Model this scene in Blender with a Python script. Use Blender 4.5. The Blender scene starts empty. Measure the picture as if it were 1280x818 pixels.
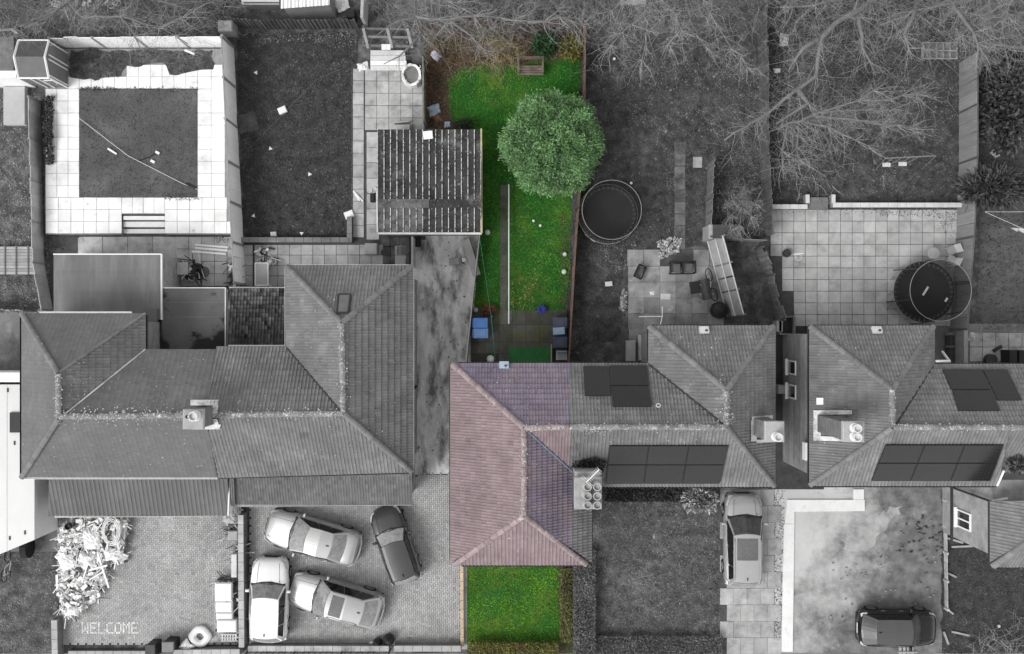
import bpy, math, random
import numpy as np
from mathutils import Vector, Matrix
R = math.radians
random.seed(7)
rng = np.random.default_rng(7)
SC = bpy.context.scene
COL = SC.collection

# ---------------------------------------------------------------- camera, sky, sun, exposure
CAM_H, PPM = 47.0, 25.0          # drone height in metres; photo pixels per metre on the ground
cam_d = bpy.data.cameras.new('camera'); cam = bpy.data.objects.new('camera', cam_d); COL.objects.link(cam)
cam.location = (0, 0, CAM_H); cam_d.sensor_width = 36.0; cam_d.lens = 36.0 * CAM_H / (1280 / PPM)
cam_d.clip_end = 500; SC.camera = cam
SUN_EL, SUN_AZ = R(49), R(234)   # sun in the lower left of the picture (south-west), behind cloud
world = bpy.data.worlds.new('World'); SC.world = world; world.use_nodes = True
nt = world.node_tree; bg = nt.nodes['Background']
sky = nt.nodes.new('ShaderNodeTexSky'); sky.sky_type = 'NISHITA'; sky.sun_disc = False
sky.sun_elevation = SUN_EL; sky.sun_rotation = SUN_AZ; sky.dust_density = 0.6; sky.air_density = 1
bw = nt.nodes.new('ShaderNodeRGBToBW')          # a grey, clouded sky
nt.links.new(sky.outputs[0], bw.inputs[0]); nt.links.new(bw.outputs[0], bg.inputs[0]); bg.inputs[1].default_value = 0.15
sl = bpy.data.lights.new('sun', 'SUN'); sl.energy = 0.8; sl.angle = R(28); sl.color = (1.0, 0.995, 0.985)
so = bpy.data.objects.new('sun', sl); COL.objects.link(so)
sdir = Vector((math.sin(SUN_AZ) * math.cos(SUN_EL), math.cos(SUN_AZ) * math.cos(SUN_EL), math.sin(SUN_EL)))
so.rotation_euler = sdir.to_track_quat('Z', 'Y').to_euler(); so.location = sdir * 60
SC.view_settings.view_transform = 'Standard'; SC.view_settings.look = 'None'
SC.view_settings.exposure = 1.32; SC.view_settings.gamma = 1.0
SC.cycles.max_bounces = 5; SC.cycles.diffuse_bounces = 3; SC.cycles.transparent_max_bounces = 8

# ---------------------------------------------------------------- helpers
def W(px, py, z=0.0):
    """photo position of a point at height z -> metres"""
    k = (CAM_H - z) / CAM_H / PPM
    return Vector(((px - 640) * k, (409 - py) * k, z))

def on_plane(px, py, p0, n):
    o = Vector((0, 0, CAM_H)); d = W(px, py, 0) - o
    return o + d * ((p0 - o).dot(n) / d.dot(n))

WL = {}                                            # world origin of objects used as parents
def world_of(o): return WL.get(o.name, Vector((0, 0, 0))) if o else Vector((0, 0, 0))

def tag(o, label=None, cat=None, group=None, kind=None):
    if label: o['label'] = label
    if cat: o['category'] = cat
    if group: o['group'] = group
    if kind: o['kind'] = kind
    return o

def thing(name, label, cat, loc=(0, 0, 0), rz=0, group=None):
    o = bpy.data.objects.new(name, None); COL.objects.link(o); o.empty_display_size = .2
    o.location = loc; o.rotation_euler = (0, 0, rz); WL[o.name] = Vector(loc)
    return tag(o, label, cat, group)

class MB:
    def __init__(s): s.v = []; s.f = []; s.m = []; s.s = []
    def face(s, pts, m=0, sh=1.0):
        n = len(s.v); s.v += [tuple(p) for p in pts]; s.f.append(tuple(range(n, n + len(pts)))); s.m.append(m); s.s.append(sh)
    def raw(s, vs, fs, m=0, sh=1.0):
        n = len(s.v); s.v += [tuple(p) for p in vs]
        for f in fs: s.f.append(tuple(n + i for i in f)); s.m.append(m); s.s.append(sh)
    def box(s, c, size, rz=0, m=0, sh=1.0, rx=0, ry=0):
        a, b, d = size[0] / 2, size[1] / 2, size[2] / 2
        M3 = Matrix.Rotation(rz, 3, 'Z') @ Matrix.Rotation(ry, 3, 'Y') @ Matrix.Rotation(rx, 3, 'X') if (rz or rx or ry) else None
        vs = [Vector((x, y, z)) for z in (-d, d) for x, y in ((-a, -b), (a, -b), (a, b), (-a, b))]
        if M3: vs = [M3 @ q for q in vs]
        c = Vector(c); vs = [q + c for q in vs]
        s.raw(vs, [(3, 2, 1, 0), (4, 5, 6, 7), (0, 1, 5, 4), (1, 2, 6, 5), (2, 3, 7, 6), (3, 0, 4, 7)], m, sh)
        return s
    def bbox(s, c, size, bv=.01, rz=0, m=0, sh=1.0):            # box with a chamfered top
        a, b, d = size[0] / 2, size[1] / 2, size[2] / 2
        ring = lambda a, b, z: [Vector((x, y, z)) for x, y in ((-a, -b), (a, -b), (a, b), (-a, b))]
        vs = ring(a, b, -d) + ring(a, b, d - bv) + ring(a - bv, b - bv, d)
        M3 = Matrix.Rotation(rz, 3, 'Z'); c = Vector(c); vs = [M3 @ q + c for q in vs]
        fs = [(3, 2, 1, 0), (8, 9, 10, 11)]
        for k in (0, 4):
            for i in range(4): j = (i + 1) % 4; fs.append((k + i, k + j, k + 4 + j, k + 4 + i))
        s.raw(vs, fs, m, sh); return s
    def prism(s, poly, z0, z1, m=0, sh=1.0, bottom=False):
        area = sum(poly[i][0] * poly[(i + 1) % len(poly)][1] - poly[(i + 1) % len(poly)][0] * poly[i][1] for i in range(len(poly)))
        if area < 0: poly = poly[::-1]
        n = len(poly); vs = [(p[0], p[1], z0) for p in poly] + [(p[0], p[1], z1) for p in poly]
        fs = [tuple(range(n, 2 * n))] + [(i, (i + 1) % n, n + (i + 1) % n, n + i) for i in range(n)]
        if bottom: fs.append(tuple(range(n - 1, -1, -1)))
        s.raw(vs, fs, m, sh); return s
    def tube(s, path, r, n=6, m=0, sh=1.0, closed=False, cap=True):
        path = [Vector(p) for p in path]; k = len(path); rr = r if isinstance(r, (list, tuple)) else [r] * k
        vs = []; prev = None
        for i, p in enumerate(path):
            if closed: t = path[(i + 1) % k] - path[i - 1]
            else: t = path[min(i + 1, k - 1)] - path[max(i - 1, 0)]
            t = t.normalized() if t.length > 1e-9 else Vector((0, 0, 1))
            up = prev if prev is not None and abs(prev.dot(t)) < .95 else (Vector((0, 0, 1)) if abs(t.z) < .9 else Vector((1, 0, 0)))
            a = t.cross(up).normalized(); b = a.cross(t); prev = b
            vs += [p + (a * math.cos(2 * math.pi * q / n) + b * math.sin(2 * math.pi * q / n)) * rr[i] for q in range(n)]
        fs = []
        for i in range(k if closed else k - 1):
            j = (i + 1) % k
            for q in range(n): fs.append((i * n + q, i * n + (q + 1) % n, j * n + (q + 1) % n, j * n + q))
        if cap and not closed: fs += [tuple(range(n - 1, -1, -1)), tuple(range((k - 1) * n, k * n))]
        s.raw(vs, fs, m, sh); return s
    def lathe(s, c, prof, n=16, m=0, sh=1.0):
        c = Vector(c); vs = []; fs = []
        for r, z in prof: vs += [c + Vector((r * math.cos(2 * math.pi * q / n), r * math.sin(2 * math.pi * q / n), z)) for q in range(n)]
        for i in range(len(prof) - 1):
            for q in range(n): fs.append((i * n + q, i * n + (q + 1) % n, (i + 1) * n + (q + 1) % n, (i + 1) * n + q))
        fs += [tuple(range(n - 1, -1, -1)), tuple(range((len(prof) - 1) * n, len(prof) * n))]
        s.raw(vs, fs, m, sh); return s
    def mesh(s, name, mats, org=(0, 0, 0), smooth=False):
        me = bpy.data.meshes.new(name); o = Vector(org)
        me.from_pydata([(p[0] - o[0], p[1] - o[1], p[2] - o[2]) for p in s.v], [], s.f)
        for m in (mats if isinstance(mats, (list, tuple)) else [mats]): me.materials.append(m)
        me.polygons.foreach_set('material_index', s.m)
        a = me.attributes.new('shade', 'FLOAT', 'FACE'); a.data.foreach_set('value', s.s)
        if smooth: me.polygons.foreach_set('use_smooth', [True] * len(s.f))
        me.update(); return me
    def build(s, name, mats, parent=None, smooth=False, local=False, kind=None, label=None, cat=None, group=None):
        """world-coordinate geometry (or local=True: the parent's own frame) -> one object"""
        if parent is not None: org = Vector((0, 0, 0)) if local else world_of(parent)
        elif s.v:
            xs = np.array(s.v); lo, hi = xs.min(0), xs.max(0); org = Vector(((lo[0] + hi[0]) / 2, (lo[1] + hi[1]) / 2, lo[2]))
        me = s.mesh(name, mats, org, smooth); o = bpy.data.objects.new(name, me); COL.objects.link(o)
        if parent is not None: o.parent = parent; WL[o.name] = Vector((0, 0, 0)) if local else world_of(parent)
        else: o.location = org; WL[o.name] = org
        return tag(o, label, cat, group, kind)

def piece(me, name, parent, loc, rot=(0, 0, 0), scale=(1, 1, 1)):
    """one more object that shares mesh data; loc is in world metres"""
    o = bpy.data.objects.new(name, me); COL.objects.link(o); o.parent = parent
    o.location = Vector(loc) - world_of(parent); o.rotation_euler = rot; o.scale = scale
    return o

# ---------------------------------------------------------------- materials
def M(name, col, var=.22, sc=3.0, sc2=45.0, rough=.85, bump=.25, obj=0.0, attr=False, metal=0.0, spec=.3, dirt=None, dirt2=None, coat=0.0, alpha=1.0, stretch=None):
    m = bpy.data.materials.new(name); m.use_nodes = True; t = m.node_tree; N = t.nodes; L = t.links
    b = N['Principled BSDF']; b.inputs['Roughness'].default_value = rough; b.inputs['Metallic'].default_value = metal
    b.inputs['Specular IOR Level'].default_value = spec; b.inputs['Coat Weight'].default_value = coat; b.inputs['Alpha'].default_value = alpha
    if isinstance(col, (int, float)): col = (col, col, col)
    geo = N.new('ShaderNodeNewGeometry'); pos = geo.outputs['Position']
    if stretch:
        mp = N.new('ShaderNodeVectorMath'); mp.operation = 'MULTIPLY'; L.new(pos, mp.inputs[0]); mp.inputs[1].default_value = stretch; pos = mp.outputs[0]
    def noise(scale, det=5.0, rg=.6):
        n = N.new('ShaderNodeTexNoise'); n.inputs['Scale'].default_value = scale; n.inputs['Detail'].default_value = det; n.inputs['Roughness'].default_value = rg
        L.new(pos, n.inputs['Vector']); return n.outputs['Fac']
    def mrange(src, lo, hi, a=.25, b_=.75):
        r = N.new('ShaderNodeMapRange'); L.new(src, r.inputs[0]); r.inputs[1].default_value = a; r.inputs[2].default_value = b_; r.inputs[3].default_value = lo; r.inputs[4].default_value = hi
        return r.outputs[0]
    def mul(a, c):
        q = N.new('ShaderNodeMath'); q.operation = 'MULTIPLY'; L.new(a, q.inputs[0]); L.new(c, q.inputs[1]); return q.outputs[0]
    n1 = noise(sc); n2 = noise(sc2, 3.0)
    f = mul(mrange(n1, 1 - var, 1 + var), mrange(n2, 1 - var * .7, 1 + var * .7))
    if obj:
        oi = N.new('ShaderNodeObjectInfo'); f = mul(f, mrange(oi.outputs['Random'], 1 - obj, 1 + obj, 0, 1))
    if attr:
        at = N.new('ShaderNodeAttribute'); at.attribute_name = 'shade'; f = mul(f, at.outputs['Fac'])
    cc = N.new('ShaderNodeRGB'); cc.outputs[0].default_value = (*col, 1); csock = cc.outputs[0]
    for dd in (dirt, dirt2):
        if dd:                                        # patches of another colour: (colour, noise scale, from, to)
            c2, ds, lo, hi = dd; c2 = (c2,) * 3 if isinstance(c2, (int, float)) else c2
            mx = N.new('ShaderNodeMix'); mx.data_type = 'RGBA'; L.new(mrange(noise(ds, 8.0, .65), 0, 1, lo, hi), mx.inputs['Factor'])
            L.new(csock, mx.inputs['A']); mx.inputs['B'].default_value = (*c2, 1); csock = mx.outputs['Result']
    sv = N.new('ShaderNodeVectorMath'); sv.operation = 'SCALE'; L.new(csock, sv.inputs[0]); L.new(f, sv.inputs['Scale'])
    L.new(sv.outputs[0], b.inputs['Base Color'])
    if bump:
        bp = N.new('ShaderNodeBump'); bp.inputs['Strength'].default_value = bump; bp.inputs['Distance'].default_value = .02
        L.new(n2, bp.inputs['Height']); L.new(bp.outputs[0], b.inputs['Normal'])
    return m

m_soil = M('soil', .08, .6, 1.8, 30, bump=.6, dirt=(.16, .9, .5, .75))
m_lawn_dark = M('lawn_dark', .045, .6, 2.2, 25, bump=.5)
m_lawn_mid = M('lawn_mid', .05, .65, 2.2, 25, bump=.5, dirt=(.1, .5, .5, .75))
m_lawn_pale = M('lawn_pale', .08, .65, 2.0, 25, bump=.5, dirt=(.14, .5, .5, .75))
m_lawn_green = M('lawn_green', (.022, .1, .012), .32, .55, 25, bump=.5, dirt=(.0, 3, .9, 1.2), dirt2=((.10, .13, .02), .55, .5, .72))
m_turf = M('turf', .09, .26, 1.0, 40, bump=.4, dirt=(.14, .6, .5, .75))
m_blade_dark = M('grass_dark', .07, .75, 2.0, 6, attr=True, bump=0, dirt=(.12, .5, .55, .75))
m_blade_mid = M('grass_mid', .085, .75, 2.2, 6, attr=True, bump=0, dirt=(.19, .45, .52, .72), dirt2=(.04, .35, .55, .75))
m_blade_pale = M('grass_pale', .135, .75, 2.2, 6, attr=True, bump=0, dirt=(.24, .5, .5, .72), dirt2=(.07, .4, .55, .72))
m_blade_green = M('grass_green', (.034, .185, .018), .5, .9, 7, attr=True, bump=0, dirt=((.13, .25, .03), .3, .46, .66), dirt2=((.022, .1, .014), .8, .54, .72))
m_litter = M('leaf_litter', (.13, .09, .06), .5, 2, 25, attr=True, bump=0, dirt=((.1, .13, .04), .8, .5, .7))
m_brown_soil = M('brown_soil', (.07, .05, .035), .45, 1.2, 30, bump=.6)
m_conc = M('concrete', .2, .25, .8, 30, dirt=(.09, .45, .48, .68), dirt2=(.34, .9, .55, .75))
m_conc_pale = M('pale_concrete', .36, .18, 1.2, 30, dirt=(.2, .8, .55, .8))
m_gravel = M('sandy_gravel', .3, .22, .5, 50, bump=.6, dirt=(.075, .22, .47, .6), dirt2=(.55, .28, .6, .72))
m_slab = M('slab_grey', .43, .2, 1.5, 35, obj=.11, dirt=(.27, 1.1, .5, .75))
m_slab_mid = M('slab_mid', .42, .22, 2, 35, obj=.14, dirt=(.24, 1.3, .5, .7))
m_slab_white = M('slab_white', .82, .1, 1.5, 35, obj=.06, dirt=(.45, .55, .52, .85), dirt2=(.3, 2.2, .62, .8))
m_slab_dark = M('slab_dark', (.085, .085, .075), .35, 2, 30, obj=.3, dirt=((.07, .075, .02), 1.0, .5, .7))
m_slab_green = M('slab_mossy', (.095, .1, .08), .3, 2, 30, obj=.25, dirt=((.075, .09, .03), 1.2, .5, .7))
m_joint = M('joint_sand', .075, .3, 3, 40)
m_joint_pale = M('joint_pale', .26, .25, 3, 40)
m_block = M('block_paving', .39, .16, .5, 60, attr=True, bump=.15, dirt=(.27, .35, .52, .75))
m_brick = M('brick_grey', .17, .25, 2, 40, obj=.15, attr=True)
m_mortar = M('mortar', .3, .2, 4, 50)
m_render = M('pebbledash', .33, .25, 3, 70, bump=1.0, dirt=(.12, .7, .5, .75))
m_wallbrick = M('wall_brick', .24, .2, 3, 40)
m_tile = M('roof_tile_grey', .152, .22, .7, 40, attr=True, dirt=(.24, .8, .5, .8), dirt2=(.1, 1.7, .58, .75))
m_tile_l = M('roof_tile_smooth', .125, .12, .6, 40, attr=True, dirt=(.165, .5, .5, .8))
m_tile_c = M('roof_tile_mauve', (.22, .168, .178), .22, .7, 40, attr=True, dirt=((.27, .21, .21), .8, .5, .8), dirt2=((.14, .115, .135), 1.7, .58, .78))
m_tile_moss = M('pantile_mossy', .1, .3, 3, 25, attr=True, dirt=(.04, .7, .45, .65))
m_ridge = M('ridge_tile_grey', .19, .25, 3, 40, obj=.2, dirt=(.55, 5, .56, .66))
m_ridge_p = M('ridge_tile_plain', .17, .2, 3, 40, obj=.15)
m_ridge_c = M('ridge_tile_mauve', (.26, .205, .21), .25, 3, 40, obj=.2, dirt=((.5, .47, .45), 5, .58, .68))
m_lead = M('lead_flashing', .6, .3, 2, 20, dirt=(.25, 2.5, .5, .7))
m_lichen = M('lichen', .48, .25, 5, 30)
m_white = M('white_paint', .8, .06, 2, 30, rough=.45, bump=.05)
m_offwhite = M('weathered_white', .6, .15, 2, 30, rough=.6, dirt=(.4, 1.5, .5, .8))
m_black = M('black_plastic', .02, .3, 4, 40, rough=.5)
m_dark = M('dark_metal', .04, .3, 4, 40, rough=.5)
m_steel = M('galvanised_steel', .36, .15, 5, 40, rough=.4, metal=.6)
m_flat = M('felt_roof', .155, .22, .7, 50, dirt=(.24, .6, .48, .7), dirt2=(.09, .9, .58, .75), stretch=(1.8, .3, 1))
m_flat2 = M('felt_roof_wet', .13, .18, 1.2, 50, dirt=(.025, .42, .5, .56))
m_solar = M('solar_cells', .016, .1, 2, 40, rough=.15, bump=0, spec=.3, obj=.15)
m_solar_fr = M('solar_frame', .022, .1, 2, 40, rough=.4)
m_glass = M('window_glass', .03, .1, 1, 5, rough=.06, bump=0, spec=.6)
m_wood = M('weathered_wood', .17, .3, 3, 30, obj=.2, stretch=(1, 1, 1))
m_wood_pale = M('pale_wood', .33, .2, 3, 30, obj=.15)
m_wood_dark = M('dark_wood', .07, .35, 3, 30, obj=.25)
m_wood_br = M('brown_wood', (.19, .135, .105), .3, 3, 30, obj=.25)
m_bench = M('bench_wood', (.17, .135, .115), .3, 3, 30, obj=.2)
m_bark = M('bark', .15, .3, 4, 40)
m_twig = M('twig', .25, .3, 2, 20, attr=True, bump=0)
m_twig_d = M('twig_dark', .17, .4, 2, 20, attr=True, bump=0)
m_twig_c = M('twig_tan', (.24, .2, .11), .3, 2, 20, attr=True, bump=0)
m_leaf_g = M('conifer_green', (.15, .275, .115), .3, 1.5, 12, attr=True, bump=0, rough=.7)
m_leaf_d = M('leaf_dark', .05, .4, 1.5, 12, attr=True, bump=0, rough=.6)
m_leaf_m = M('leaf_mid', .09, .4, 1.5, 12, attr=True, bump=0, rough=.6)
m_leaf_p = M('leaf_pale', .3, .4, 1.5, 12, attr=True, bump=0, rough=.6)
m_leaf_y = M('leaf_olive', (.16, .15, .03), .35, 1.5, 12, attr=True, bump=0)
m_asb = M('corrugated_sheet', .04, .4, 1.2, 25, attr=True, dirt=(.3, 9, .6, .68), dirt2=(.16, .6, .55, .7))
m_lichen_rib = M('lichen_ridge', .55, .35, 8, 30, dirt=(.06, 7, .5, .58))
m_net = M('netting', .02, .1, 2, 30, alpha=.55, bump=0)
m_mat = M('trampoline_mat', .022, .25, 1.2, 30, rough=.6)
m_pad = M('trampoline_pad', .03, .25, 1.5, 30, rough=.5)
m_tyre = M('tyre', .015, .2, 8, 30, rough=.8)
m_rim = M('rim', .35, .1, 8, 30, rough=.3, metal=.7)

m_blade_sun = M('grass_yellow_green', (.1, .24, .015), .45, .6, 8, attr=True, bump=0, dirt=((.035, .17, .02), .5, .48, .66), dirt2=((.17, .2, .04), .9, .58, .75))
m_blade_straw = M('grass_straw', .22, .6, 2, 9, attr=True, bump=0, dirt=(.12, .7, .5, .7))

m_dirt_yard = M('dirt_yard', .22, .3, .6, 50, bump=.5, dirt=(.07, .35, .46, .62), dirt2=(.4, .5, .6, .8))

def yard_mat():
    m = M('gravel_yard_mix', .5, .14, .6, 50, bump=.5); t = m.node_tree; N = t.nodes; L = t.links; b = N['Principled BSDF']
    old = b.inputs['Base Color'].links[0].from_socket; g = N.new('ShaderNodeNewGeometry'); sx = N.new('ShaderNodeSeparateXYZ'); L.new(g.outputs['Position'], sx.inputs[0])
    def mth(op, a, c):
        q = N.new('ShaderNodeMath'); q.operation = op
        for i, v in enumerate((a, c)):
            if isinstance(v, (int, float)): q.inputs[i].default_value = v
            else: L.new(v, q.inputs[i])
        return q.outputs[0]
    def noi(s, d=8.0):
        n = N.new('ShaderNodeTexNoise'); n.inputs['Scale'].default_value = s; n.inputs['Detail'].default_value = d; n.inputs['Roughness'].default_value = .68; L.new(g.outputs['Position'], n.inputs['Vector']); return n.outputs['Fac']
    d = mth('ADD', mth('MULTIPLY', mth('SUBTRACT', sx.outputs[0], 15.4), .19), mth('MULTIPLY', mth('SUBTRACT', sx.outputs[1], -12.5), -.09))   # east and south are earthier
    f = mth('ADD', d, mth('MULTIPLY', mth('SUBTRACT', noi(.45), .5), 2.6)); f = mth('ADD', f, mth('MULTIPLY', mth('SUBTRACT', noi(3.0), .5), .7))
    r = N.new('ShaderNodeMapRange'); L.new(f, r.inputs[0]); r.inputs[1].default_value = -.3; r.inputs[2].default_value = .5; r.inputs[3].default_value = 0; r.inputs[4].default_value = .9
    mx = N.new('ShaderNodeMix'); mx.data_type = 'RGBA'; L.new(r.outputs[0], mx.inputs['Factor']); L.new(old, mx.inputs['A']); m2 = N.new('ShaderNodeMix'); m2.data_type = 'RGBA'; m2.inputs['A'].default_value = (.05, .05, .05, 1); m2.inputs['B'].default_value = (.2, .2, .2, 1); rr = N.new('ShaderNodeMapRange'); L.new(noi(1.6), rr.inputs[0]); rr.inputs[1].default_value = .36; rr.inputs[2].default_value = .68; L.new(rr.outputs[0], m2.inputs['Factor'])
    L.new(m2.outputs['Result'], mx.inputs['B']); L.new(mx.outputs['Result'], b.inputs['Base Color']); return m
m_yard = yard_mat()
m_slab_front = M('slab_front', .38, .22, 2, 35, obj=.12, dirt=(.22, 1.3, .5, .7))
m_sidepath = M('side_concrete', .62, .25, .8, 30, obj=.08, dirt=(.3, .5, .46, .66))
m_slab_dirty = M('slab_dirty', .15, .4, 1.5, 30, obj=.15, dirt=(.06, 1.4, .48, .68))
m_slab_patio = M('slab_patio', .27, .3, 1.2, 30, obj=.22, dirt=(.13, 1.0, .48, .7), dirt2=(.5, 1.6, .62, .75))
m_tile_sky = M('roof_tile_mauve_sky_tint', (.185, .158, .205), .22, .7, 40, attr=True, dirt=((.235, .19, .205), .8, .45, .7), dirt2=((.13, .12, .15), 1.7, .58, .78))  # mauve tile with the bluish sky light of rear and right slopes painted in
m_blade_straw2 = M('dry_grass', (.15, .16, .04), .4, 2, 20, attr=True, bump=0)
m_leafbit = M('fallen_leaf', .1, .5, 2, 20, attr=True, bump=0)
# ---------------------------------------------------------------- sheets, grass, slabs
def rough_poly(poly, amp=3.0, step=14.0):
    out = []
    for i, (x, y) in enumerate(poly):
        x2, y2 = poly[(i + 1) % len(poly)]; d = math.hypot(x2 - x, y2 - y); n = max(1, int(d / step))
        for k in range(n):
            t = k / n; j = amp if k else amp * .4
            out.append((x + (x2 - x) * t + random.uniform(-j, j), y + (y2 - y) * t + random.uniform(-j, j)))
    return out

NS = [0]
def sheet(name, poly, z, mat, parent=None, kind='structure'):
    NS[0] += 1; z = z + .0002 * NS[0]
    mb = MB(); pts = [W(x, y, z) for x, y in poly]
    a = sum(pts[i].x * pts[(i + 1) % len(pts)].y - pts[(i + 1) % len(pts)].x * pts[i].y for i in range(len(pts)))
    mb.face(pts if a > 0 else pts[::-1]); return mb.build(name, mat, parent, kind=kind)

def inside(P, poly):
    x, y = P[:, 0], P[:, 1]; c = np.zeros(len(P), bool); n = len(poly)
    for i in range(n):
        x1, y1 = poly[i]; x2, y2 = poly[(i + 1) % n]
        if y1 == y2: continue
        k = ((y1 > y) != (y2 > y)) & (x < (x2 - x1) * (y - y1) / (y2 - y1) + x1); c ^= k
    return c

def pts_in(poly, n):
    p = np.array(poly); lo, hi = p.min(0), p.max(0); out = np.zeros((0, 2))
    while len(out) < n:
        q = lo + rng.random((n * 2, 2)) * (hi - lo); out = np.vstack([out, q[inside(q, poly)]])
    return out[:n]

def tri_mesh(name, V, shade, mat, parent=None, kind='stuff', label=None, cat=None, group=None, k=3):
    """V: (n, k, 3) world vertices of n loose k-sided faces"""
    n = len(V); me = bpy.data.meshes.new(name)
    org = world_of(parent) if parent is not None else Vector((0, 0, 0))
    V = V.reshape(-1, 3) - np.array(org)
    me.vertices.add(n * k); me.vertices.foreach_set('co', V.ravel().astype(np.float32))
    me.loops.add(n * k); me.loops.foreach_set('vertex_index', np.arange(n * k, dtype=np.int32))
    me.polygons.add(n); me.polygons.foreach_set('loop_start', np.arange(0, n * k, k, dtype=np.int32))
    me.materials.append(mat)
    a = me.attributes.new('shade', 'FLOAT', 'FACE'); a.data.foreach_set('value', np.asarray(shade, np.float32))
    me.update(calc_edges=True); o = bpy.data.objects.new(name, me); COL.objects.link(o)
    if parent is not None: o.parent = parent
    return tag(o, label, cat, group, kind)

def blades(P, w, h, lean):
    """triangular blades standing on points P (n,3)"""
    n = len(P); a = rng.random(n) * 2 * np.pi; s = np.stack([np.cos(a), np.sin(a), 0 * a], 1)
    b = a + np.pi / 2 + rng.normal(0, .4, n); l = np.stack([np.cos(b), np.sin(b), 0 * b], 1)
    ww = (w * (.5 + rng.random(n)))[:, None] / 2; hh = h * (.5 + rng.random(n)); ll = (lean * (.4 + rng.random(n)))[:, None]
    tip = P + l * ll; tip[:, 2] += hh
    return np.stack([P - s * ww, P + s * ww, tip], 1)

def grass(name, poly, dens, mat, w=.05, h=.05, lean=.07, z=.0, lo=.5, hi=1.55, parent=None):
    A = abs(sum(poly[i][0] * poly[(i + 1) % len(poly)][1] - poly[(i + 1) % len(poly)][0] * poly[i][1] for i in range(len(poly)))) / 2 / 625
    q = pts_in(poly, int(A * dens)); kk = (CAM_H - z) / CAM_H / PPM
    P = np.stack([(q[:, 0] - 640) * kk, (409 - q[:, 1]) * kk, np.full(len(q), z)], 1)
    return tri_mesh(name, blades(P, w, h, lean), lo + rng.random(len(P)) * (hi - lo), mat, parent)

def lawn(poly, z, m_base, m_bl, dens=260, amp=3, name='lawn', **kw):
    r = rough_poly(poly, amp); sheet(name, r, z, m_base); return grass('grass', r, dens, m_bl, z=z, **kw)

def slabs(parent, x0, y0, x1, y1, nx, ny, z, mat, name='paving_slab', gap=.014, th=.05, skip=None, jit=.004, ang=0.0, brick=False):
    """slabs laid over a rectangle of the photo (at height z), each an object"""
    a, b = W(x0, y0, z), W(x1, y1, z); sx, sy = (b.x - a.x) / nx, (a.y - b.y) / ny
    me = MB().bbox((0, 0, -th / 2), (sx - gap, sy - gap, th), .006).mesh(name, mat)
    for j in range(ny):
        for i in range(nx):
            cx, cy = a.x + (i + .5 + (.5 if brick and j % 2 else 0)) * sx, a.y - (j + .5) * sy
            if skip and skip(640 + cx * PPM, 409 - cy * PPM): continue
            piece(me, name, parent, (cx + random.uniform(-jit, jit), cy + random.uniform(-jit, jit), z + random.uniform(-.004, .006)),
                  (random.uniform(-.006, .006), random.uniform(-.006, .006), ang + random.uniform(-.008, .008)))

def box_px(mb, x0, y0, x1, y1, z0, z1, zp=None, m=0, sh=1.0, bv=0):
    """box whose outline is read at height zp (default its top)"""
    a, b = W(x0, y0, z1 if zp is None else zp), W(x1, y1, z1 if zp is None else zp)
    c = ((a.x + b.x) / 2, (a.y + b.y) / 2, (z0 + z1) / 2); s = (abs(b.x - a.x), abs(b.y - a.y), z1 - z0)
    return mb.bbox(c, s, bv, 0, m, sh) if bv else mb.box(c, s, 0, m, sh)

def seg_box(mb, p, q, w, z0, z1, m=0, sh=1.0):
    p, q = Vector(p), Vector(q); d = q - p; mb.box(((p.x + q.x) / 2, (p.y + q.y) / 2, (z0 + z1) / 2), (d.to_2d().length, w, z1 - z0), math.atan2(d.y, d.x), m, sh); return mb

# ---------------------------------------------------------------- fences
def fence(label, pts, h=1.8, bay=1.85, board=.3, mat=None, mpost=None, name='fence', cat='fence', post=.1, th=.035, horizontal=False, gravel=0, cap=None, gap=.012, ragged=0.0, z0=0.0):
    """pts: ground line in photo pixels. parts: every post, every board, caps"""
    P = [W(x, y, 0) for x, y in pts]; root = thing(name, label, cat, ((P[0].x + P[-1].x) / 2, (P[0].y + P[-1].y) / 2, 0))
    mpost = mpost or mat; pm = MB().bbox((0, 0, (h + .06) / 2), (post, post, h + .06), .015).mesh('post', mpost) if post else None
    for a, b in zip(P[:-1], P[1:]):
        d = b - a; Ln = d.length; u = d / Ln; ang = math.atan2(d.y, d.x); n = max(1, round(Ln / bay)); bl = Ln / n
        for k in range(n + 1):
            if pm and (k or a is P[0]): piece(pm, 'post', root, a + u * bl * k, (random.uniform(-.01, .01), random.uniform(-.01, .01), ang))
        for k in range(n):
            s0 = a + u * (bl * k + post / 2); ln = bl - post; zb = z0
            if gravel:
                piece(MB().box((0, 0, gravel / 2), (ln - .01, .05, gravel)).mesh('gravel_board', mpost), 'gravel_board', root, s0 + u * ln / 2, (0, 0, ang)); zb += gravel + .004
            if horizontal:
                m_ = max(1, round((h - zb) / board)); bh = (h - zb) / m_
                me = MB().box((0, 0, 0), (ln, th, bh - gap)).mesh('board', mat)
                for j in range(m_): piece(me, 'board', root, s0 + u * ln / 2 + Vector((0, 0, zb + bh * (j + .5))), (random.uniform(-.02, .02), 0, ang))
            else:
                m_ = max(1, round(ln / board)); bw_ = ln / m_
                me = MB().box((0, 0, (h - zb) / 2), (bw_ - gap, th, h - zb)).mesh('board', mat)
                for j in range(m_):
                    sc = 1 - random.random() * ragged
                    piece(me, 'board', root, s0 + u * bw_ * (j + .5) + Vector((0, 0, zb)), (random.uniform(-.02, .02) - ragged * .3 * random.random(), 0, ang + random.uniform(-.03, .03) * (1 + 4 * ragged)), (1, 1, sc))
            if cap: piece(MB().box((0, 0, 0), (ln, cap, .04)).mesh('cap_rail', mpost), 'cap_rail', root, s0 + u * ln / 2 + Vector((0, 0, h + .022)), (0, 0, ang))
    return root

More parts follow.
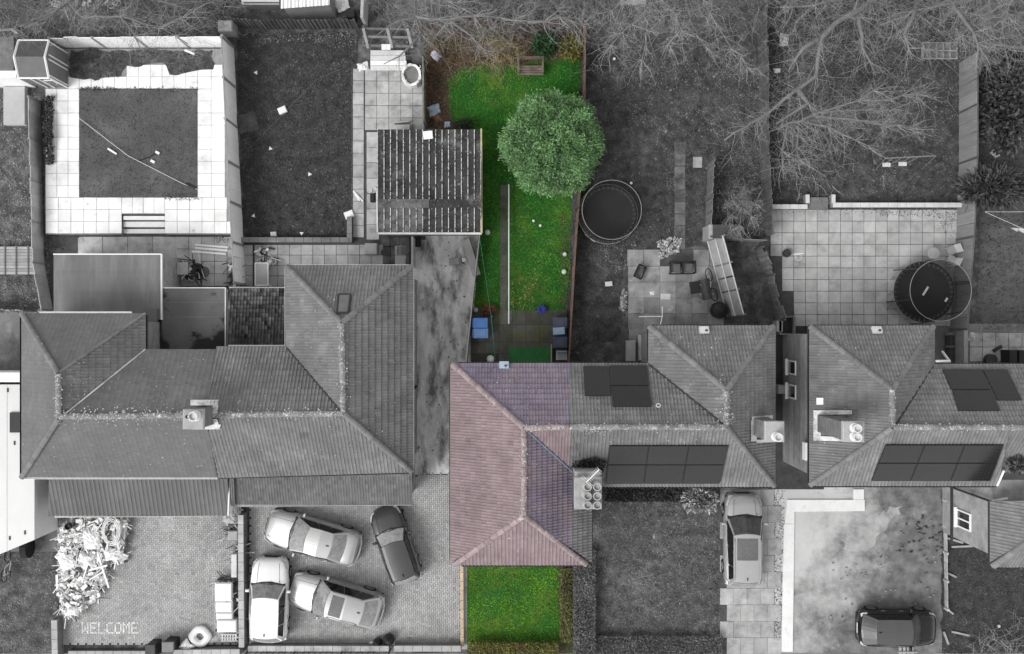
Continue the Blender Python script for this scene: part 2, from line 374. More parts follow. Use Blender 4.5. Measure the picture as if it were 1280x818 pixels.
def brick_wall(label, pts, h, w=.22, mat=None, cap=None, name='garden_wall', unit=.45):
    """low wall: body plus coping stones, each its own object"""
    P = [W(x, y, 0) for x, y in pts]; root = thing(name, label, 'wall', P[0])
    mb = MB()
    for a, b in zip(P[:-1], P[1:]):
        u = (b - a).normalized(); seg_box(mb, a, b, w, 0, h - .05)
    mb.build('wall_body', mat or m_brick, root)
    for i, (a, b) in enumerate(zip(P[:-1], P[1:])):
        d = b - a; n = max(1, round(d.length / unit)); ln = d.length / n; u = d / d.length
        me = MB().bbox((0, 0, .0), (ln - .012, w + .05, .05), .01).mesh('coping_stone', cap or m_conc_pale)
        for k in range(n): piece(me, 'coping_stone', root, a + u * ln * (k + .5) + Vector((0, 0, h - .024 + i * .003)), (0, 0, math.atan2(d.y, d.x) + random.uniform(-.008, .008)))
    return root

# ---------------------------------------------------------------- plants
def twigs(mb, p, d, ln, r, depth, spread=.7, sides=3, sh=1.0, droop=0.0):
    p = Vector(p); d = Vector(d).normalized(); n = 3 + (ln > .8); path = [p.copy()]; rr = [r]
    for i in range(n):
        d = (d + Vector((random.gauss(0, .22), random.gauss(0, .22), random.gauss(0, .16) - droop))).normalized()
        q = path[-1] + d * ln / n
        if q.z < .04: q.z = .04 + random.random() * .05
        path.append(q); rr.append(r * (1 - (i + 1) / n * .72))
    mb.tube(path, rr, sides, 0, sh * random.uniform(.6, 1.4), cap=False)
    if depth > 0:
        for k in range(random.randint(2, 3)):
            i = random.randint(1, n); sd = Vector((random.gauss(0, 1), random.gauss(0, 1), random.gauss(0, .5))).normalized()
            twigs(mb, path[i], d * (1 - spread) + sd * spread, ln * random.uniform(.4, .7), r * .58, depth - 1, spread, sides, sh, droop)

def bare_tree(label, limbs, r0=.1, per_m=3.0, tl=.9, mt=None, depth=2, name='bare_tree', spread=.6, cat='tree', r_tw=.0095, trunk_z=None, group=None, bias=None, up=.15):
    """limbs: polylines [(px, py, z)...]; the first one starts at the trunk's foot"""
    first = W(*limbs[0][0]); root = thing(name, label, cat, (first.x, first.y, 0), 0, group)
    t = MB(); c = MB()
    for li, lb in enumerate(limbs):
        raw = [W(*q) for q in lb]; pts = []
        for a, b in zip(raw[:-1], raw[1:]):
            n = max(1, int((b - a).length / .5))
            for k in range(n): pts.append(a.lerp(b, k / n) + Vector((random.gauss(0, .03), random.gauss(0, .03), random.gauss(0, .03))))
        pts.append(raw[-1]); N_ = len(pts); ra = r0 if li == 0 else r0 * .62
        t.tube(pts, [ra * (1 - .85 * i / max(1, N_ - 1)) + .008 for i in range(N_)], 7)
        tot = sum((b - a).length for a, b in zip(pts[:-1], pts[1:]))
        for k in range(int(tot * per_m)):
            i = int((random.random() ** .7) * (N_ - 1)); ax = (pts[min(i + 1, N_ - 1)] - pts[max(i - 1, 0)]).normalized()
            sd = Vector((random.gauss(0, 1), random.gauss(0, 1), random.gauss(0, .5) + up)).normalized()
            if bias: sd = (sd + Vector(bias)).normalized()
            twigs(c, pts[i], ax * (1 - spread) + sd * spread, tl * random.uniform(.5, 1.4), r_tw, depth)
    t.build('trunk', m_bark, root, smooth=True)
    c.build('crown', mt or m_twig, root)
    return root

def leafy(label, cx, cy, z0, rx, ry, h, n, mat, leaf=.09, name='shrub', cat='shrub', stem=m_bark, shape=1.0, lo=.5, hi=1.5, group=None, elong=1.6, core=.5):
    """shrub or crown of many small leaf faces about a short stem; cx, cy read at its middle"""
    c = W(cx, cy, z0 + h * .5); k = (CAM_H - h * .5) / CAM_H / PPM; rx *= k; ry *= k
    root = thing(name, label, cat, (c.x, c.y, 0), 0, group)
    v = rng.normal(size=(n, 3)); v /= np.linalg.norm(v, axis=1)[:, None]
    lob = 1 + .16 * np.sin(v[:, 0] * 5 + cx) * np.cos(v[:, 1] * 6 + cy) + .1 * np.sin(v[:, 2] * 9 + 3 * v[:, 0])
    rad = (core + (1 - core) * rng.random(n) ** .5) * lob
    P = v * rad[:, None] * np.array([rx, ry, h * .5]) + np.array([c.x, c.y, z0 + h * .5])
    out = v + rng.normal(0, .5, (n, 3)); out /= np.linalg.norm(out, axis=1)[:, None]
    sd = np.cross(out, rng.normal(size=(n, 3))); sd /= np.linalg.norm(sd, axis=1)[:, None]
    l = leaf * (.6 + .8 * rng.random(n))[:, None]
    V = np.stack([P - out * l * .2, P + sd * l / elong / 2 + out * l * .35, P + out * l, P - sd * l / elong / 2 + out * l * .35], 1)
    V[:, :, 2] = np.maximum(V[:, :, 2], .02)
    tri_mesh('crown', V, lo + rng.random(n) * (hi - lo), mat, root, None, k=4)
    st = MB(); b = Vector((c.x, c.y, 0))
    for q in range(4):
        a = q * 1.6 + cx; st.tube([b + Vector((.05 * math.cos(a), .05 * math.sin(a), 0)), b + Vector((rx * .2 * math.cos(a), ry * .2 * math.sin(a), z0 + h * .35)), b + Vector((rx * .5 * math.cos(a), ry * .5 * math.sin(a), z0 + h * .7))], [.05, .035, .012], 6)
    st.build('stem', stem, root)
    return root

def hedge(label, x0, y0, x1, y1, h, n, mat, leaf=.07, cat='hedge'):
    a, b = W(x0, y0, h), W(x1, y1, h); c = (a + b) / 2; root = thing('hedge', label, cat, (c.x, c.y, 0))
    P = np.array([a.x, b.y, 0]) + rng.random((n, 3)) ** np.array([1, 1, .4]) * np.array([b.x - a.x, a.y - b.y, h])
    P[:, 2] *= .85 + .15 * np.sin(P[:, 0] * 3.1) * np.cos(P[:, 1] * 2.3)
    out = rng.normal(size=(n, 3)); out[:, 2] = np.abs(out[:, 2]); out /= np.linalg.norm(out, axis=1)[:, None]
    sd = np.cross(out, rng.normal(size=(n, 3))); sd /= np.linalg.norm(sd, axis=1)[:, None]; l = leaf * (.6 + .8 * rng.random(n))[:, None]
    V = np.stack([P - out * l * .3, P + sd * l * .4, P + out * l, P - sd * l * .4], 1)
    tri_mesh('leaves', V, .5 + rng.random(n), mat, root, 'stuff', k=4)
    st = MB(); L_ = b.x - a.x; D_ = a.y - b.y; m_ = max(2, int(max(L_, D_) / .6))
    for k in range(m_):
        t = (k + .5) / m_; q = Vector((a.x + L_ * t, c.y, 0)) if L_ > D_ else Vector((c.x, b.y + D_ * t, 0))
        st.tube([q, q + Vector((0.03, .02, h * .8))], [.04, .012], 5)
    st.build('stems', m_bark, root, kind='stuff')
    return root

# ---------------------------------------------------------------- roofs
def clip(poly, C):
    for i in range(len(C)):
        ax, ay = C[i]; bx, by = C[(i + 1) % len(C)]; out = []; n = len(poly)
        if n == 0: return poly
        sd = [(bx - ax) * (p[1] - ay) - (by - ay) * (p[0] - ax) for p in poly]
        for k in range(n):
            p, q, s, t = poly[k], poly[(k + 1) % n], sd[k], sd[(k + 1) % n]
            if s >= 0: out.append(p)
            if (s > 0 > t) or (s < 0 < t):
                f = s / (s - t); out.append((p[0] + (q[0] - p[0]) * f, p[1] + (q[1] - p[1]) * f))
        poly = out
    return poly

def slope(house, pts, mats, tw=.3, tv=.34, roll=.03, step=.022, pick=None, name='roof_tiles', var=.12, shift=0.0, deck=True, edge=.32):
    """tile one roof slope. pts: (px, py, z), the first two are the eave. returns plane (point, normal)"""
    P = [W(*p) if not isinstance(p, Vector) else p for p in pts]; p0, p1 = P[0], P[1]
    u = (p1 - p0); u.z = 0; u.normalize(); far = max(P[2:], key=lambda p: (p - p0).cross(u).length)
    v = (far - p0) - u * (far - p0).dot(u); v.normalize(); n = u.cross(v)
    if n.z < 0: n = -n
    Q = [((p - p0).dot(u), (p - p0).dot(v)) for p in P]
    if sum(Q[i][0] * Q[(i + 1) % len(Q)][1] - Q[(i + 1) % len(Q)][0] * Q[i][1] for i in range(len(Q))) < 0: Q = Q[::-1]
    lo = [min(q[k] for q in Q) for k in (0, 1)]; hi = [max(q[k] for q in Q) for k in (0, 1)]
    mb = MB(); prof = [(0, 1.0), (.18, .35), (.32, 0), (.68, 0), (.84, .45), (1, 1.0)] if roll else [(0, 0), (1, 0)]
    if roll and tw < .2: prof = [(0, 1.0), (.3, 0), (.7, 0), (1, 1.0)]
    def hgt(fu, fv):
        for (a, ha), (b, hb) in zip(prof[:-1], prof[1:]):
            if fu <= b: h = ha + (hb - ha) * (fu - a) / (b - a); break
        return h * roll + step * (1 - fv)
    edges = [(Q[i], Q[(i + 1) % len(Q)]) for i in range(len(Q))]
    def depth(x, y): return min(((b[0] - a[0]) * (y - a[1]) - (b[1] - a[1]) * (x - a[0])) / max(1e-6, math.hypot(b[0] - a[0], b[1] - a[1])) for a, b in edges)
    j = 0; vv = lo[1]
    while vv < hi[1]:
        i = 0; uu = lo[0] - tw * (1 + shift * (j % 2))
        while uu < hi[0]:
            d = depth(uu + tw / 2, vv + tv / 2)
            if d > -.45 * (tw + tv):
                whole = d > .75 * max(tw, tv)
                wc = p0 + u * (uu + tw / 2) + v * (vv + tv / 2); m = pick(wc) if pick else 0
                sh = 1 + random.gauss(0, var); up_ = random.uniform(0, .006)
                for (a, ha), (b, hb) in zip(prof[:-1], prof[1:]):
                    q = [(uu + a * tw, vv), (uu + b * tw, vv), (uu + b * tw, vv + tv), (uu + a * tw, vv + tv)]
                    if not whole: q = clip(q, Q)
                    if len(q) < 3: continue
                    pt = [p0 + u * x + v * y + n * (hgt(min(b, max(a, (x - uu) / tw)), (y - vv) / tv) + up_) for x, y in q]
                    mb.face(pt, m, sh)
                    if whole or depth(uu + tw * (a + b) / 2, vv) > 0:
                        x0, x1 = uu + a * tw, uu + b * tw; z0, z1 = hgt(a, 0), hgt(b, 0)
                        b0, b1 = p0 + u * x0 + v * vv, p0 + u * x1 + v * vv
                        mb.face([b0 - n * .01, b1 - n * .01, b1 + n * (z1 + up_), b0 + n * (z0 + up_)], m, sh * edge)  # riser darkened: the shadow gap between tile courses painted into its shade
            uu += tw; i += 1
        vv += tv; j += 1
    if deck:
        D = [p0 + u * x + v * y - n * .03 for x, y in Q]; mb.face(D, 0, .5); mb.face([q - n * .1 for q in D][::-1], 0, .5)
        for a, b in zip(D, D[1:] + D[:1]): mb.face([a - n * .1, b - n * .1, b, a], 0, .5)
    mb.build(name, mats, house, kind='stuff')
    return p0, n, u, v

RT = {}
def ridge(house, a, b, mat, unit=.42, r=.13, name='ridge_tile'):
    a, b = (W(*a) if not isinstance(a, Vector) else a), (W(*b) if not isinstance(b, Vector) else b)
    d = b - a; n = max(1, round(d.length / unit)); ln = d.length / n; key = (mat.name, round(ln, 3), r)
    if key not in RT:
        mb = MB(); K = 5
        arc = [(-r * math.cos(math.pi * k / K), r * .75 * math.sin(math.pi * k / K)) for k in range(K + 1)]
        for k in range(K):
            (y0, z0), (y1, z1) = arc[k], arc[k + 1]; x0, x1 = -ln / 2 + .006, ln / 2 - .006
            mb.face([(x0, y1, z1), (x0, y0, z0), (x1, y0 * .93, z0), (x1, y1 * .93, z1 * .93)])
        for x, s in ((-ln / 2 + .006, 1), (ln / 2 - .006, .93)): mb.face([(x, y * s, z * s) for y, z in (arc if x > 0 else arc[::-1])])
        RT[key] = mb.mesh(name, mat)
    M3 = Matrix((d.normalized(), Vector((0, 0, 1)).cross(d).normalized(), d.normalized().cross(Vector((0, 0, 1)).cross(d).normalized()))).transposed()
    e = M3.to_euler()
    for k in range(n): piece(RT[key], name, house, a + d * ((k + .5) / n) + Vector((0, 0, .015 + random.uniform(-.006, .008))), (e.x, e.y, e.z + random.uniform(-.015, .015)))

def gutter(house, a, b, mat, w=.1, h=.09, name='gutter'):
    a, b = (W(*a) if not isinstance(a, Vector) else a), (W(*b) if not isinstance(b, Vector) else b)
    mb = MB(); d = b - a; L_ = d.length; pr = [(-w / 2, 0), (-w / 2, -h), (w / 2, -h), (w / 2, 0), (w / 2 - .015, 0), (w / 2 - .015, -h + .02), (-w / 2 + .015, -h + .02), (-w / 2 + .015, 0)]
    s = Vector((-d.y, d.x, 0)).normalized(); n = len(pr)
    vs = [p + s * y + Vector((0, 0, z)) for p in (a, b) for y, z in pr]
    mb.raw(vs, [(i, (i + 1) % n, n + (i + 1) % n, n + i) for i in range(n)]); mb.build(name, mat, house)

def spots(house, planes, n, rmin=.02, rmax=.06, mat=None, name='lichen'):
    """pale growths on the tiles: (plane, px box) list"""
    mb = MB()
    for (p0, nn, u, v), (x0, y0, x1, y1), cnt in planes:
        for _ in range(cnt):
            c = on_plane(random.uniform(x0, x1), random.uniform(y0, y1), p0, nn) + nn * .045; r = random.uniform(rmin, rmax); k = random.randint(5, 7)
            mb.face([c + (u * math.cos(6.283 * q / k) + v * math.sin(6.283 * q / k)) * r * random.uniform(.6, 1.2) for q in range(k)], 0, 1)
    mb.build(name, mat or m_lichen, house, kind='stuff')

def solar(house, pl, quads, lines=(0, 0), label=None):
    p0, n, u, v = pl
    for q in quads:
        c = [on_plane(x, y, p0 + n * .12, n) for x, y in q]; mid = sum(c, Vector()) / 4
        mb = MB(); ins = [p + (mid - p).normalized() * .05 for p in c]; up = n * .015
        if (c[1] - c[0]).cross(c[2] - c[0]).dot(n) < 0: c = c[::-1]; ins = ins[::-1]
        for i in range(4):
            j = (i + 1) % 4
            mb.face([c[i], c[j], ins[j], ins[i]], 1); mb.face([c[i] - n * .06, c[j] - n * .06, c[j], c[i]], 1)
        g = lambda s, t: ins[0].lerp(ins[1], s).lerp(ins[3].lerp(ins[2], s), t)
        nx, ny = 6, 10
        if (c[1] - c[0]).length > (c[3] - c[0]).length: nx, ny = 10, 6
        for i in range(nx):
            for j in range(ny):
                e = .05
                mb.face([g((i + e) / nx, (j + e) / ny) - n * .003, g((i + 1 - e) / nx, (j + e) / ny) - n * .003, g((i + 1 - e) / nx, (j + 1 - e) / ny) - n * .003, g((i + e) / nx, (j + 1 - e) / ny) - n * .003], 0, 1)
        mb.face([p - n * .006 for p in ins], 1)
        mb.build('solar_panel', [m_solar, m_solar_fr], house)

def window(house, x, y0, y1, z0, z1, nx, mfr=None, panes=2, axis='x'):
    """window in a wall plane at x (faces nx = -1/+1 along x) or, axis 'y', in a wall plane at y"""
    def B(mb, d0, d1, a0, a1, c0, c1, m=0):
        if axis == 'x': mb.box((x + nx * (d0 + d1) / 2, (a0 + a1) / 2, (c0 + c1) / 2), (abs(d1 - d0), abs(a1 - a0), c1 - c0), 0, m)
        else: mb.box(((a0 + a1) / 2, x + nx * (d0 + d1) / 2, (c0 + c1) / 2), (abs(a1 - a0), abs(d1 - d0), c1 - c0), 0, m)
    f = MB(); w = .07
    B(f, 0, .07, y0, y1, z0, z0 + w); B(f, 0, .07, y0, y1, z1 - w, z1)
    for k in range(panes + 1):
        yy = y0 + (y1 - y0 - w) * k / panes; B(f, 0, .068, yy, yy + w, z0 + w, z1 - w)
    fr = f.build('window', mfr or m_white, house)
    for k in range(panes):
        g = MB(); ya = y0 + (y1 - y0 - w) * k / panes + w; yb = y0 + (y1 - y0 - w) * (k + 1) / panes; B(g, .005, .03, ya, yb, z0 + w, z1 - w); g.build('pane', m_glass, fr)
    s = MB(); B(s, 0, .16, y0 - .06, y1 + .06, z0 - .06, z0 - .002); s.build('sill', mfr or m_white, fr)

def chimney(house, x0, y0, x1, y1, zt, zb, pots, side=m_wallbrick, top=m_conc_pale, flash=None, courses=True):
    """stack whose top outline is read at height zt; zb = where it meets the roof"""
    a, b = W(x0, y0, zt), W(x1, y1, zt); c = (a + b) / 2; sx, sy = b.x - a.x, a.y - b.y
    root = MB()
    z = zb - .6; k = 0
    while z < zt - .2:                                 # brick courses, each set a hair in or out
        e = .012 * (k % 2); root.box((c.x, c.y, z + .0375), (sx - .1 - e, sy - .1 - e, .074), 0, 0, 1 + random.uniform(-.12, .12)); z += .075; k += 1
    ch = root.build('chimney', M('chimney_brick', .16, .25, 3, 30, attr=True), house)
    MB().bbox((c.x, c.y, zt - .12), (sx, sy, .2), .03).build('capping', top, ch)
    if flash:
        f = MB(); w = .16
        for (dx, dy, lx, ly, dz) in ((-sx / 2 + .02, 0, w, sy + 2 * w, 0), (sx / 2 - .02, 0, w, sy + 2 * w, 0), (0, -sy / 2 + .02, sx, w, 0), (0, sy / 2 - .02, sx, w, 0)):
            pass
        for q in flash:
            f.face(q)
            f.face([p - Vector((0, 0, .03)) for p in q][::-1])
        f.build('flashing', m_lead, ch)
    for px, py, r in pots:
        q = W(px, py, zt + .35)
        MB().lathe((q.x, q.y, zt - .03), [(r * 1.15, 0), (r * 1.2, .06), (r * .95, .1), (r * .9, .34), (r * 1.05, .36), (r * 1.05, .42), (r * .8, .42), (r * .78, .3)], 14).build('chimney_pot', m_conc_pale if r < .17 else m_offwhite, ch, smooth=False)
    return ch
# ---------------------------------------------------------------- the ground
g = MB(); g.box((0, 0, -.25), (260, 260, .48)); g.build('ground', m_soil, kind='structure')
Z1, Z2, Z3 = .004, .008, .012

# lawns and beds
lawn([(-30, -30), (42, -30), (42, 60), (45, 110), (62, 320), (62, 392), (-30, 392)], Z1, m_lawn_pale, m_blade_straw, 240)
lawn([(296, 40), (450, 38), (441, 120), (441, 297), (304, 297)], Z1, m_lawn_dark, m_blade_dark, 300, 2)
lawn([(-30, 690), (70, 690), (72, 850), (-30, 850)], Z1, m_lawn_pale, m_blade_straw, 110)
lawn([(724, 60), (958, 10), (958, 190), (884, 190), (884, 298), (856, 312), (780, 330), (778, 455), (700, 455), (716, 250)], Z1, m_lawn_mid, m_blade_mid, 170)
lawn([(884, 185), (956, 185), (950, 300), (884, 300)], Z2, m_lawn_mid, m_blade_pale, 150)
lawn([(900, 304), (955, 304), (990, 400), (920, 405)], Z2, m_soil, m_blade_dark, 60)
lawn([(950, -30), (1222, -30), (1215, 262), (960, 262)], Z1, m_lawn_mid, m_blade_mid, 170)
sheet('turf', [(1224, 170), (1310, 170), (1310, 324), (1224, 326)], Z1, m_turf); sheet('turf', [(1224, 328), (1310, 328), (1310, 414), (1218, 414)], Z1, m_turf)
grass('grass', [(1224, 175), (1310, 175), (1310, 412), (1220, 412)], 150, m_blade_dark, z=Z1)
lawn([(730, 600), (893, 608), (905, 760), (905, 800), (740, 800)], Z1, m_lawn_pale, m_blade_pale, 240)
lawn([(1178, 640), (1310, 640), (1310, 850), (1178, 850)], Z2, m_lawn_dark, m_blade_dark, 240)
lawn([(-30, -40), (300, -40), (300, 50), (-30, 50)], Z2, m_soil, m_blade_dark, 90)
lawn([(270, -40), (530, -40), (530, 42), (270, 42)], Z2, m_soil, m_blade_mid, 90)
lawn([(528, -40), (960, -40), (960, 40), (528, 44)], Z2, m_soil, m_blade_pale, 110)
# the green garden
lawn([(560, 100), (575, 84), (640, 80), (722, 70), (726, 100), (714, 260), (708, 392), (594, 392), (600, 165), (564, 150)], Z2, m_lawn_green, m_blade_green, 420, 2.5)
sheet('garden_bed', rough_poly([(531, 40), (728, 40), (728, 74), (640, 84), (578, 90), (566, 106), (570, 150), (602, 165), (531, 165)], 3), Z1, m_brown_soil)
grass('leaf_litter', [(531, 40), (728, 40), (728, 72), (640, 88), (580, 92), (562, 112), (566, 160), (531, 165)], 420, m_litter, w=.06, h=.04, lean=.07, z=Z1, lo=.4, hi=1.9)
grass('bare_turf', [(638, 350), (672, 345), (664, 392), (637, 392)], 90, M('straw', (.3, .24, .1), .3, 3, 20, attr=True, bump=0), z=Z2, w=.05, lean=.09)
sheet('patio_base', [(588, 388), (712, 388), (712, 462), (580, 462)], Z1, M('mossy_earth', (.035, .033, .018), .5, 1.5, 30, bump=.5, dirt=((.09, .09, .02), 1.0, .52, .7)))
lawn([(583, 700), (698, 700), (698, 806), (583, 806)], Z2, m_lawn_green, m_blade_sun, 460, 2)
lawn([(696, 700), (718, 700), (718, 850), (696, 850)], Z1, m_brown_soil, m_blade_green, 160, 2)
sheet('paving_strip', [(577, 700), (584, 700), (584, 812), (577, 812)], Z2 + .006, m_conc_pale)
# hard ground
sheet('driveway', rough_poly([(513, 290), (598, 290), (590, 450), (590, 604), (500, 604)], 1), Z2, M('driveway_concrete', .66, .35, 1.1, 30, dirt=(.16, .8, .47, .62), dirt2=(.8, .6, .56, .72), stretch=(1.5, .55, 1)))
sheet('yard', [(-30, 390), (110, 390), (110, 690), (-30, 690)], Z2, m_conc)
sheet('path', [(900, 600), (968, 600), (968, 850), (905, 850)], Z2, m_conc)
sheet('gravel_yard', rough_poly([(960, 596), (1178, 596), (1184, 850), (950, 850)], 4), Z1, m_yard)
grass('weeds', [(966, 612), (980, 612), (978, 815), (968, 815)], 200, m_blade_mid, z=Z1)


grass('weeds', [(886, 690), (900, 690), (910, 818), (880, 818)], 200, m_blade_pale, z=Z1)
sheet('rear_yard', [(300, 300), (515, 300), (515, 420), (300, 420)], Z2, m_joint)
sheet('garden_path', [(439, 80), (532, 80), (532, 300), (439, 300)], Z2, m_joint)
sheet('rear_yard', [(60, 292), (300, 292), (300, 460), (60, 460)], Z2, m_joint)
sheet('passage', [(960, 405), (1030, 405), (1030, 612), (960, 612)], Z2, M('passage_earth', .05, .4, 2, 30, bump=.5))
sheet('rear_yard', [(1160, 405), (1310, 405), (1310, 470), (1160, 470)], Z2, m_conc)
sheet('dirt_strip', rough_poly([(730, 430), (812, 430), (812, 470), (730, 470)], 3), Z2, m_soil)

# paved areas, each slab an object
pt = MB().box((0, 0, 0), (.01, .01, .002)).build('patio', m_joint, kind='structure')
def patio(x0, y0, x1, y1, nx, ny, mat, base=m_joint, z=.046, name='patio', skip=None, gap=.022, brick=False, pad=0):
    b = MB(); box_px(b, x0 - pad, y0 - pad, x1 + pad, y1 + pad, -.01, z - .016); o = b.build(name, base, kind='structure')
    slabs(o, x0, y0, x1, y1, nx, ny, z, mat, skip=skip, gap=gap, brick=brick); return o
bpy.data.objects.remove(pt)
patio(963, 262, 1197, 408, 16, 10, m_slab, name='patio', skip=lambda x, y: x < 963 + max(0, (y - 305)) * .33)
patio(784, 312, 908, 333, 6, 1, m_slab_patio, skip=lambda x, y: 815 < x < 860)
patio(785, 333, 905, 412, 6, 4, m_slab_patio, gap=.012)
patio(786, 408, 812, 455, 1, 2, m_slab_patio)
patio(456, 86, 531, 163, 5, 5, m_slab_mid, name='paved_deck')
patio(441, 86, 455, 297, 1, 14, m_slab_mid, name='garden_path'); patio(458, 165, 474, 300, 1, 7, m_slab_mid, name='garden_path')
patio(318, 306, 508, 358, 13, 4, m_slab, skip=lambda x, y: x > 475 and y < 330 and x < 500)
patio(302, 306, 316, 358, 1, 4, m_slab)
patio(204, 296, 300, 358, 6, 4, m_slab, skip=lambda x, y: x < 224 and y > 330)
patio(66, 296, 222, 318, 5, 1, m_slab_mid, skip=lambda x, y: x < 90)
patio(625, 231, 634, 392, 1, 11, m_slab_green, name='garden_path')
patio(589, 388, 709, 406, 7, 1, m_slab_green, name='back_patio', z=.044, gap=.03); patio(589, 406, 709, 428, 7, 1, m_slab_dark, name='back_patio', gap=.03); patio(589, 428, 709, 456, 7, 2, m_slab_dark, name='back_patio', gap=.03)
patio(843, 178, 857, 312, 1, 9, m_slab_dirty, base=m_soil, name='garden_path', z=.042, gap=.05, skip=lambda x, y: random.random() < .15)
patio(866, 196, 878, 210, 1, 1, m_conc_pale, name='garden_path', base=m_soil)
patio(1212, 416, 1310, 452, 6, 2, m_slab_mid, name='rear_yard')
patio(476, 297, 512, 330, 3, 3, m_slab_dirty)
pth = patio(900, 612, 968, 818, 4, 10, m_slab_front, name='front_path', z=.045, gap=.012, brick=True)
# raised white terrace of the shed garden with its lawn, bed and steps
ZT = .42
tb = MB(); tb.prism([W(x, y, ZT).to_2d() for x, y in ((56, 61), (287.5, 61), (297, 267.8), (56, 267.8))], 0, ZT - .02); box_px(tb, 57, 268, 151, 293, 0, ZT - .022); box_px(tb, 207, 268, 298, 293, 0, ZT - .022)
terrace = tb.build('terrace', m_joint_pale, kind='structure')
def tskip(x, y):
    if 640 + (x - 640) * CAM_H / (CAM_H - ZT) > 281.5 + (409 + (y - 409) * CAM_H / (CAM_H - ZT) - 61) * .044: return True
    px = 640 + (x - 640) * CAM_H / (CAM_H - ZT); py = 409 + (y - 409) * CAM_H / (CAM_H - ZT)
    return (99 < px < 246 and 111 < py < 246) or (151 < px < 207 and py > 268) or py < 78 or (px < 90 and py < 108) or (py < 92 and px < 155) or (py < 86 and px > 208 and px < 264)
slabs(terrace, 57, 66, 99, 247, 3, 12, ZT, m_slab_white, skip=tskip, gap=.018)
slabs(terrace, 247, 66, 298, 247, 3, 12, ZT, m_slab_white, skip=tskip, gap=.018)
slabs(terrace, 99, 81, 247, 111, 10, 2, ZT, m_slab_white, skip=tskip, gap=.018)
slabs(terrace, 57, 247, 152, 292, 6, 3, ZT, m_slab_white, skip=tskip, gap=.018)
slabs(terrace, 152, 247, 206, 267, 4, 1, ZT, m_slab_white, gap=.018)
slabs(terrace, 206, 247, 299, 292, 6, 3, ZT, m_slab_white, skip=tskip, gap=.018)
tl = MB(); box_px(tl, 99, 111, 246, 247, ZT - .03, ZT + .012); tl.build('artificial_lawn', m_turf, terrace)
kk = (CAM_H - ZT) / CAM_H
def up(poly, z): return [(640 + (x - 640), 409 + (y - 409)) for x, y in poly]
bed = rough_poly([(88, 63), (266, 63), (266, 88), (212, 93), (208, 80), (158, 82), (150, 96), (120, 101), (88, 98)], 2.5, 8)
mb = MB(); mb.face([W(x, y, ZT + .012) for x, y in bed][::-1]); mb.build('planting_bed', m_soil, terrace, kind='structure')
grass('weeds', bed, 260, m_blade_dark, z=ZT + .01); grass('grass', [(99, 111), (246, 111), (246, 246), (99, 246)], 160, m_blade_dark, z=ZT + .012, h=.025, lean=.04)
grass('weeds', [(99, 109), (247, 109), (247, 114), (99, 114)], 160, m_blade_mid, z=ZT)
for i, (ya, yb, zz) in enumerate(((270, 275, .33), (277.2, 284, .22), (286.4, 292, .11))):
    s_ = MB(); box_px(s_, 154, ya, 206, yb, 0, zz, bv=.01); s_.build('step', m_slab_white, terrace)
sheet('gravel_bed', rough_poly([(62, 296), (100, 296), (92, 303), (74, 316), (62, 316)], 1.5), .04, m_soil)
grass('weeds', [(62, 296), (98, 296), (75, 316), (62, 316)], 300, m_blade_dark, z=.03)
grass('weeds', [(270, 296), (288, 296), (288, 304), (270, 304)], 400, m_blade_mid, z=.03); grass('weeds', [(965, 262), (1195, 262), (1195, 268), (965, 268)], 90, m_blade_mid, z=.03)
grass('weeds', [(1170, 266), (1196, 266), (1196, 295), (1182, 295)], 260, m_blade_dark, z=.03); grass('weeds', [(1100, 262), (1170, 262), (1175, 272), (1100, 270)], 240, m_blade_dark, z=.03)

# herringbone block paving
FONT = {'W': '10001 10001 10001 10101 10101 11011 10001', 'E': '11111 10000 10000 11110 10000 10000 11111', 'L': '10000 10000 10000 10000 10000 10000 11111',
        'C': '01111 10000 10000 10000 10000 10000 01111', 'O': '01110 10001 10001 10001 10001 10001 01110', 'M': '10001 11011 10101 10101 10001 10001 10001'}
def block_paving(name, poly, hole=None, z=.05):
    p = np.array(poly); x0, y0 = W(*p.min(0)).x, W(*p.max(0)).y; x1, y1 = W(*p.max(0)).x, W(*p.min(0)).y
    base = sheet(name, poly, .016, m_joint); u = .1; mb = MB(); C = []
    for i in range(int((x1 - x0) / u) + 2):
        for j in range(int((y1 - y0) / u) + 2):
            c = (i - j) % 4
            if c == 0: C.append((x0 + (i + 1) * u, y0 + (j + .5) * u, .196, .096))
            elif c == 3: C.append((x0 + (i + .5) * u, y0 + (j + 1) * u, .096, .196))
    A = np.array([(640 + c[0] * PPM, 409 - c[1] * PPM) for c in C]); ok = inside(A, poly)
    if hole is not None: ok &= ~inside(A, hole)
    for c, k in zip(C, ok):
        if k: mb.bbox((c[0], c[1], z - .02 + random.uniform(-.003, .003)), (c[2] - .006, c[3] - .006, .04), .008, random.uniform(-.01, .01), 0, 1 + random.gauss(0, .085))
    mb.build('block_paving', m_block, base, kind='stuff'); return base
WBOX = [(98, 775), (181, 775), (181, 795), (98, 795)]
drive = block_paving('driveway', [(72, 632), (302, 632), (303, 806), (76, 806)])
block_paving('driveway', [(312, 600), (577, 592), (577, 806), (313, 806)])
mp = M('pale_paver', .64, .2, 6, 50, attr=True)
cw = 1.72
for k, ch in enumerate('WELCOME'):
    lm = MB()
    for r_, row in enumerate(FONT[ch].split()):
        for c_, bit in enumerate(row):
            if bit == '1': q = W(102 + k * 6 * cw + c_ * cw + cw / 2, 779 + r_ * 2.05, .054); q.z -= .02; lm.box(q, (cw / PPM - .012, 2.05 / PPM - .01, .04), 0, 0, 1 + random.gauss(0, .15))
    lm.build('letter_' + ch.lower(), mp, drive)

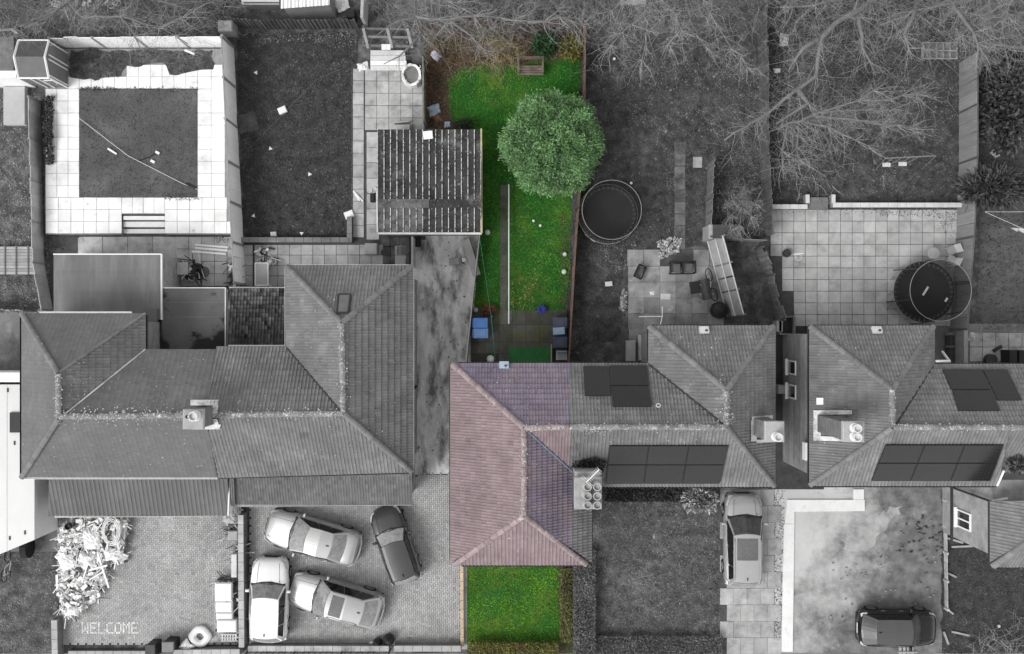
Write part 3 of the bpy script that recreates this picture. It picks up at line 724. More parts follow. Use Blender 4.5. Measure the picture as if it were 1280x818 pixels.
# white concrete edging of the gravel yard
def strip(name, poly, z, mat): 
    mb = MB(); mb.prism([W(x, y, z).to_2d() for x, y in poly], 0, z); return mb.build(name, mat, kind='structure')
m_edge = M('pale_edging', .72, .14, 1.2, 30, dirt=(.35, 1.2, .55, .8))
strip('kerb_strip', [(984, 625), (1081, 625), (1081, 639), (993, 640), (993, 655), (981, 655)], .09, m_edge)
strip('kerb_strip', [(980, 655.4), (993, 655.4), (991, 815), (977, 815)], .086, m_edge); strip('kerb_strip', [(1067, 612), (1080, 612), (1080, 624.7), (1067, 624.7)], .088, m_edge)
sheet('concrete_patch', rough_poly([(1045, 668), (1075, 650), (1105, 640), (1128, 632), (1110, 662), (1085, 686), (1060, 690)], 4, 5), Z2, M('pale_patch', .36, .25, 2, 40, dirt=(.2, 1.2, .48, .68)))
sheet('front_pavement', [(-60, 817), (1340, 817), (1340, 900), (-60, 900)], Z3, m_conc)

# ---------------------------------------------------------------- houses
ZE, ZR = 5.2, 7.3
def house(label, cx, cy, group, name='semi_detached_house', cat='house'):
    q = W(cx, cy, 0); return thing(name, label, cat, (q.x, q.y, 0), 0, group)
HG = 'semi-detached houses of the street'
def walls(h, rects, z=ZE, inset=.3, mat=None, zlist=None):
    for i, (x0, y0, x1, y1) in enumerate(rects):
        mb = MB(); a, b = W(x0, y0, z), W(x1, y1, z); zt = z - .05 - .004 * i
        mb.box(((a.x + b.x) / 2, (a.y + b.y) / 2, zt / 2), (b.x - a.x - 2 * inset, a.y - b.y - 2 * inset, zt)); mb.build('wall', mat or m_render, h)
E = lambda x, y: (x, y, ZE)
T = lambda x, y, z=ZR: (x, y, z)
XG = W(712, 500, 6.2).x
# --- pair on the left: smooth-tiled half and ribbed half
h1 = house('hipped grey house with smooth roof tiles and a flat-roofed rear extension', 150, 500, HG)
h2 = house('grey house with ribbed hipped roof beside the drive of four cars', 400, 480, HG)
walls(h1, [(27, 437, 262, 594), (27, 394, 182, 470)]); walls(h2, [(282, 436, 515, 592), (358, 335, 515, 470)])
kS = dict(roll=.006, tw=.2, tv=.11, step=.006, var=.05)
s1 = slope(h1, [E(27, 597), E(27, 392), T(72, 467), T(73, 523)], m_tile_l, **kS)
s2 = slope(h1, [E(27, 392), E(182, 392), T(73, 466)], m_tile_l, **kS)
s3 = slope(h1, [E(182, 392), E(182, 437), T(79, 519), T(74, 466)], m_tile, tw=.14, tv=.3, roll=.03, step=.02, var=.06)
s4 = slope(h1, [E(182, 437), E(271, 437), T(257, 518), T(79, 520)], m_tile_l, roll=.01, tw=.24, tv=.11, step=.012, var=.06)
s5 = slope(h1, [E(27, 597), E(272, 597), T(257, 520), T(73, 523)], m_tile_l, **kS)
kB = dict(roll=.03, tw=.155, tv=.32, step=.04, var=.06)
t1 = slope(h2, [E(271, 434), E(358, 434), T(427, 517), T(257, 518)], m_tile, **kB)
t2 = slope(h2, [E(358, 434), E(358, 333), T(427, 404), T(428, 516)], m_tile, tw=.13, tv=.3, roll=.024, step=.03, var=.06)
t3 = slope(h2, [E(358, 333), E(515, 333), T(427, 404)], m_tile, tw=.15, tv=.3, roll=.028, step=.035, var=.06)
t4 = slope(h2, [E(515, 333), E(515, 590), T(429, 517), T(427, 404)], m_tile, tw=.125, tv=.32, roll=.024, step=.055, var=.06)
t5 = slope(h2, [E(272, 597), E(515, 590), T(429, 517), T(257, 520)], m_tile, **kB)
for a, b in ((E(27, 392), T(73, 467)), (T(73, 467), T(74, 523)), (E(27, 597), T(74, 523)), (T(74, 521), T(257, 519))): ridge(h1, a, b, m_ridge if a[2] > 6 else m_ridge_p)
ridge(h1, E(182, 392), T(74, 466), m_ridge_p, r=.07)
for a, b in ((E(358, 333), T(427, 404)), (E(515, 333), T(427, 404)), (E(515, 590), T(429, 517))): ridge(h2, a, b, m_ridge_p)
ridge(h2, T(427, 404), T(429, 517), m_ridge); ridge(h2, T(258, 519), T(429, 517), m_ridge)
for a, b in ((E(182, 437), T(79, 520)), (E(358, 434), T(428, 516))):     # valley gutters
    mb = MB(); A, B = W(*a), W(*b); mb.tube([A + Vector((0, 0, .045)), B + Vector((0, 0, .045))], .035, 5); mb.build('valley', m_lead if a[0] < 200 else m_dark, h1 if a[0] < 200 else h2)
mb = MB(); mb.tube([W(271, 437, ZE + .03), W(257, 519, ZR + .03), W(272, 597, ZE + .03)], .03, 4); mb.build('party_strip', m_dark, h1)
for hh, a, b, mt in ((h1, (28, 597.8, ZE), (272, 597.8, ZE), m_white), (h1, (26, 392, ZE), (26, 597, ZE), m_dark), (h1, (48, 391.2, ZE), (164, 391.2, ZE), m_white), (h1, (183, 394, ZE), (183, 436, ZE), m_dark),
                     (h2, (516, 333, ZE), (516, 590, ZE), m_offwhite), (h2, (273, 597.6, ZE), (515, 591, ZE), m_dark), (h2, (358, 332.3, ZE), (515, 332.3, ZE), m_offwhite), (h2, (357.2, 333, ZE), (357.2, 432, ZE), m_offwhite), (h2, (285, 433, ZE), (356, 433, ZE), m_offwhite)):
    gutter(hh, a, b, mt)
spots(h1, [(s1, (30, 400, 70, 590), 30), (s4, (90, 440, 260, 515), 90), (s5, (80, 530, 260, 595), 60), (s3, (85, 450, 120, 500), 30)], 0, .01, .028)
spots(h2, [(t1, (280, 440, 400, 515), 50), (t2, (370, 370, 425, 480), 60), (t4, (435, 400, 500, 560), 70), (t5, (280, 530, 480, 590), 40)], 0, .01, .028)
def lich_ridge(h, a, b, n, w=.22):                              # pale growth along a ridge
    A, B = W(*a), W(*b); mb = MB(); s = Vector((-(B - A).y, (B - A).x, 0)).normalized()
    for _ in range(n):
        d = random.gauss(0, w * .55); c = A.lerp(B, random.random()) + s * d; c.z += .13 - abs(d) * .72 + (.03 if abs(d) > .14 else 0); r = random.uniform(.01, .034)
        mb.face([c + Vector((math.cos(q * 1.05) * r, math.sin(q * 1.05) * r, .004 * q)) for q in range(6)])
    mb.build('lichen', m_lichen, h, kind='stuff')
lich_ridge(h1, T(74, 521), T(228, 519), 300, .3); lich_ridge(h1, T(73, 467), T(73, 523), 110, .16); lich_ridge(h2, T(275, 518), T(429, 517), 150); lich_ridge(h2, T(427, 404), T(429, 517), 90)
fl = lambda pts: [on_plane(*p[:2], p[2][0] + p[2][1] * .1, p[2][1]) for p in pts]
chimney(h1, 228, 512, 254, 537, 8.7, 6.9, [(241, 521, .19), (234, 521, .1)], flash=[fl([(238, 500, s4), (274, 500, s4), (272, 507, s4), (238, 507, s4)]), fl([(266, 507, t1), (273, 507, t1), (271, 517, t1), (264, 517, t1)]), fl([(240, 537, s5), (274, 537, s5), (276, 531, s5), (244, 531, s5)]), fl([(265, 524, t5), (271, 524, t5), (275, 536, t5), (266, 536, t5)])])
# roof vent panel of the ribbed house
mb = MB(); q = [on_plane(x, y, t3[0] + t3[1] * .1, t3[1]) for x, y in ((421, 391), (435, 391), (438, 368), (423, 368))]
mb.face(q); [mb.face([q[i] - t3[1] * .12, q[(i + 1) % 4] - t3[1] * .12, q[(i + 1) % 4], q[i]]) for i in range(4)]; mb.build('roof_window', m_ridge_p, h2)
mb = MB()
for i in range(4): mb.tube([q[i], q[(i + 1) % 4]], .04, 4)
mb.build('roof_window_frame', m_dark, h2)
# front lean-to roofs
def lean(h, x0, x1, ytop, ybot, zt, zb, mat, **k):
    a = W(x0, ybot, zb); b = W(x1, ybot, zb)
    pl = slope(h, [(x0, ybot, zb), (x1, ybot, zb), (x1 * 1.0, ytop, zt), (x0, ytop, zt)], mat, name='lean_to_roof', **k)
    mb = MB(); mb.box(((a.x + b.x) / 2, a.y + (W(0, ytop, zt).y - a.y) / 2 + .1, zb / 2 - .06), (b.x - a.x - .3, W(0, ytop, zt).y - a.y - .3, zb - .1)); mb.build('porch_wall', m_render, h); return pl
lean(h1, 61, 285, 590, 645, 3.5, 2.7, m_tile_l, tw=.2, tv=.9, roll=.032, step=.006, var=.03)
lean(h2, 289, 515, 586, 631, 3.4, 2.7, m_tile_l, tw=.13, tv=.22, roll=.02, step=.016, var=.1)
gutter(h1, (68, 646, 2.68), (286, 644, 2.68), m_white); gutter(h2, (291, 632.5, 2.68), (515, 630.5, 2.68), m_offwhite)
mb = MB(); seg_box(mb, W(285.6, 592, 3.3), W(287.6, 643, 2.75), .06, 2.5, 3.1); mb.build('bargeboard', m_white, h1)
for x in (288.5, 291): mb = MB(); mb.tube([W(x, 594, 3.45), W(x + 2, 632, 2.85)], .045, 5); mb.build('verge_tile', m_ridge_p, h2)
# flat roofs at the rear
def flat_roof(h, x0, y0, x1, y1, z, mat, edge, sides, seams=()):
    mb = MB(); box_px(mb, x0 + 1, y0 + 1, x1 - 1, y1 - 1, 0, z - .13); mb.build('extension_wall', m_render, h)
    mb = MB(); box_px(mb, x0, y0, x1, y1, z - .125, z)
    rf = mb.build('flat_roof', mat, h)
    a, b = W(x0, y0, z), W(x1, y1, z)
    for s in sides:
        p, q = {'t': (a, Vector((b.x, a.y, z))), 'r': (Vector((b.x, a.y, z)), b), 'b': (Vector((a.x, b.y, z)), b), 'l': (a, Vector((a.x, b.y, z)))}[s]
        e = MB(); seg_box(e, p, q, .055, z - .1, z + .045 + .003 * 'trbl'.index(s)); e.build('roof_trim', edge, h)
    for yy in seams:
        e = MB(); box_px(e, x0 + 2, yy, x1 - 2, yy + .8, z, z + .008); e.build('felt_seam', m_flat, rf)
flat_roof(h1, 67, 318, 202, 400, 2.9, m_flat, m_white, 'tr', (340, 366)); flat_roof(h1, 202, 360, 282, 437, 2.8, m_flat2, m_offwhite, 'tr', (378, 396))
flat_roof(h1, 184, 386, 196, 436, 3.05, m_tile, m_dark, '')
pl = slope(h2, [(285.5, 361, 2.7), (357, 361, 2.7), (357, 436, 3.3), (285.5, 436, 3.3)], m_tile_moss, tw=.15, tv=.2, roll=.05, step=.06, var=.3, name='pantile_roof')
mb = MB(); box_px(mb, 287, 363, 356, 434, 0, 2.6); mb.build('extension_wall', m_render, h2)
gutter(h2, (286, 360.3, 2.7), (357, 360.3, 2.7), m_white); gutter(h1, (283, 362, 2.75), (283, 432, 2.75), m_white)
# --- middle pair: the house in colour and its grey half with solar panels
h3 = house('mauve-tiled house in colour with the green lawn before it', 650, 590, HG)
h4 = house('grey middle house with two groups of solar panels, paved drive below', 860, 530, HG)
walls(h3, [(565, 456, 712, 607), (565, 540, 739, 704)]); walls(h4, [(716, 456, 968, 606), (812, 410, 967, 500)])
kC = dict(tw=.13, tv=.28, roll=.026, step=.05, var=.06); kG = dict(tw=.15, tv=.28, roll=.028, step=.05, var=.07)
pk = lambda c: 1 if c.x > XG else 0
ZP = 7.3
c1 = slope(h3, [E(563.5, 704), E(563.5, 456), T(655, 535), T(655, 645)], m_tile_c, **kC)
c2 = slope(h3, [E(565, 455), E(712, 455), T(712, 534), T(655, 535)], m_tile_sky, **kC)
c3 = slope(h3, [E(739, 703), E(739, 611), T(657, 536), T(655, 645)], [m_tile_sky, m_tile], pick=pk, **kC)
c4 = slope(h3, [E(568, 706), E(734, 706), T(655, 645)], m_tile_c, tw=.16, tv=.3, roll=.03, step=.035, var=.06)
c5 = slope(h3, [E(739, 608), E(739.2, 608) if 0 else E(712, 608), T(712, 534), T(656, 535)], m_tile_c, **kC) if 0 else None
A0 = W(*T(656, 535)); A1 = W(*T(712, 534)); V0 = W(739, 609, ZE)
c5 = slope(h3, [W(700, 609, ZE), V0, W(*T(712, 534)), A0], [m_tile_c, m_tile], pick=pk, **kC)
d1 = slope(h4, [E(712, 455), E(809, 455), T(905, 533), T(712, 534)], m_tile, **kG)
d2 = slope(h4, [E(811, 455), E(811, 408), T(908, 488), T(907, 533)], m_tile, **kG)
d3 = slope(h4, [E(811, 408), E(967, 408), T(908, 488)], m_tile, **kG)
d4 = slope(h4, [E(968, 408), E(968, 608), T(909, 534), T(908, 488)], m_tile, tw=.13, tv=.31, roll=.024, step=.055, var=.06)
d5 = slope(h4, [E(739.5, 608), E(968, 608), T(908, 534), T(712, 534)], m_tile, tw=.155, tv=.3, roll=.03, step=.035, var=.06)
for h_, a, b, m in ((h3, E(565, 455.5), T(655, 535), m_ridge_c), (h3, T(655, 535), T(655, 645), m_ridge_c), (h3, T(655, 645), E(568, 706), m_ridge_c), (h3, T(655, 645), E(733, 706), m_ridge_c), (h3, T(655, 535), T(712, 534), m_ridge_c),
                 (h4, T(712, 534), T(908, 534), m_ridge), (h4, E(811, 408), T(908, 488), m_ridge_p), (h4, E(967, 408), T(908, 488), m_ridge_p), (h4, T(908, 488), T(908, 534), m_ridge), (h4, T(908, 534), E(968, 608), m_ridge_p)): ridge(h_, a, b, m)
mb = MB(); mb.tube([W(739, 611, ZE + .05), W(656, 536, ZR + .03)], .05, 5); mb.build('valley', M('lead_blue', (.16, .2, .26), .3, 4, 30), h3)
mb = MB(); mb.tube([W(810, 455, ZE + .05), W(906, 532, ZR + .03)], .035, 5); mb.build('valley', m_dark, h4)
for hh, a, b in ((h3, (563, 456, ZE), (563, 700, ZE)), (h3, (573, 454.3, ZE), (712, 454.3, ZE)), (h3, (577, 707, ZE), (727, 707, ZE)), (h3, (739.6, 612, ZE), (739.6, 697, ZE)), (h4, (712, 454.3, ZE), (809, 454.3, ZE)), (h4, (811, 407.3, ZE), (967, 407.3, ZE)), (h4, (810.4, 408, ZE), (810.4, 452, ZE)), (h4, (968.6, 408, ZE), (968.6, 608, ZE)), (h4, (741, 608.8, ZE), (968, 608.8, ZE))): gutter(hh, a, b, m_dark)
spots(h3, [(c1, (566, 470, 650, 690), 40), (c2, (600, 460, 710, 525), 60), (c3, (660, 550, 730, 690), 40), (c4, (600, 660, 700, 703), 12)], 0, .01, .028)
spots(h4, [(d1, (715, 460, 890, 528), 170), (d2, (815, 420, 905, 520), 80), (d3, (830, 412, 950, 450), 40), (d4, (912, 500, 966, 590), 40), (d5, (715, 538, 900, 556), 50)], 0, .01, .03)
lich_ridge(h3, T(655, 535), T(655, 645), 120, .15); lich_ridge(h3, T(655, 535), T(712, 534), 60, .15); lich_ridge(h4, T(712, 534), T(908, 534), 170, .18); lich_ridge(h4, T(908, 488), T(908, 534), 80, .3)
solar(h4, d1, [[(729, 458), (761.5, 458), (763.5, 494.5), (731, 494.5)], [(762, 457), (808.5, 457), (811, 481.5), (763, 481.5)], [(763.6, 482.3), (811, 482.3), (814, 508), (766, 508)]])
xs = (762, 811, 861, 911); xm = (759.5, 808, 857, 905.5); xb = (757, 805, 853, 900)
solar(h4, d5, [[(xs[i] + .3, 558), (xs[i + 1] - .3, 558), (xm[i + 1] - .3, 581), (xm[i] + .3, 581)] for i in range(3)] + [[(xm[i] + .3, 581.8), (xm[i + 1] - .3, 581.8), (xb[i + 1] - .3, 605), (xb[i] + .3, 605)] for i in range(3)])
ch = chimney(h3, 718, 597, 752.5, 637, 7.9, 5.6, [(x, y, .165) for x in (734.5, 746.5) for y in (609, 620.5, 632)], top=M('cap_stone', .3, .25, 3, 30), flash=[fl([(712, 592, c5), (718, 592, c5), (718, 628, c5), (712, 628, c5)]), fl([(718, 588, c5), (752, 588, c5), (752, 594, c5), (718, 594, c5)])])
mb = MB(); p = W(728, 605, 7.8); mb.box((W(734, 596, 7.2).x, W(734, 596, 7.2).y, 6.75), (1.05, .5, 1.5)); mb.build('chimney_shoulder', M('shoulder_stone', .34, .3, 3, 30), ch)
# --- pair on the right
h5 = house('grey house with a big chimney, white fitting on the roof and upstairs side windows', 1090, 520, HG)
walls(h5, [(1012, 410, 1167, 500), (1012, 457, 1245, 606)], mat=m_wallbrick)
e1 = slope(h5, [E(1012, 607), E(1012, 408), T(1115, 487), T(1115, 534)], m_tile, tw=.125, tv=.42, roll=.024, step=.055, var=.06)
e2 = slope(h5, [E(1012, 408), E(1167, 408), T(1115, 487)], m_tile, **kG)
e3 = slope(h5, [E(1167, 408), E(1167, 457), T(1119, 533), T(1116, 487)], m_tile, **kG)
e4 = slope(h5, [E(1167, 456), E(1400, 456), T(1400, 535), T(1119, 534)], m_tile, **kG)
e5 = slope(h5, [E(1012, 607), E(1247, 607), T(1262, 535), T(1115, 535)], m_tile, tw=.155, tv=.3, roll=.03, step=.035, var=.06)
e6 = slope(h5, [E(1247.5, 590), E(1400, 590), T(1400, 535), T(1258, 535)], m_tile, tw=.155, tv=.3, roll=.03, step=.035, var=.06)
for a, b, m in ((E(1012, 408), T(1115, 487), m_ridge_p), (E(1167, 408), T(1116, 487), m_ridge_p), (T(1115, 487), T(1116, 534), m_ridge), (E(1012, 607), T(1115, 535), m_ridge_p), (T(1116, 534), T(1400, 535), m_ridge)): ridge(h5, a, b, m)
mb = MB(); mb.tube([W(1167, 457, ZE + .05), W(1119, 533, ZR + .03)], .04, 5); mb.build('valley', m_dark, h5)
mb = MB(); mb.tube([W(1246.5, 607, ZE + .06), W(1255, 588, ZE + .5)], .06, 5); mb.build('verge', m_white, h5)
for a, b in (((1012, 407.3, ZE), (1167, 407.3, ZE)), ((1011.3, 408, ZE), (1011.3, 607, ZE)), ((1168, 409, ZE), (1168, 455, ZE)), ((1170, 455.3, ZE), (1400, 455.3, ZE)), ((1012, 608, ZE), (1246, 608, ZE))): gutter(h5, a, b, m_dark)
spots(h5, [(e1, (1020, 420, 1100, 590), 40), (e2, (1040, 412, 1150, 450), 50), (e4, (1175, 515, 1278, 530), 60), (e3, (1125, 470, 1160, 500), 30), (e4, (1130, 460, 1185, 530), 40)], 0, .01, .028)
lich_ridge(h5, T(1120, 534), T(1300, 535), 140, .16); lich_ridge(h5, T(1115, 487), T(1116, 534), 40, .15)
solar(h5, e4, [[(1178, 462), (1228, 462), (1238, 486.5), (1190, 486.5)], [(1190.4, 487.3), (1238.4, 487.3), (1250, 513), (1199, 513)], [(1229, 462), (1259, 462), (1277, 500), (1247.5, 500)]])
xs = (1107, 1156, 1206, 1255); xm = (1098, 1147, 1197, 1247); xb = (1089, 1138, 1188, 1238)
solar(h5, e5, [[(xs[i] + .3, 557), (xs[i + 1] - .3, 557), (xm[i + 1] - .3, 579), (xm[i] + .3, 579)] for i in range(3)] + [[(xm[i] + .3, 579.8), (xm[i + 1] - .3, 579.8), (xb[i + 1] - .3, 601.5), (xb[i] + .3, 601.5)] for i in range(3)])
chimney(h4, 956.5, 527, 981, 553, 8.3, 5.8, [(973, 547, .17)], flash=[fl([(940, 521, d4), (966, 519, d4), (966, 526, d4), (940, 526, d4)]), fl([(939, 526, d4), (946, 526, d4), (946, 552, d4), (939, 552, d4)]), fl([(946, 550, d4), (966, 549, d4), (966, 553, d4), (946, 554, d4)])])
chimney(h5, 1054, 527, 1081, 553, 8.9, 6.0, [(1072, 536, .17), (1072, 547, .17)], side=m_brick, flash=[fl([(1017, 513, e1), (1065, 513, e1), (1065, 518, e1), (1017, 519, e1)]), fl([(1017, 519, e1), (1026, 519, e1), (1026, 545, e1), (1017, 545, e1)]), fl([(1017, 545, e1), (1062, 547, e1), (1062, 552, e1), (1017, 551, e1)])])
XW = W(1012, 500, ZE).x + .3
mb = MB(); ya_, yb_ = W(0, 412, ZE).y - .3, W(0, 606, ZE).y + .3
for zz in np.arange(.1, 4.9, .15): mb.box((XW - .006, (ya_ + yb_) / 2, zz + .06), (.016 + random.uniform(0, .006), abs(yb_ - ya_) - .02, .12), 0, 0, random.uniform(.8, 1.2))
mb.build('brick_courses', M('course_brick', .22, .25, 3, 40, attr=True), h5, kind='stuff')
for y0 in (453, 483): yw = W(0, y0 + 7, 1.6).y; window(h5, XW, yw - .33, yw + .36, 1.0, 2.3, -1, panes=1)
yv = W(0, 566, 4.6).y; mb = MB(); mb.box((XW - .12, yv, 4.1), (.2, .8, .45)); mb.build('flue_box', m_white, h5)
mb = MB(); b = W(988, 487, 2.6); mb.box((XW - .2, W(0, 487, .6).y, .35), (.4, .42, .7)); mb.build('bay_hood', m_conc_pale, h5)
mb = MB(); q = [on_plane(x, y, e1[0] + e1[1] * .12, e1[1]) for x, y in ((1020.5, 497.5), (1029, 497.5), (1029, 506), (1020.5, 506))]; mb.face(q); [mb.face([q[i] - e1[1] * .14, q[(i + 1) % 4] - e1[1] * .14, q[(i + 1) % 4], q[i]][::-1]) for i in range(4)]; mb.build('roof_vent', m_white, h5)
for hh, x, y, pl in ((h4, 880, 413, d3), (h5, 1096, 413, e2), (h3, 630, 457, c2)):      # vent boxes at the eaves
    c = on_plane(x, y, pl[0] + pl[1] * .08, pl[1]); mb = MB(); mb.box(c, (.42, .3, .2), 0, 0, 1, math.atan2(-pl[1].y, pl[1].z)); mb.lathe(c + Vector((.08, -.02, .08)), [(.07, 0), (.07, .08), (.05, .08)], 8, 1); mb.build('roof_vent', [M('vent_blue', (.4, .5, .6), .1) if hh is h3 else m_offwhite, m_dark], hh)
mb = MB(); c = on_plane(823, 507, d1[0] + d1[1] * .06, d1[1]); mb.tube([c + (d1[2] * math.cos(a) + d1[3] * math.sin(a)) * .09 for a in np.linspace(0, 6.283, 12, False)], .025, 5, closed=True); mb.build('roof_ring', m_offwhite, h4)
# --- house at the right edge with its projecting wing
h6 = house('pebbledashed house wing with hipped roof and one white side window, cut by the frame', 1262, 660, HG, 'house_wing')
walls(h6, [(1238, 624, 1420, 704)], inset=.25)
mb = MB(); box_px(mb, 1241, 600, 1420, 627, 0, 4.7); mb.build('link_block', m_render, h6)
slope(h6, [E(1238, 703), E(1238, 626), T(1310, 626), T(1310, 660)], m_tile, **kG)
slope(h6, [E(1246, 708), E(1420, 708), T(1310, 660)], m_tile, **kG); ridge(h6, E(1241, 708), T(1310, 660), m_ridge_p, r=.16)
gutter(h6, (1237.4, 627, ZE), (1237.4, 703, ZE), m_dark); mb = MB(); seg_box(mb, W(1240, 626, ZE), W(1272, 627, ZE + .9), .08, ZE, ZE + .12); mb.build('fascia', m_white, h6)
XV = W(1238, 660, ZE).x + .25; yw = W(0, 653, 3.6).y; window(h6, XV, yw - .6, yw + .25, 1.6, 2.95, -1, panes=2)
mb = MB(); q = MB(); yb = W(0, 704, ZE).y; q.box((XV - .06, (W(0, 626, ZE).y + W(0, 704, ZE).y) / 2, 1.1), (.1, 3.0, .1)); q.build('string_course', m_dark, h6)
mb.tube([Vector((XV - .1, yw + 1.2, .2)), Vector((XV - .1, yw + 1.2, 4.9))], .05, 6); mb.build('downpipe', m_dark, h6)

grass('bare_turf', rough_poly([(325, 42), (446, 42), (446, 56), (420, 60), (380, 52), (325, 54)], 3), 200, m_blade_straw, z=Z1 + .004, lo=.4, hi=1.8)
grass('bare_turf', rough_poly([(745, 300), (800, 290), (800, 330), (770, 340), (745, 330)], 3), 120, m_blade_straw, z=Z1 + .004, lo=.3, hi=1.4)
grass('bare_turf', rough_poly([(775, 90), (930, 60), (930, 160), (850, 180), (780, 150)], 3), 60, m_blade_straw, z=Z1 + .004, lo=.2, hi=1.2)
grass('bare_turf', rough_poly([(642, 338), (690, 342), (680, 372), (664, 392), (638, 392)], 4, 8), 55, m_blade_straw2, z=.02, w=.05, lean=.09)
grass('bare_turf', rough_poly([(570, 100), (600, 96), (612, 120), (585, 135), (568, 128)], 4, 8), 16, m_blade_straw2, z=.02, w=.05, lean=.08)
grass('bare_turf', rough_poly([(600, 735), (650, 745), (640, 785), (598, 790)], 4, 8), 16, m_blade_straw2, z=.02, w=.05, lean=.08)
grass('leaf_litter', rough_poly([(700, 270), (716, 270), (708, 392), (698, 392)], 2), 170, m_litter, w=.06, h=.04, lean=.07, z=.02)
grass('fallen_leaves', [(300, 60), (440, 60), (440, 296), (304, 296)], 4, m_leafbit, w=.13, h=.02, lean=.1, z=.02, lo=.3, hi=1.5)
grass('fallen_leaves', [(735, 70), (950, 60), (950, 300), (735, 440)], 5, m_leafbit, w=.13, h=.02, lean=.1, z=.02, lo=.3, hi=1.5)
grass('fallen_leaves', [(965, 60), (1195, 60), (1195, 250), (965, 250)], 9, m_leafbit, w=.13, h=.02, lean=.1, z=.02, lo=.3, hi=1.5)
grass('fallen_leaves', [(745, 610), (890, 610), (900, 790), (745, 790)], 5, m_leafbit, w=.13, h=.02, lean=.1, z=.02, lo=.3, hi=2.0)
grass('fallen_leaves', [(516, 300), (590, 300), (570, 600), (516, 600)], 2, m_leafbit, w=.1, h=.015, lean=.08, z=.03, lo=.2, hi=1.2)
grass('weeds', [(203, 243), (248, 240), (248, 250), (205, 250)], 220, m_blade_dark, z=ZT + .01)
grass('weeds', [(97, 109), (150, 109), (150, 113), (97, 113)], 260, m_blade_dark, z=ZT + .01)
# ---------------------------------------------------------------- cars
def paint(name, col, metal=0.0, rough=.25): return M(name, col, .05, 1, 20, rough=rough, bump=0, metal=metal, spec=.4, coat=.25)
p_silver = paint('silver_paint', .4, .6, .34); p_silver2 = paint('pale_silver_paint', .43, .55, .34); p_white = paint('car_white_paint', .82); p_grey = paint('grey_paint', .06, .2, .35); p_grey2 = paint('mid_silver_paint', .42, .3); p_black = paint('black_paint', .012)
m_screen = M('car_glass', .24, .3, 2, 8, rough=.16, bump=0, spec=.6, coat=.2); m_sideglass = M('car_side_glass', .012, .1, 2, 8, rough=.05, bump=0, spec=.5)
m_lamp = M('lamp_glass', .6, .2, 12, 30, rough=.15, bump=0, spec=.8); m_tail = M('tail_lamp', .12, .2, 12, 30, rough=.2, bump=0); m_trim = M('black_trim', .025, .2, 8, 30, rough=.6)
m_roofglass = M('roof_glass', .13, .15, 1, 8, rough=.12, bump=0, spec=.5); m_backglass = M('dark_back_glass', .06, .2, 1, 8, rough=.3, bump=0, spec=.4)
SALOON = [(.5, .55, .5), (.488, .72, .6), (.46, .84, .7), (.40, .93, .78), (.30, .98, .86), (.17, 1.0, .93), (.0, 1.0, .95), (-.25, 1.0, .98), (-.36, .98, 1.0), (-.43, .94, 1.0), (-.475, .86, .96), (-.49, .78, .8), (-.5, .7, .6)]
TALL = [(.5, .6, .6), (.485, .76, .75), (.45, .88, .88), (.38, .95, .96), (.28, .99, 1.02), (.2, 1.0, 1.06), (.0, 1.0, 1.08), (-.3, 1.0, 1.1), (-.42, .97, 1.1), (-.47, .92, 1.06), (-.49, .84, .9), (-.5, .78, .6)]
m_darkscreen = M('dark_car_glass', .07, .3, 2, 8, rough=.1, bump=0, spec=.5)
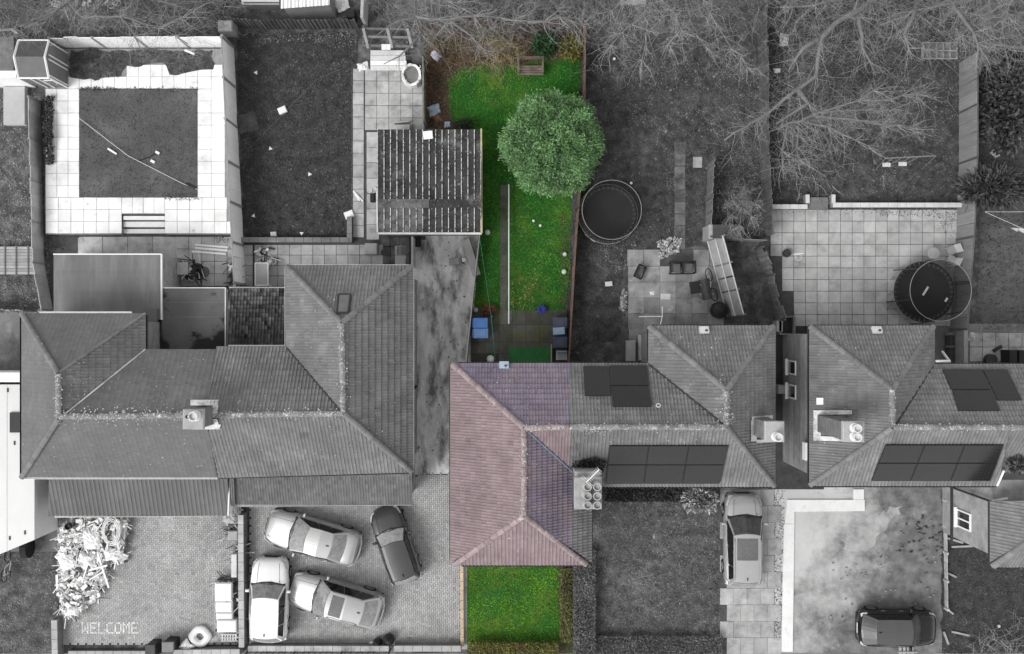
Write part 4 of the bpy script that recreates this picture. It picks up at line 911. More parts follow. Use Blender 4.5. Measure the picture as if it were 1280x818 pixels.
def car(label, fx, fy, rx, ry, Wd, Hh, body, cab, pt, sunroof=None, rails=False, scr=None, lamps_bright=True, roofmat=None, hatch=False):
    """fx,fy / rx,ry: nose and tail in the photo. cab: windscreen base, roof front, roof rear, rear glass base (share of length, nose = .5)"""
    zc = .75; F, B = W(fx, fy, zc), W(rx, ry, zc); d = F - B; L_ = d.length; ang = math.atan2(d.y, d.x); c = (F + B) / 2
    root = thing('parked_car', label, 'car', (c.x, c.y, 0), ang, 'cars parked on the front drives'); hw = Wd / 2
    st = [(s * L_, w * hw, z) for s, w, z in body]
    prof = lambda w, z: [(0, z + .035), (.35, z + .03), (.65, z + .012), (.82, z - .02), (.93, z - .08), (.99, z - .2), (1.0, .5), (.975, .32), (.93, .2)]
    mb = MB(); vs = []; n = None
    for x, w, z in st:
        h = prof(w, z); row = [(x, -f * w, zz) for f, zz in h[::-1]] + [(x, f * w, zz) for f, zz in h[1:]]; n = len(row); vs += row
    fs = [(i * n + k, (i + 1) * n + k, (i + 1) * n + k + 1, i * n + k + 1) for i in range(len(st) - 1) for k in range(n - 1)]
    fs += [tuple(range(0, n)), tuple(range(len(st) * n - 1, (len(st) - 1) * n - 1, -1))]
    mb.raw(vs, fs); bd = mb.build('body', pt, root, smooth=True, local=True)
    u = MB(); u.box((0, 0, .24), (L_ * .94, Wd * .86, .16)); u.build('underbody', m_trim, root, local=True)
    for sx in (.31, -.31):                              # wheels
        for sy in (1, -1):
            t = MB(); n_ = 18; r = .33
            cx, cy = sx * L_, sy * (hw - .1)
            ring = [(cx + r * math.cos(a), cy, r + r * math.sin(a)) for a in np.linspace(0, 2 * math.pi, n_, False)]
            for k in range(n_):
                p, q = ring[k], ring[(k + 1) % n_]; y0, y1 = cy - .1, cy + .115
                t.face([(p[0], y0, p[2]), (q[0], y0, q[2]), (q[0], y1, q[2]), (p[0], y1, p[2])])
                ce = lambda w_, f: (cx + (w_[0] - cx) * f, y1 if sy > 0 else y0, r + (w_[2] - r) * f)
                t.face([ce(p, 1), ce(q, 1), ce(q, .66), ce(p, .66)])
            wh = t.build('wheel', m_tyre, root, local=True); rm = MB(); yo = cy + sy * .112
            for k in range(5):
                a = k * 1.2566; rm.box((cx + .11 * math.cos(a), yo, r + .11 * math.sin(a)), (.2, .02, .05), 0, 0, 1, 0, -a)
            rm.tube([(cx + .21 * math.cos(a), yo, r + .21 * math.sin(a)) for a in np.linspace(0, 6.283, 16, False)], .018, 4, closed=True); rm.build('rim', m_rim, wh, local=True)
    xa, xb, xc, xd = [q * L_ for q in cab]; zat = lambda x: float(np.interp(-x, [-s[0] for s in st], [s[2] for s in st])) - .035
    wb, wr = hw * .93, hw * .70
    U = [k / 4 - 1 for k in range(9)]
    ba = [Vector((xa + .17 * (1 - q * q), q * wb, zat(xa) + .03 * (1 - q * q))) for q in U]; tb_ = [Vector((xb + .09 * (1 - q * q), q * wr, Hh - .06 + .045 * (1 - q * q))) for q in U]
    tm = [Vector(((xb + xc) / 2, q * wr * 1.03, Hh - .045 + .045 * (1 - q * q))) for q in U]
    tc = [Vector((xc - .07 * (1 - q * q), q * wr * .98, Hh - .09 + .045 * (1 - q * q))) for q in U]; bd_ = [Vector((xd - .12 * (1 - q * q), q * wb * .93, zat(xd) + .03 * (1 - q * q))) for q in U]
    cb = MB(); rows = [ba, tb_, tm, tc, bd_]; vs = [p for r_ in rows for p in r_]
    cb.raw(vs, [(i * 9 + k + 1, i * 9 + k, (i + 1) * 9 + k, (i + 1) * 9 + k + 1) for i in range(4) for k in range(8)])
    for s in (0, 8): cb.face([ba[s], tb_[s], tm[s], tc[s], bd_[s]] if s else [bd_[s], tc[s], tm[s], tb_[s], ba[s]])
    cb.build('roof', roofmat or pt, root, local=True)
    cen = Vector((0, 0, .8))
    def patch(name, A, B_, s0, s1, t0, t1, m, off=.014, nn=7):
        g = MB(); P = []
        for k in range(nn):
            s = s0 + (s1 - s0) * k / (nn - 1); f = (s + 1) * 4; i = min(7, int(f)); f -= i
            a, b = A[i].lerp(A[i + 1], f), B_[i].lerp(B_[i + 1], f); P.append((a.lerp(b, t0), a.lerp(b, t1)))
        for k in range(nn - 1):
            q = [P[k][0], P[k + 1][0], P[k + 1][1], P[k][1]]; nr = (q[1] - q[0]).cross(q[3] - q[0]).normalized()
            if nr.dot(q[0] - cen) < 0: nr = -nr
            q = [p + nr * off for p in q]; g.face(q if (q[1] - q[0]).cross(q[3] - q[0]).dot(nr) > 0 else q[::-1])
        return g.build(name, m, root, local=True, smooth=True)
    patch('scuttle', ba, tb_, -.98, .98, -.06, .12, m_trim, .012); patch('windscreen', ba, tb_, -.93, .93, .1, .97, scr or m_screen, .018)
    patch('rear_window', bd_, tc, -.86, .86, .12, .93, m_backglass if roofmat else m_screen)
    for s in (0, 8):
        A, B_ = [ba[s], bd_[s]], [tb_[s], tc[s]]; nw = 3
        for k in range(nw):
            e = ((.03, .385), (.4, .68), (.695, .93))[k]
            P = [A[0].lerp(A[1], e[0]), A[0].lerp(A[1], e[1]), B_[0].lerp(B_[1], e[1] if k < 2 else .93), B_[0].lerp(B_[1], e[0] if k else .02)]
            q = [P[0].lerp(P[3], .07), P[1].lerp(P[2], .07), P[1].lerp(P[2], .93), P[0].lerp(P[3], .93)]
            nr = (q[1] - q[0]).cross(q[3] - q[0]).normalized(); nr = nr if nr.y * (1 if s else -1) > 0 else -nr
            g = MB(); q = [p + nr * .025 for p in q]; g.face(q if (q[1] - q[0]).cross(q[3] - q[0]).dot(nr) > 0 else q[::-1]); g.build('side_window', m_sideglass, root, local=True)
        sg = 1 if s else -1; mi = MB(); mi.bbox((xa - .32, sg * (hw + .08), zat(xa) + .02), (.12, .2, .14), .03); mi.build('mirror', pt, root, local=True)
        for fx_ in (.03, -.2): hd = MB(); hd.box((fx_ * L_, sg * (hw * 1.005), .82), (.2, .03, .035)); hd.build('door_handle', m_steel, root, local=True)
        sl_ = MB(); x0, x1 = st[2][0], st[4][0]
        sl_.tube([(xa * .95, sg * (wb + .02), zat(xa) + .02), ((xb + xc) / 2, sg * (wb + .03), zat(0) + .03), (xd * .9, sg * (wb * .96 + .02), zat(xd) + .03)], .014, 4); sl_.build('belt_trim', m_steel if not roofmat else m_trim, root, local=True)
        lp_ = MB(); i0, i1, i2 = st[1], st[2], st[3]
        P = [Vector((i[0], sg * i[1] * f, i[2] - dz)) for i, f, dz in ((i0, .72, .0), (i1, .86, .02), (i2, .93, .035), (i2, .99, .13), (i1, .98, .12), (i0, .97, .1))]
        P = [p + Vector((.012, sg * .012, .014)) for p in P]; lp_.face(P if (P[1] - P[0]).cross(P[2] - P[0]).z > 0 else P[::-1]); lp_.build('headlight', m_lamp, root, local=True)
        j0, j1, j2 = st[-2], st[-3], st[-4]; tp = MB()
        P = [Vector((i[0], sg * i[1] * f, i[2] - dz)) for i, f, dz in ((j0, .8, .0), (j1, .9, .03), (j2, .95, .05), (j2, .995, .16), (j1, .99, .16), (j0, .98, .1))]
        P = [p + Vector((-.012, sg * .012, .014)) for p in P]; tp.face(P if (P[1] - P[0]).cross(P[2] - P[0]).z > 0 else P[::-1]); tp.build('tail_light', m_lamp if lamps_bright else m_tail, root, local=True)
        ln = MB(); ln.tube([Vector((x, sg * hw * w_, z_)) for x, w_, z_ in [(q[0], .60 * q[1] / hw, q[2] + .022) for q in st[2:6]]], .008, 3); ln.build('bonnet_crease', m_trim, root, local=True)
        if rails: r_ = MB(); r_.tube([(xb - .1, sg * wr * .95, Hh - .05), (xb - .25, sg * wr * .98, Hh + .03), (xc + .25, sg * wr * .97, Hh + .02), (xc + .05, sg * wr * .94, Hh - .07)], .022, 5); r_.build('roof_rail', m_steel, root, local=True)
    gr = MB(); x0, w0, z0 = st[0]; gr.box((x0 + .012, 0, z0 - .08), (.05, w0 * 1.1, .13)); gr.box((x0 - .01, 0, .33), (.06, w0 * 1.5, .12)); gr.build('grille', m_trim, root, local=True)
    bp = MB(); x1, w1, z1 = st[-1]; bp.tube([(x1 + .1, -w1 * 1.2, .62), (x1 - .03, -w1 * .6, .6), (x1 - .05, 0, .6), (x1 - .03, w1 * .6, .6), (x1 + .1, w1 * 1.2, .62)], .07, 5); bp.build('rear_bumper', pt, root, local=True)
    npl = MB(); npl.box((x1 - .09, 0, .72), (.015, .5, .11)); npl.build('number_plate', m_offwhite, root, local=True)
    an = MB(); an.bbox((xc + .12, 0, Hh - .01), (.14, .035, .07), .012); an.build('aerial_fin', m_trim, root, local=True)
    wp = MB()
    for y0 in (-.1, -.55): wp.tube([ba[4] + Vector((.02, y0, .03)), ba[4].lerp(tb_[4], .2) + Vector((0, y0 - .15, .03)), ba[4].lerp(tb_[4], .12) + Vector((0, y0 + .55, .02))], .012, 4)
    wp.build('wiper', m_trim, root, local=True)
    if sunroof:
        s0, s1 = sunroof; g = MB(); xs0, xs1 = s0 * L_, s1 * L_
        for k in range(6):
            ya, yb_ = (-.78 + k * .26) * wr, (-.78 + (k + 1) * .26) * wr; zz = lambda x, y: float(np.interp(x, [xc, (xb + xc) / 2, xb], [Hh - .09, Hh - .045, Hh - .06])) + .045 * (1 - (y / wr) ** 2) + .012
            g.face([(xs1, ya, zz(xs1, ya)), (xs0, ya, zz(xs0, ya)), (xs0, yb_, zz(xs0, yb_)), (xs1, yb_, zz(xs1, yb_))])
        g.build('sunroof', m_roofglass, root, local=True)
    return root
car('silver saloon car with plain roof parked closest to the garage front', 332, 656, 447.5, 689, 1.84, 1.43, SALOON, (.2, .02, -.22, -.36), p_silver2)
car('pale silver estate car with a glass sunroof, between white car and small grey car', 362, 735, 476, 767, 1.86, 1.6, SALOON, (.2, .05, -.31, -.45), p_silver, sunroof=(.02, -.11), rails=True)
car('small dark grey hatchback alone near the coloured house', 479, 636, 510, 727, 1.64, 1.48, TALL, (.2, .05, -.4, -.48), p_grey, scr=M('pale_screen', .34, .25, 2, 8, rough=.16, bump=0))
car('white crossover car beside the brick dividing wall', 338, 698, 335, 801, 1.84, 1.6, TALL, (.2, .05, -.4, -.48), p_white)
car('grey people carrier with tinted panoramic roof and pale rails on narrow path', 929.5, 618, 929, 732, 1.86, 1.62, TALL, (.26, .08, -.41, -.49), p_grey2, sunroof=(.055, -.18), rails=True, scr=m_darkscreen)
car('black hatchback with bright lamps on the gravel yard', 1171, 786, 1074, 785, 1.72, 1.5, TALL, (.22, .1, -.33, -.47), p_black, roofmat=paint('dusty_black_paint', .075), scr=m_darkscreen)
# white box trailer at the left edge
tr = thing('box_trailer', 'white box trailer with black roof vent behind the hipped house', 'trailer', W(-5, 580, 0)); zt = 3.0
mb = MB(); a = [W(x, y, zt).to_2d() for x, y in ((-70, 481), (30, 481), (43, 482), (43, 675), (-70, 722))]; mb.prism(a, .75, zt); mb.build('body', M('trailer_white', .62, .06, .6, 30, rough=.4), tr)
mb = MB(); mb.prism([W(x, y, zt).to_2d() for x, y in ((-70, 466), (30, 466), (43, 468), (43, 478), (-70, 478))], .8, zt - .05); mb.build('headboard', m_white, tr)
mb = MB(); box_px(mb, 12, 516, 34, 541, zt, zt + .1); mb.build('roof_vent', m_black, tr)
for x in (-14, 8): mb = MB(); box_px(mb, x, 482, x + .7, 690, zt, zt + .012); mb.build('roof_seam', m_offwhite, tr)
for x, y in ((8.5, 488), (17, 554), (30, 666), (11, 673)): mb = MB(); box_px(mb, x, y - 2.5, x + 1.8, y + 2.5, zt, zt + .03); mb.build('marker_light', m_dark, tr)
mb = MB(); box_px(mb, 38, 655, 53, 664, 1.0, 2.0); mb.build('side_locker', M('locker_grey', .16), tr)
for y in (600, 620, 685):
    for x in (-30, 34):
        q = W(x, y, .5); mb = MB(); mb.tube([q - Vector((.15, 0, 0)), q + Vector((.15, 0, 0))], .5, 14); mb.build('wheel', m_tyre, tr)
def bicycle(label, hx, hy, ang, mat, group=None, lie=.9):
    q = W(hx, hy, 0); r = thing('bicycle', label, 'bicycle', (q.x, q.y, .0), ang, group); Rx = Matrix.Rotation(lie, 3, 'X'); P = lambda x, y, z: Rx @ Vector((x, y, z)) + Vector((0, 0, .03))
    for x in (-.5, .5):
        mb = MB(); mb.tube([P(x + .32 * math.cos(a), 0, .33 + .32 * math.sin(a)) for a in np.linspace(0, 6.283, 20, False)], .022, 5, closed=True); w_ = mb.build('wheel', m_tyre, r, local=True)
        sp = MB(); [sp.tube([P(x, 0, .33), P(x + .3 * math.cos(a), 0, .33 + .3 * math.sin(a))], .004, 3) for a in np.linspace(0, 6.283, 10, False)]; sp.build('spokes', m_steel, w_, local=True)
    mb = MB(); a, b, c, d_ = (-.5, .33), (-.12, .3), (-.22, .78), (.36, .8)
    for p, s in ((a, b), (a, c), (b, c), (c, d_), (b, d_), (d_, (.5, .33))): mb.tube([P(p[0], 0, p[1]), P(s[0], 0, s[1])], .02, 5)
    mb.build('frame', mat, r, local=True); mb = MB(); mb.tube([P(.32, -.28, .95), P(.38, 0, .92), P(.32, .28, .95)], .015, 5); mb.build('handlebar', m_dark, r, local=True)
    mb = MB(); mb.bbox(P(-.24, 0, .85), (.26, .12, .06), .02); mb.build('saddle', m_black, r, local=True); return r
bicycle('pale bicycle lying by the trailer tail', 4, 705, 1.4, m_steel)

# ---------------------------------------------------------------- fences and walls
m_fence_p = M('painted_fence', .88, .06, 1, 25, obj=.04, dirt=(.7, .7, .55, .85)); m_post = M('fence_post', .3, .2, 2, 25, dirt=(.15, 2, .5, .7))
m_fg = M('fence_boards', .25, .2, 2, 20, obj=.14, stretch=(4, 4, .5)); m_fd = M('fence_dark', .1, .3, 2, 20, obj=.18)
fence('tall pale painted panel fence between white terrace and dark lawn', [(292, 60), (299, 210), (307, 356)], 1.95, 1.95, .6, m_fence_p, m_post, post=.11, cap=.06)
fence('white board fence behind the terrace under overhanging branches', [(84, 62), (291, 61)], 1.9, 2.0, .62, m_fence_p, m_post, post=.1)
fence('weathered panel fence between end garden and terrace', [(50, 128), (55, 330), (66, 388)], 1.15, 1.9, .6, M('fence_weathered', .42, .2, 2, 20, obj=.12), m_post, post=.1)
fence('tall fence of wide boards dividing the big patio from the turf garden', [(1199, 78), (1199, 205), (1195, 300), (1187, 412)], 1.85, 2.4, .58, m_fg, m_fd, post=.09, cap=.05)
fence('old grey garden fence running up under the bare trees', [(946, 18), (949, 100), (950, 200), (955, 296)], 1.7, 1.9, .2, m_fd, m_fd, post=.09)
fence('short slatted fence beside the slab path', [(885, 204), (881, 300)], 1.5, 1.9, .14, m_wood, m_fd, post=.09)
lf = thing('fence', 'leaning pale fence of long horizontal boards by the barbecue', 'fence', W(898, 350, 0)); LA, LB = W(886, 301, 0), W(911, 396, 0); LU = (LB - LA).normalized(); LN = Vector((-LU.y, LU.x, 0)); LN = LN if LN.x > 0 else -LN
for k in range(4):
    for h_ in (0, 1): mb = MB(); p = LA.lerp(LB, h_ * .52) + LN * (.1 * k) + Vector((0, 0, .25 + .42 * k)); q = LA.lerp(LB, .5 + h_ * .5) + LN * (.1 * k) + Vector((0, 0, .25 + .42 * k)); mb.box((p + q) / 2, ((q - p).length, .035, .4), math.atan2(LU.y, LU.x), 0, 1, -.28 if LN.dot(Vector((-LU.y, LU.x, 0))) > 0 else .28); mb.build('board', m_wood_pale, lf)
for k in (0, 2, 4): mb = MB(); o_ = LN * (.1 * k - .09) + Vector((0, 0, .1 + .42 * k)); mb.tube([LA + o_, LB + o_], .03, 4); mb.build('rail', m_offwhite, lf)
for f in (0, .34, .68, 1): mb = MB(); p = LA.lerp(LB, f); mb.tube([p - LN * .06, p + LN * .38 + Vector((0, 0, 1.9))], .05, 4); mb.build('post', m_wood, lf)
fence('ragged board fence between soil patch and big patio', [(944, 312), (958, 345), (970, 400)], 1.5, 1.9, .22, m_wood, m_fd, post=.09, ragged=.35)
fence('low board fence behind the small dark shed', [(892, 300), (952, 303)], 1.1, 1.6, .5, M('grey_board', .22, .2, 2, 20, obj=.1), m_fd, post=.08, horizontal=True)
fence('dark trellis fence of slanting slats along the top garden', [(270, 30), (330, 37), (448, 36)], 1.4, 1.9, .2, M('trellis_dark', .085, .3, 2, 20, obj=.35), m_fd, post=.08, gap=.07)
fence('brown board fence on the tree side of the coloured garden', [(729, 40), (728, 180), (718, 300), (709, 450)], 1.3, 1.85, .3, m_wood_br, M('post_brown', (.13, .085, .065), .3, 3, 30), post=.09, cap=.07)
fence('thin weathered rail fence beside the concrete drive', [(601, 292), (592, 372), (584, 452)], 1.1, 1.7, .3, M('rail_pale', (.22, .2, .17), .25, 3, 25, obj=.1), m_wood_pale, post=.07, cap=.05)
fence('mossy timber fence between bulk bag and leafy bed', [(532, 82), (533, 160)], 1.5, 1.7, .3, M('mossy_wood', (.13, .135, .07), .3, 3, 25, obj=.15), m_wood, post=.09, cap=.08)
fence('rough paling fence at the end of the lawn by the yard', [(-20, 389), (44, 389)], 1.2, 1.9, .12, m_wood_pale, m_wood, post=.08, ragged=.2)
fence('low trellis behind the bench garden hidden in twigs', [(528, 38), (640, 36), (729, 38)], 1.3, 1.9, .3, M('fence_brownish', (.13, .1, .08), .3, 3, 20, obj=.2), m_wood_br, post=.08)
brick_wall('pale brick retaining wall with capping below the dark lawn', [(303, 301), (438, 301)], .45, .2, m_brick, m_conc, name='retaining_wall')
brick_wall('short return of retaining wall at the lawn corner', [(438.5, 304), (438.5, 272)], .42, .2, m_brick, m_conc, name='retaining_wall')
brick_wall('white capped low wall along the top of the big patio', [(1037, 258), (1208, 258)], .5, .18, m_render, m_offwhite)
brick_wall('short white capped wall by the patio steps', [(962, 260), (1006, 260)], .47, .18, m_render, m_offwhite)
for x, w_ in ((1005.5, 'nearer the old fence'), (1037.5, 'nearer the swing')): brick_wall('stub wall flanking the patio steps, the one ' + w_, [(x, 245), (x, 256)], .54, .14, m_render, m_offwhite, name='step_wall')
mb = MB(); box_px(mb, 1008, 247, 1035, 262, 0, .22); mb.build('step', m_conc, kind='structure')
brick_wall('brick dividing wall between the two block-paved drives', [(306.5, 640), (307.5, 803)], .8, .22, m_brick, m_slab)
brick_wall('street wall in front of the drive of four cars', [(314, 806), (488, 806)], .6, .22, m_brick, m_slab_mid)
brick_wall('long pale street wall beside the green front lawn', [(494, 806), (577, 806)], .6, .24, m_brick, m_conc_pale)
brick_wall('brown side wall of the welcome drive', [(76, 770), (77, 818)], .7, .24, m_brick, m_slab)
brick_wall('low street wall of the welcome drive', [(88, 815), (200, 815)], .25, .2, m_brick, m_conc_pale); brick_wall('thick street wall behind the inflatable ring', [(222, 812), (304, 811)], .6, .3, m_brick, m_slab)
m_tan = M('tan_stone', (.5, .4, .28), .2, 3, 30, obj=.12)
brick_wall('tan edging wall beside the green front lawn', [(577.5, 702), (578, 806)], .3, .12, m_tan, m_tan, name='edging_wall')
fence('metal railing along the street wall', [(312, 812), (488, 812)], .9, 2.2, .3, m_dark, m_dark, post=.06, th=.02, gap=.26, name='railing')

# ---------------------------------------------------------------- sheds and garage
sh = thing('garden_shed', 'grey shed with white trimmed pitched roof in the terrace corner', 'shed', W(72, 90, 0)); ze, zr = 2.35, 2.75
a, b = W(23, 50.5, ze), W(61, 97.5, ze); rp = (W(18.5, 70.5, zr), W(57.5, 70.5, zr)); m_sh = M('shed_grey', .17, .12, 2, 30, stretch=(1, 4, 1)); m_shr = M('shed_roof', .14, .14, 2, 30); m_shr2 = M('shed_roof_dark', .075, .2, 2, 30)
ym = (a.y + b.y) / 2
mb = MB(); mb.prism([(a.x + .05, a.y - .05), (b.x - .05, a.y - .05), (b.x - .05, b.y + .05), (a.x + .05, b.y + .05)], 0, ze - .02); mb.face([(b.x - .05, b.y + .05, ze - .02), (b.x - .05, a.y - .05, ze - .02), (b.x - .05, ym, zr - .03)]); mb.build('wall', m_sh, sh)
for nm, yy, mt in (('roof_slope', a.y, m_shr2), ('roof_slope', b.y, m_shr)):
    mb = MB(); q = [Vector((a.x, yy, ze)), Vector((b.x, yy, ze)), Vector((b.x, ym, zr)), Vector((a.x, ym, zr))]; q = q if yy < ym else q[::-1]; mb.face(q); mb.face([p - Vector((0, 0, .04)) for p in q][::-1]); mb.build(nm, mt, sh)
for x in (a.x, b.x):
    for yy in (a.y, b.y): mb = MB(); mb.tube([Vector((x, yy, ze)), Vector((x, ym, zr))], .055, 4); mb.build('bargeboard', m_white, sh)
for yy in (a.y, b.y): mb = MB(); mb.tube([Vector((a.x, yy, ze)), Vector((b.x, yy, ze))], .05, 4); mb.build('fascia', m_white, sh)
for t in (.08, .5, .62, .97): mb = MB(); yy = b.y + (a.y - b.y) * t; mb.box((b.x - .03, yy, ze / 2), (.05, .06, ze - .1)); mb.build('corner_trim', m_white, sh)
for t in (.3, .55, .98): mb = MB(); mb.box((a.x + (b.x - a.x) * t, b.y + .03, ze / 2), (.06, .05, ze - .1)); mb.build('corner_trim', m_white, sh)
mb = MB(); mb.box((a.x + (b.x - a.x) * .78, b.y + .03, 1.5), (.42, .05, .6)); wf = mb.build('window', m_white, sh); mb = MB(); mb.box((a.x + (b.x - a.x) * .78, b.y - .003, 1.5), (.3, .03, .45)); mb.build('pane', m_glass, wf)
s2_ = thing('garden_shed', 'plain felt roofed shed cut by the frame beside the white trimmed shed', 'shed', W(-5, 70, 0)); mb = MB(); box_px(mb, -40, 50, 14, 86, 0, 2.0); mb.build('wall', m_wood, s2_); mb = MB(); box_px(mb, -42, 46, 17, 88, 2.0, 2.08); mb.build('roof', m_wood, s2_); mb = MB(); box_px(mb, -42, 88, 20, 97, 0, 1.9); mb.build('side_panel', m_fence_p, s2_)
ga = thing('garage', 'garage with lichen-streaked corrugated cement roof', 'garage', W(538, 230, 0)); zg, zgr = 2.5, 2.75
mb = MB(); box_px(mb, 476, 165, 599, 289, 0, 2.4, zp=2.4); mb.build('wall', m_render, ga)
def corrugated(y0, y1, z0, z1, nm, pick):
    x0, x1 = 472, 601; n = 16
    for i in range(n):
        A, B = x0 + (x1 - x0) * i / n, x0 + (x1 - x0) * (i + 1) / n; mb = MB(); pr = [(0, .055), (.06, .05), (.17, .0), (.83, 0), (.94, .05), (1, .055)]
        for j in range(6):
            ya, yb = y0 + (y1 - y0) * j / 6, y0 + (y1 - y0) * (j + 1) / 6; za, zb = z0 + (z1 - z0) * j / 6, z0 + (z1 - z0) * (j + 1) / 6
            for (f, h), (f2, h2) in zip(pr[:-1], pr[1:]):
                xa, xb = A + (B - A) * f, A + (B - A) * f2; mb.face([W(xa, ya, za + h), W(xa, yb, zb + h), W(xb, yb, zb + h2), W(xb, ya, za + h2)], 1 if h + h2 > .09 else 0, random.uniform(.7, 1.3))
        mb.build('roof_sheet', [pick(i), m_lichen_rib], ga)
m_asb2 = M('corrugated_pale', .12, .35, 1.2, 25, attr=True, dirt=(.05, 2, .5, .7), dirt2=(.3, 9, .6, .68))
corrugated(162, 250, 2.5, 2.78, 'a', lambda i: m_asb); corrugated(258.5, 291, 2.74, 2.45, 'b', lambda i: m_asb2 if i < 7 else m_asb)
for i in range(16):
    mb = MB(); xa, xb = 472 + 129 * i / 16, 472 + 129 * (i + 1) / 16; mb.face([W(xa, 249, 2.84), W(xa, 254, 2.9), W(xb - .3, 254, 2.9), W(xb - .3, 249, 2.84)]); mb.face([W(xa, 254, 2.9), W(xa, 260, 2.82), W(xb - .3, 260, 2.82), W(xb - .3, 254, 2.9)]); mb.build('ridge_sheet', m_asb2 if i < 8 else m_asb, ga)
mb = MB(); seg_box(mb, W(601.5, 161, 2.6), W(602, 291, 2.6), .08, 2.35, 2.62); mb.build('bargeboard', M('yellowed_trim', (.42, .38, .2), .3, 3, 20), ga)
mb = MB(); seg_box(mb, W(472, 291.8, 2.5), W(602, 292, 2.5), .09, 2.3, 2.48); mb.build('gutter', m_offwhite, ga); mb = MB(); seg_box(mb, W(471.3, 240, 2.5), W(472, 291, 2.5), .07, 2.35, 2.58); mb.build('bargeboard', m_offwhite, ga)
mb = MB(); seg_box(mb, W(546, 296, .1), W(572, 295.5, .1), .08, 2.0, 2.3); mb.build('door_track', m_offwhite, ga)
tag(MB().bbox(W(535, 169, 2.75), (.45, .38, .06), .02, .1).build('paper_sheet', m_white), 'white torn sheet lying on the garage roof edge', 'litter')
sd = thing('small_shed', 'small dark flat-roofed shed below the little bare tree', 'shed', W(910, 295, 0)); mb = MB(); box_px(mb, 892, 283, 922, 297, 0, 1.5); mb.build('wall', m_wood, sd); mb = MB(); p_ = [W(891, 281, 1.55), W(891, 298, 1.55), W(925, 298, 1.62), W(925, 281, 1.62)]; mb.face(p_); mb.face([q - Vector((0, 0, .06)) for q in p_][::-1]); [mb.face([p_[i], p_[i] - Vector((0, 0, .06)), p_[(i + 1) % 4] - Vector((0, 0, .06)), p_[(i + 1) % 4]]) for i in range(4)]; mb.build('roof', M('shed_felt', .06, .2, 2, 30), sd); mb = MB(); box_px(mb, 886, 281, 891, 299, 0, 1.5); mb.build('end_board', m_wood_pale, sd)
ou = thing('white_outbuilding', 'white corrugated outbuilding cut by the top of the frame', 'outbuilding', W(375, -4, 0))
for i in range(13): mb = MB(); xa, xb = 351 + 61 * i / 13, 351 + 61 * (i + 1) / 13; mb.face([W(xa, -20, 2.3), W(xa, 11 - i * .35, 2.1), W((xa + xb) / 2, 11 - i * .35, 2.15), W((xa + xb) / 2, -20, 2.35)]); mb.face([W((xa + xb) / 2, -20, 2.35), W((xa + xb) / 2, 11 - i * .35, 2.15), W(xb, 10.6 - i * .35, 2.1), W(xb, -20, 2.3)]); mb.build('roof_sheet', m_white if i % 2 else m_offwhite, ou)
mb = MB(); mb.prism([W(x, y, 2.0).to_2d() for x, y in ((354, -20), (411, -20), (411, 6), (354, 10))], 0, 2.0); mb.build('wall', m_conc, ou)
oc = thing('boat_cover', 'long white sheeted shape beside the corrugated outbuilding', 'cover', W(325, 0, 0)); mb = MB()
for i in range(8): ya, yb = -18 + i * 3, -15 + i * 3; h_ = lambda y: 1.5 - .012 * (y + 8) ** 2 * .3; mb.face([W(301, ya, h_(ya)), W(301 + i * .3, yb, h_(yb)), W(349, yb, h_(yb)), W(349, ya, h_(ya))])
mb.build('cover_sheet', m_white, oc); mb = MB(); box_px(mb, 304, -18, 348, 3, 0, 1.1); mb.build('base', m_conc, oc)
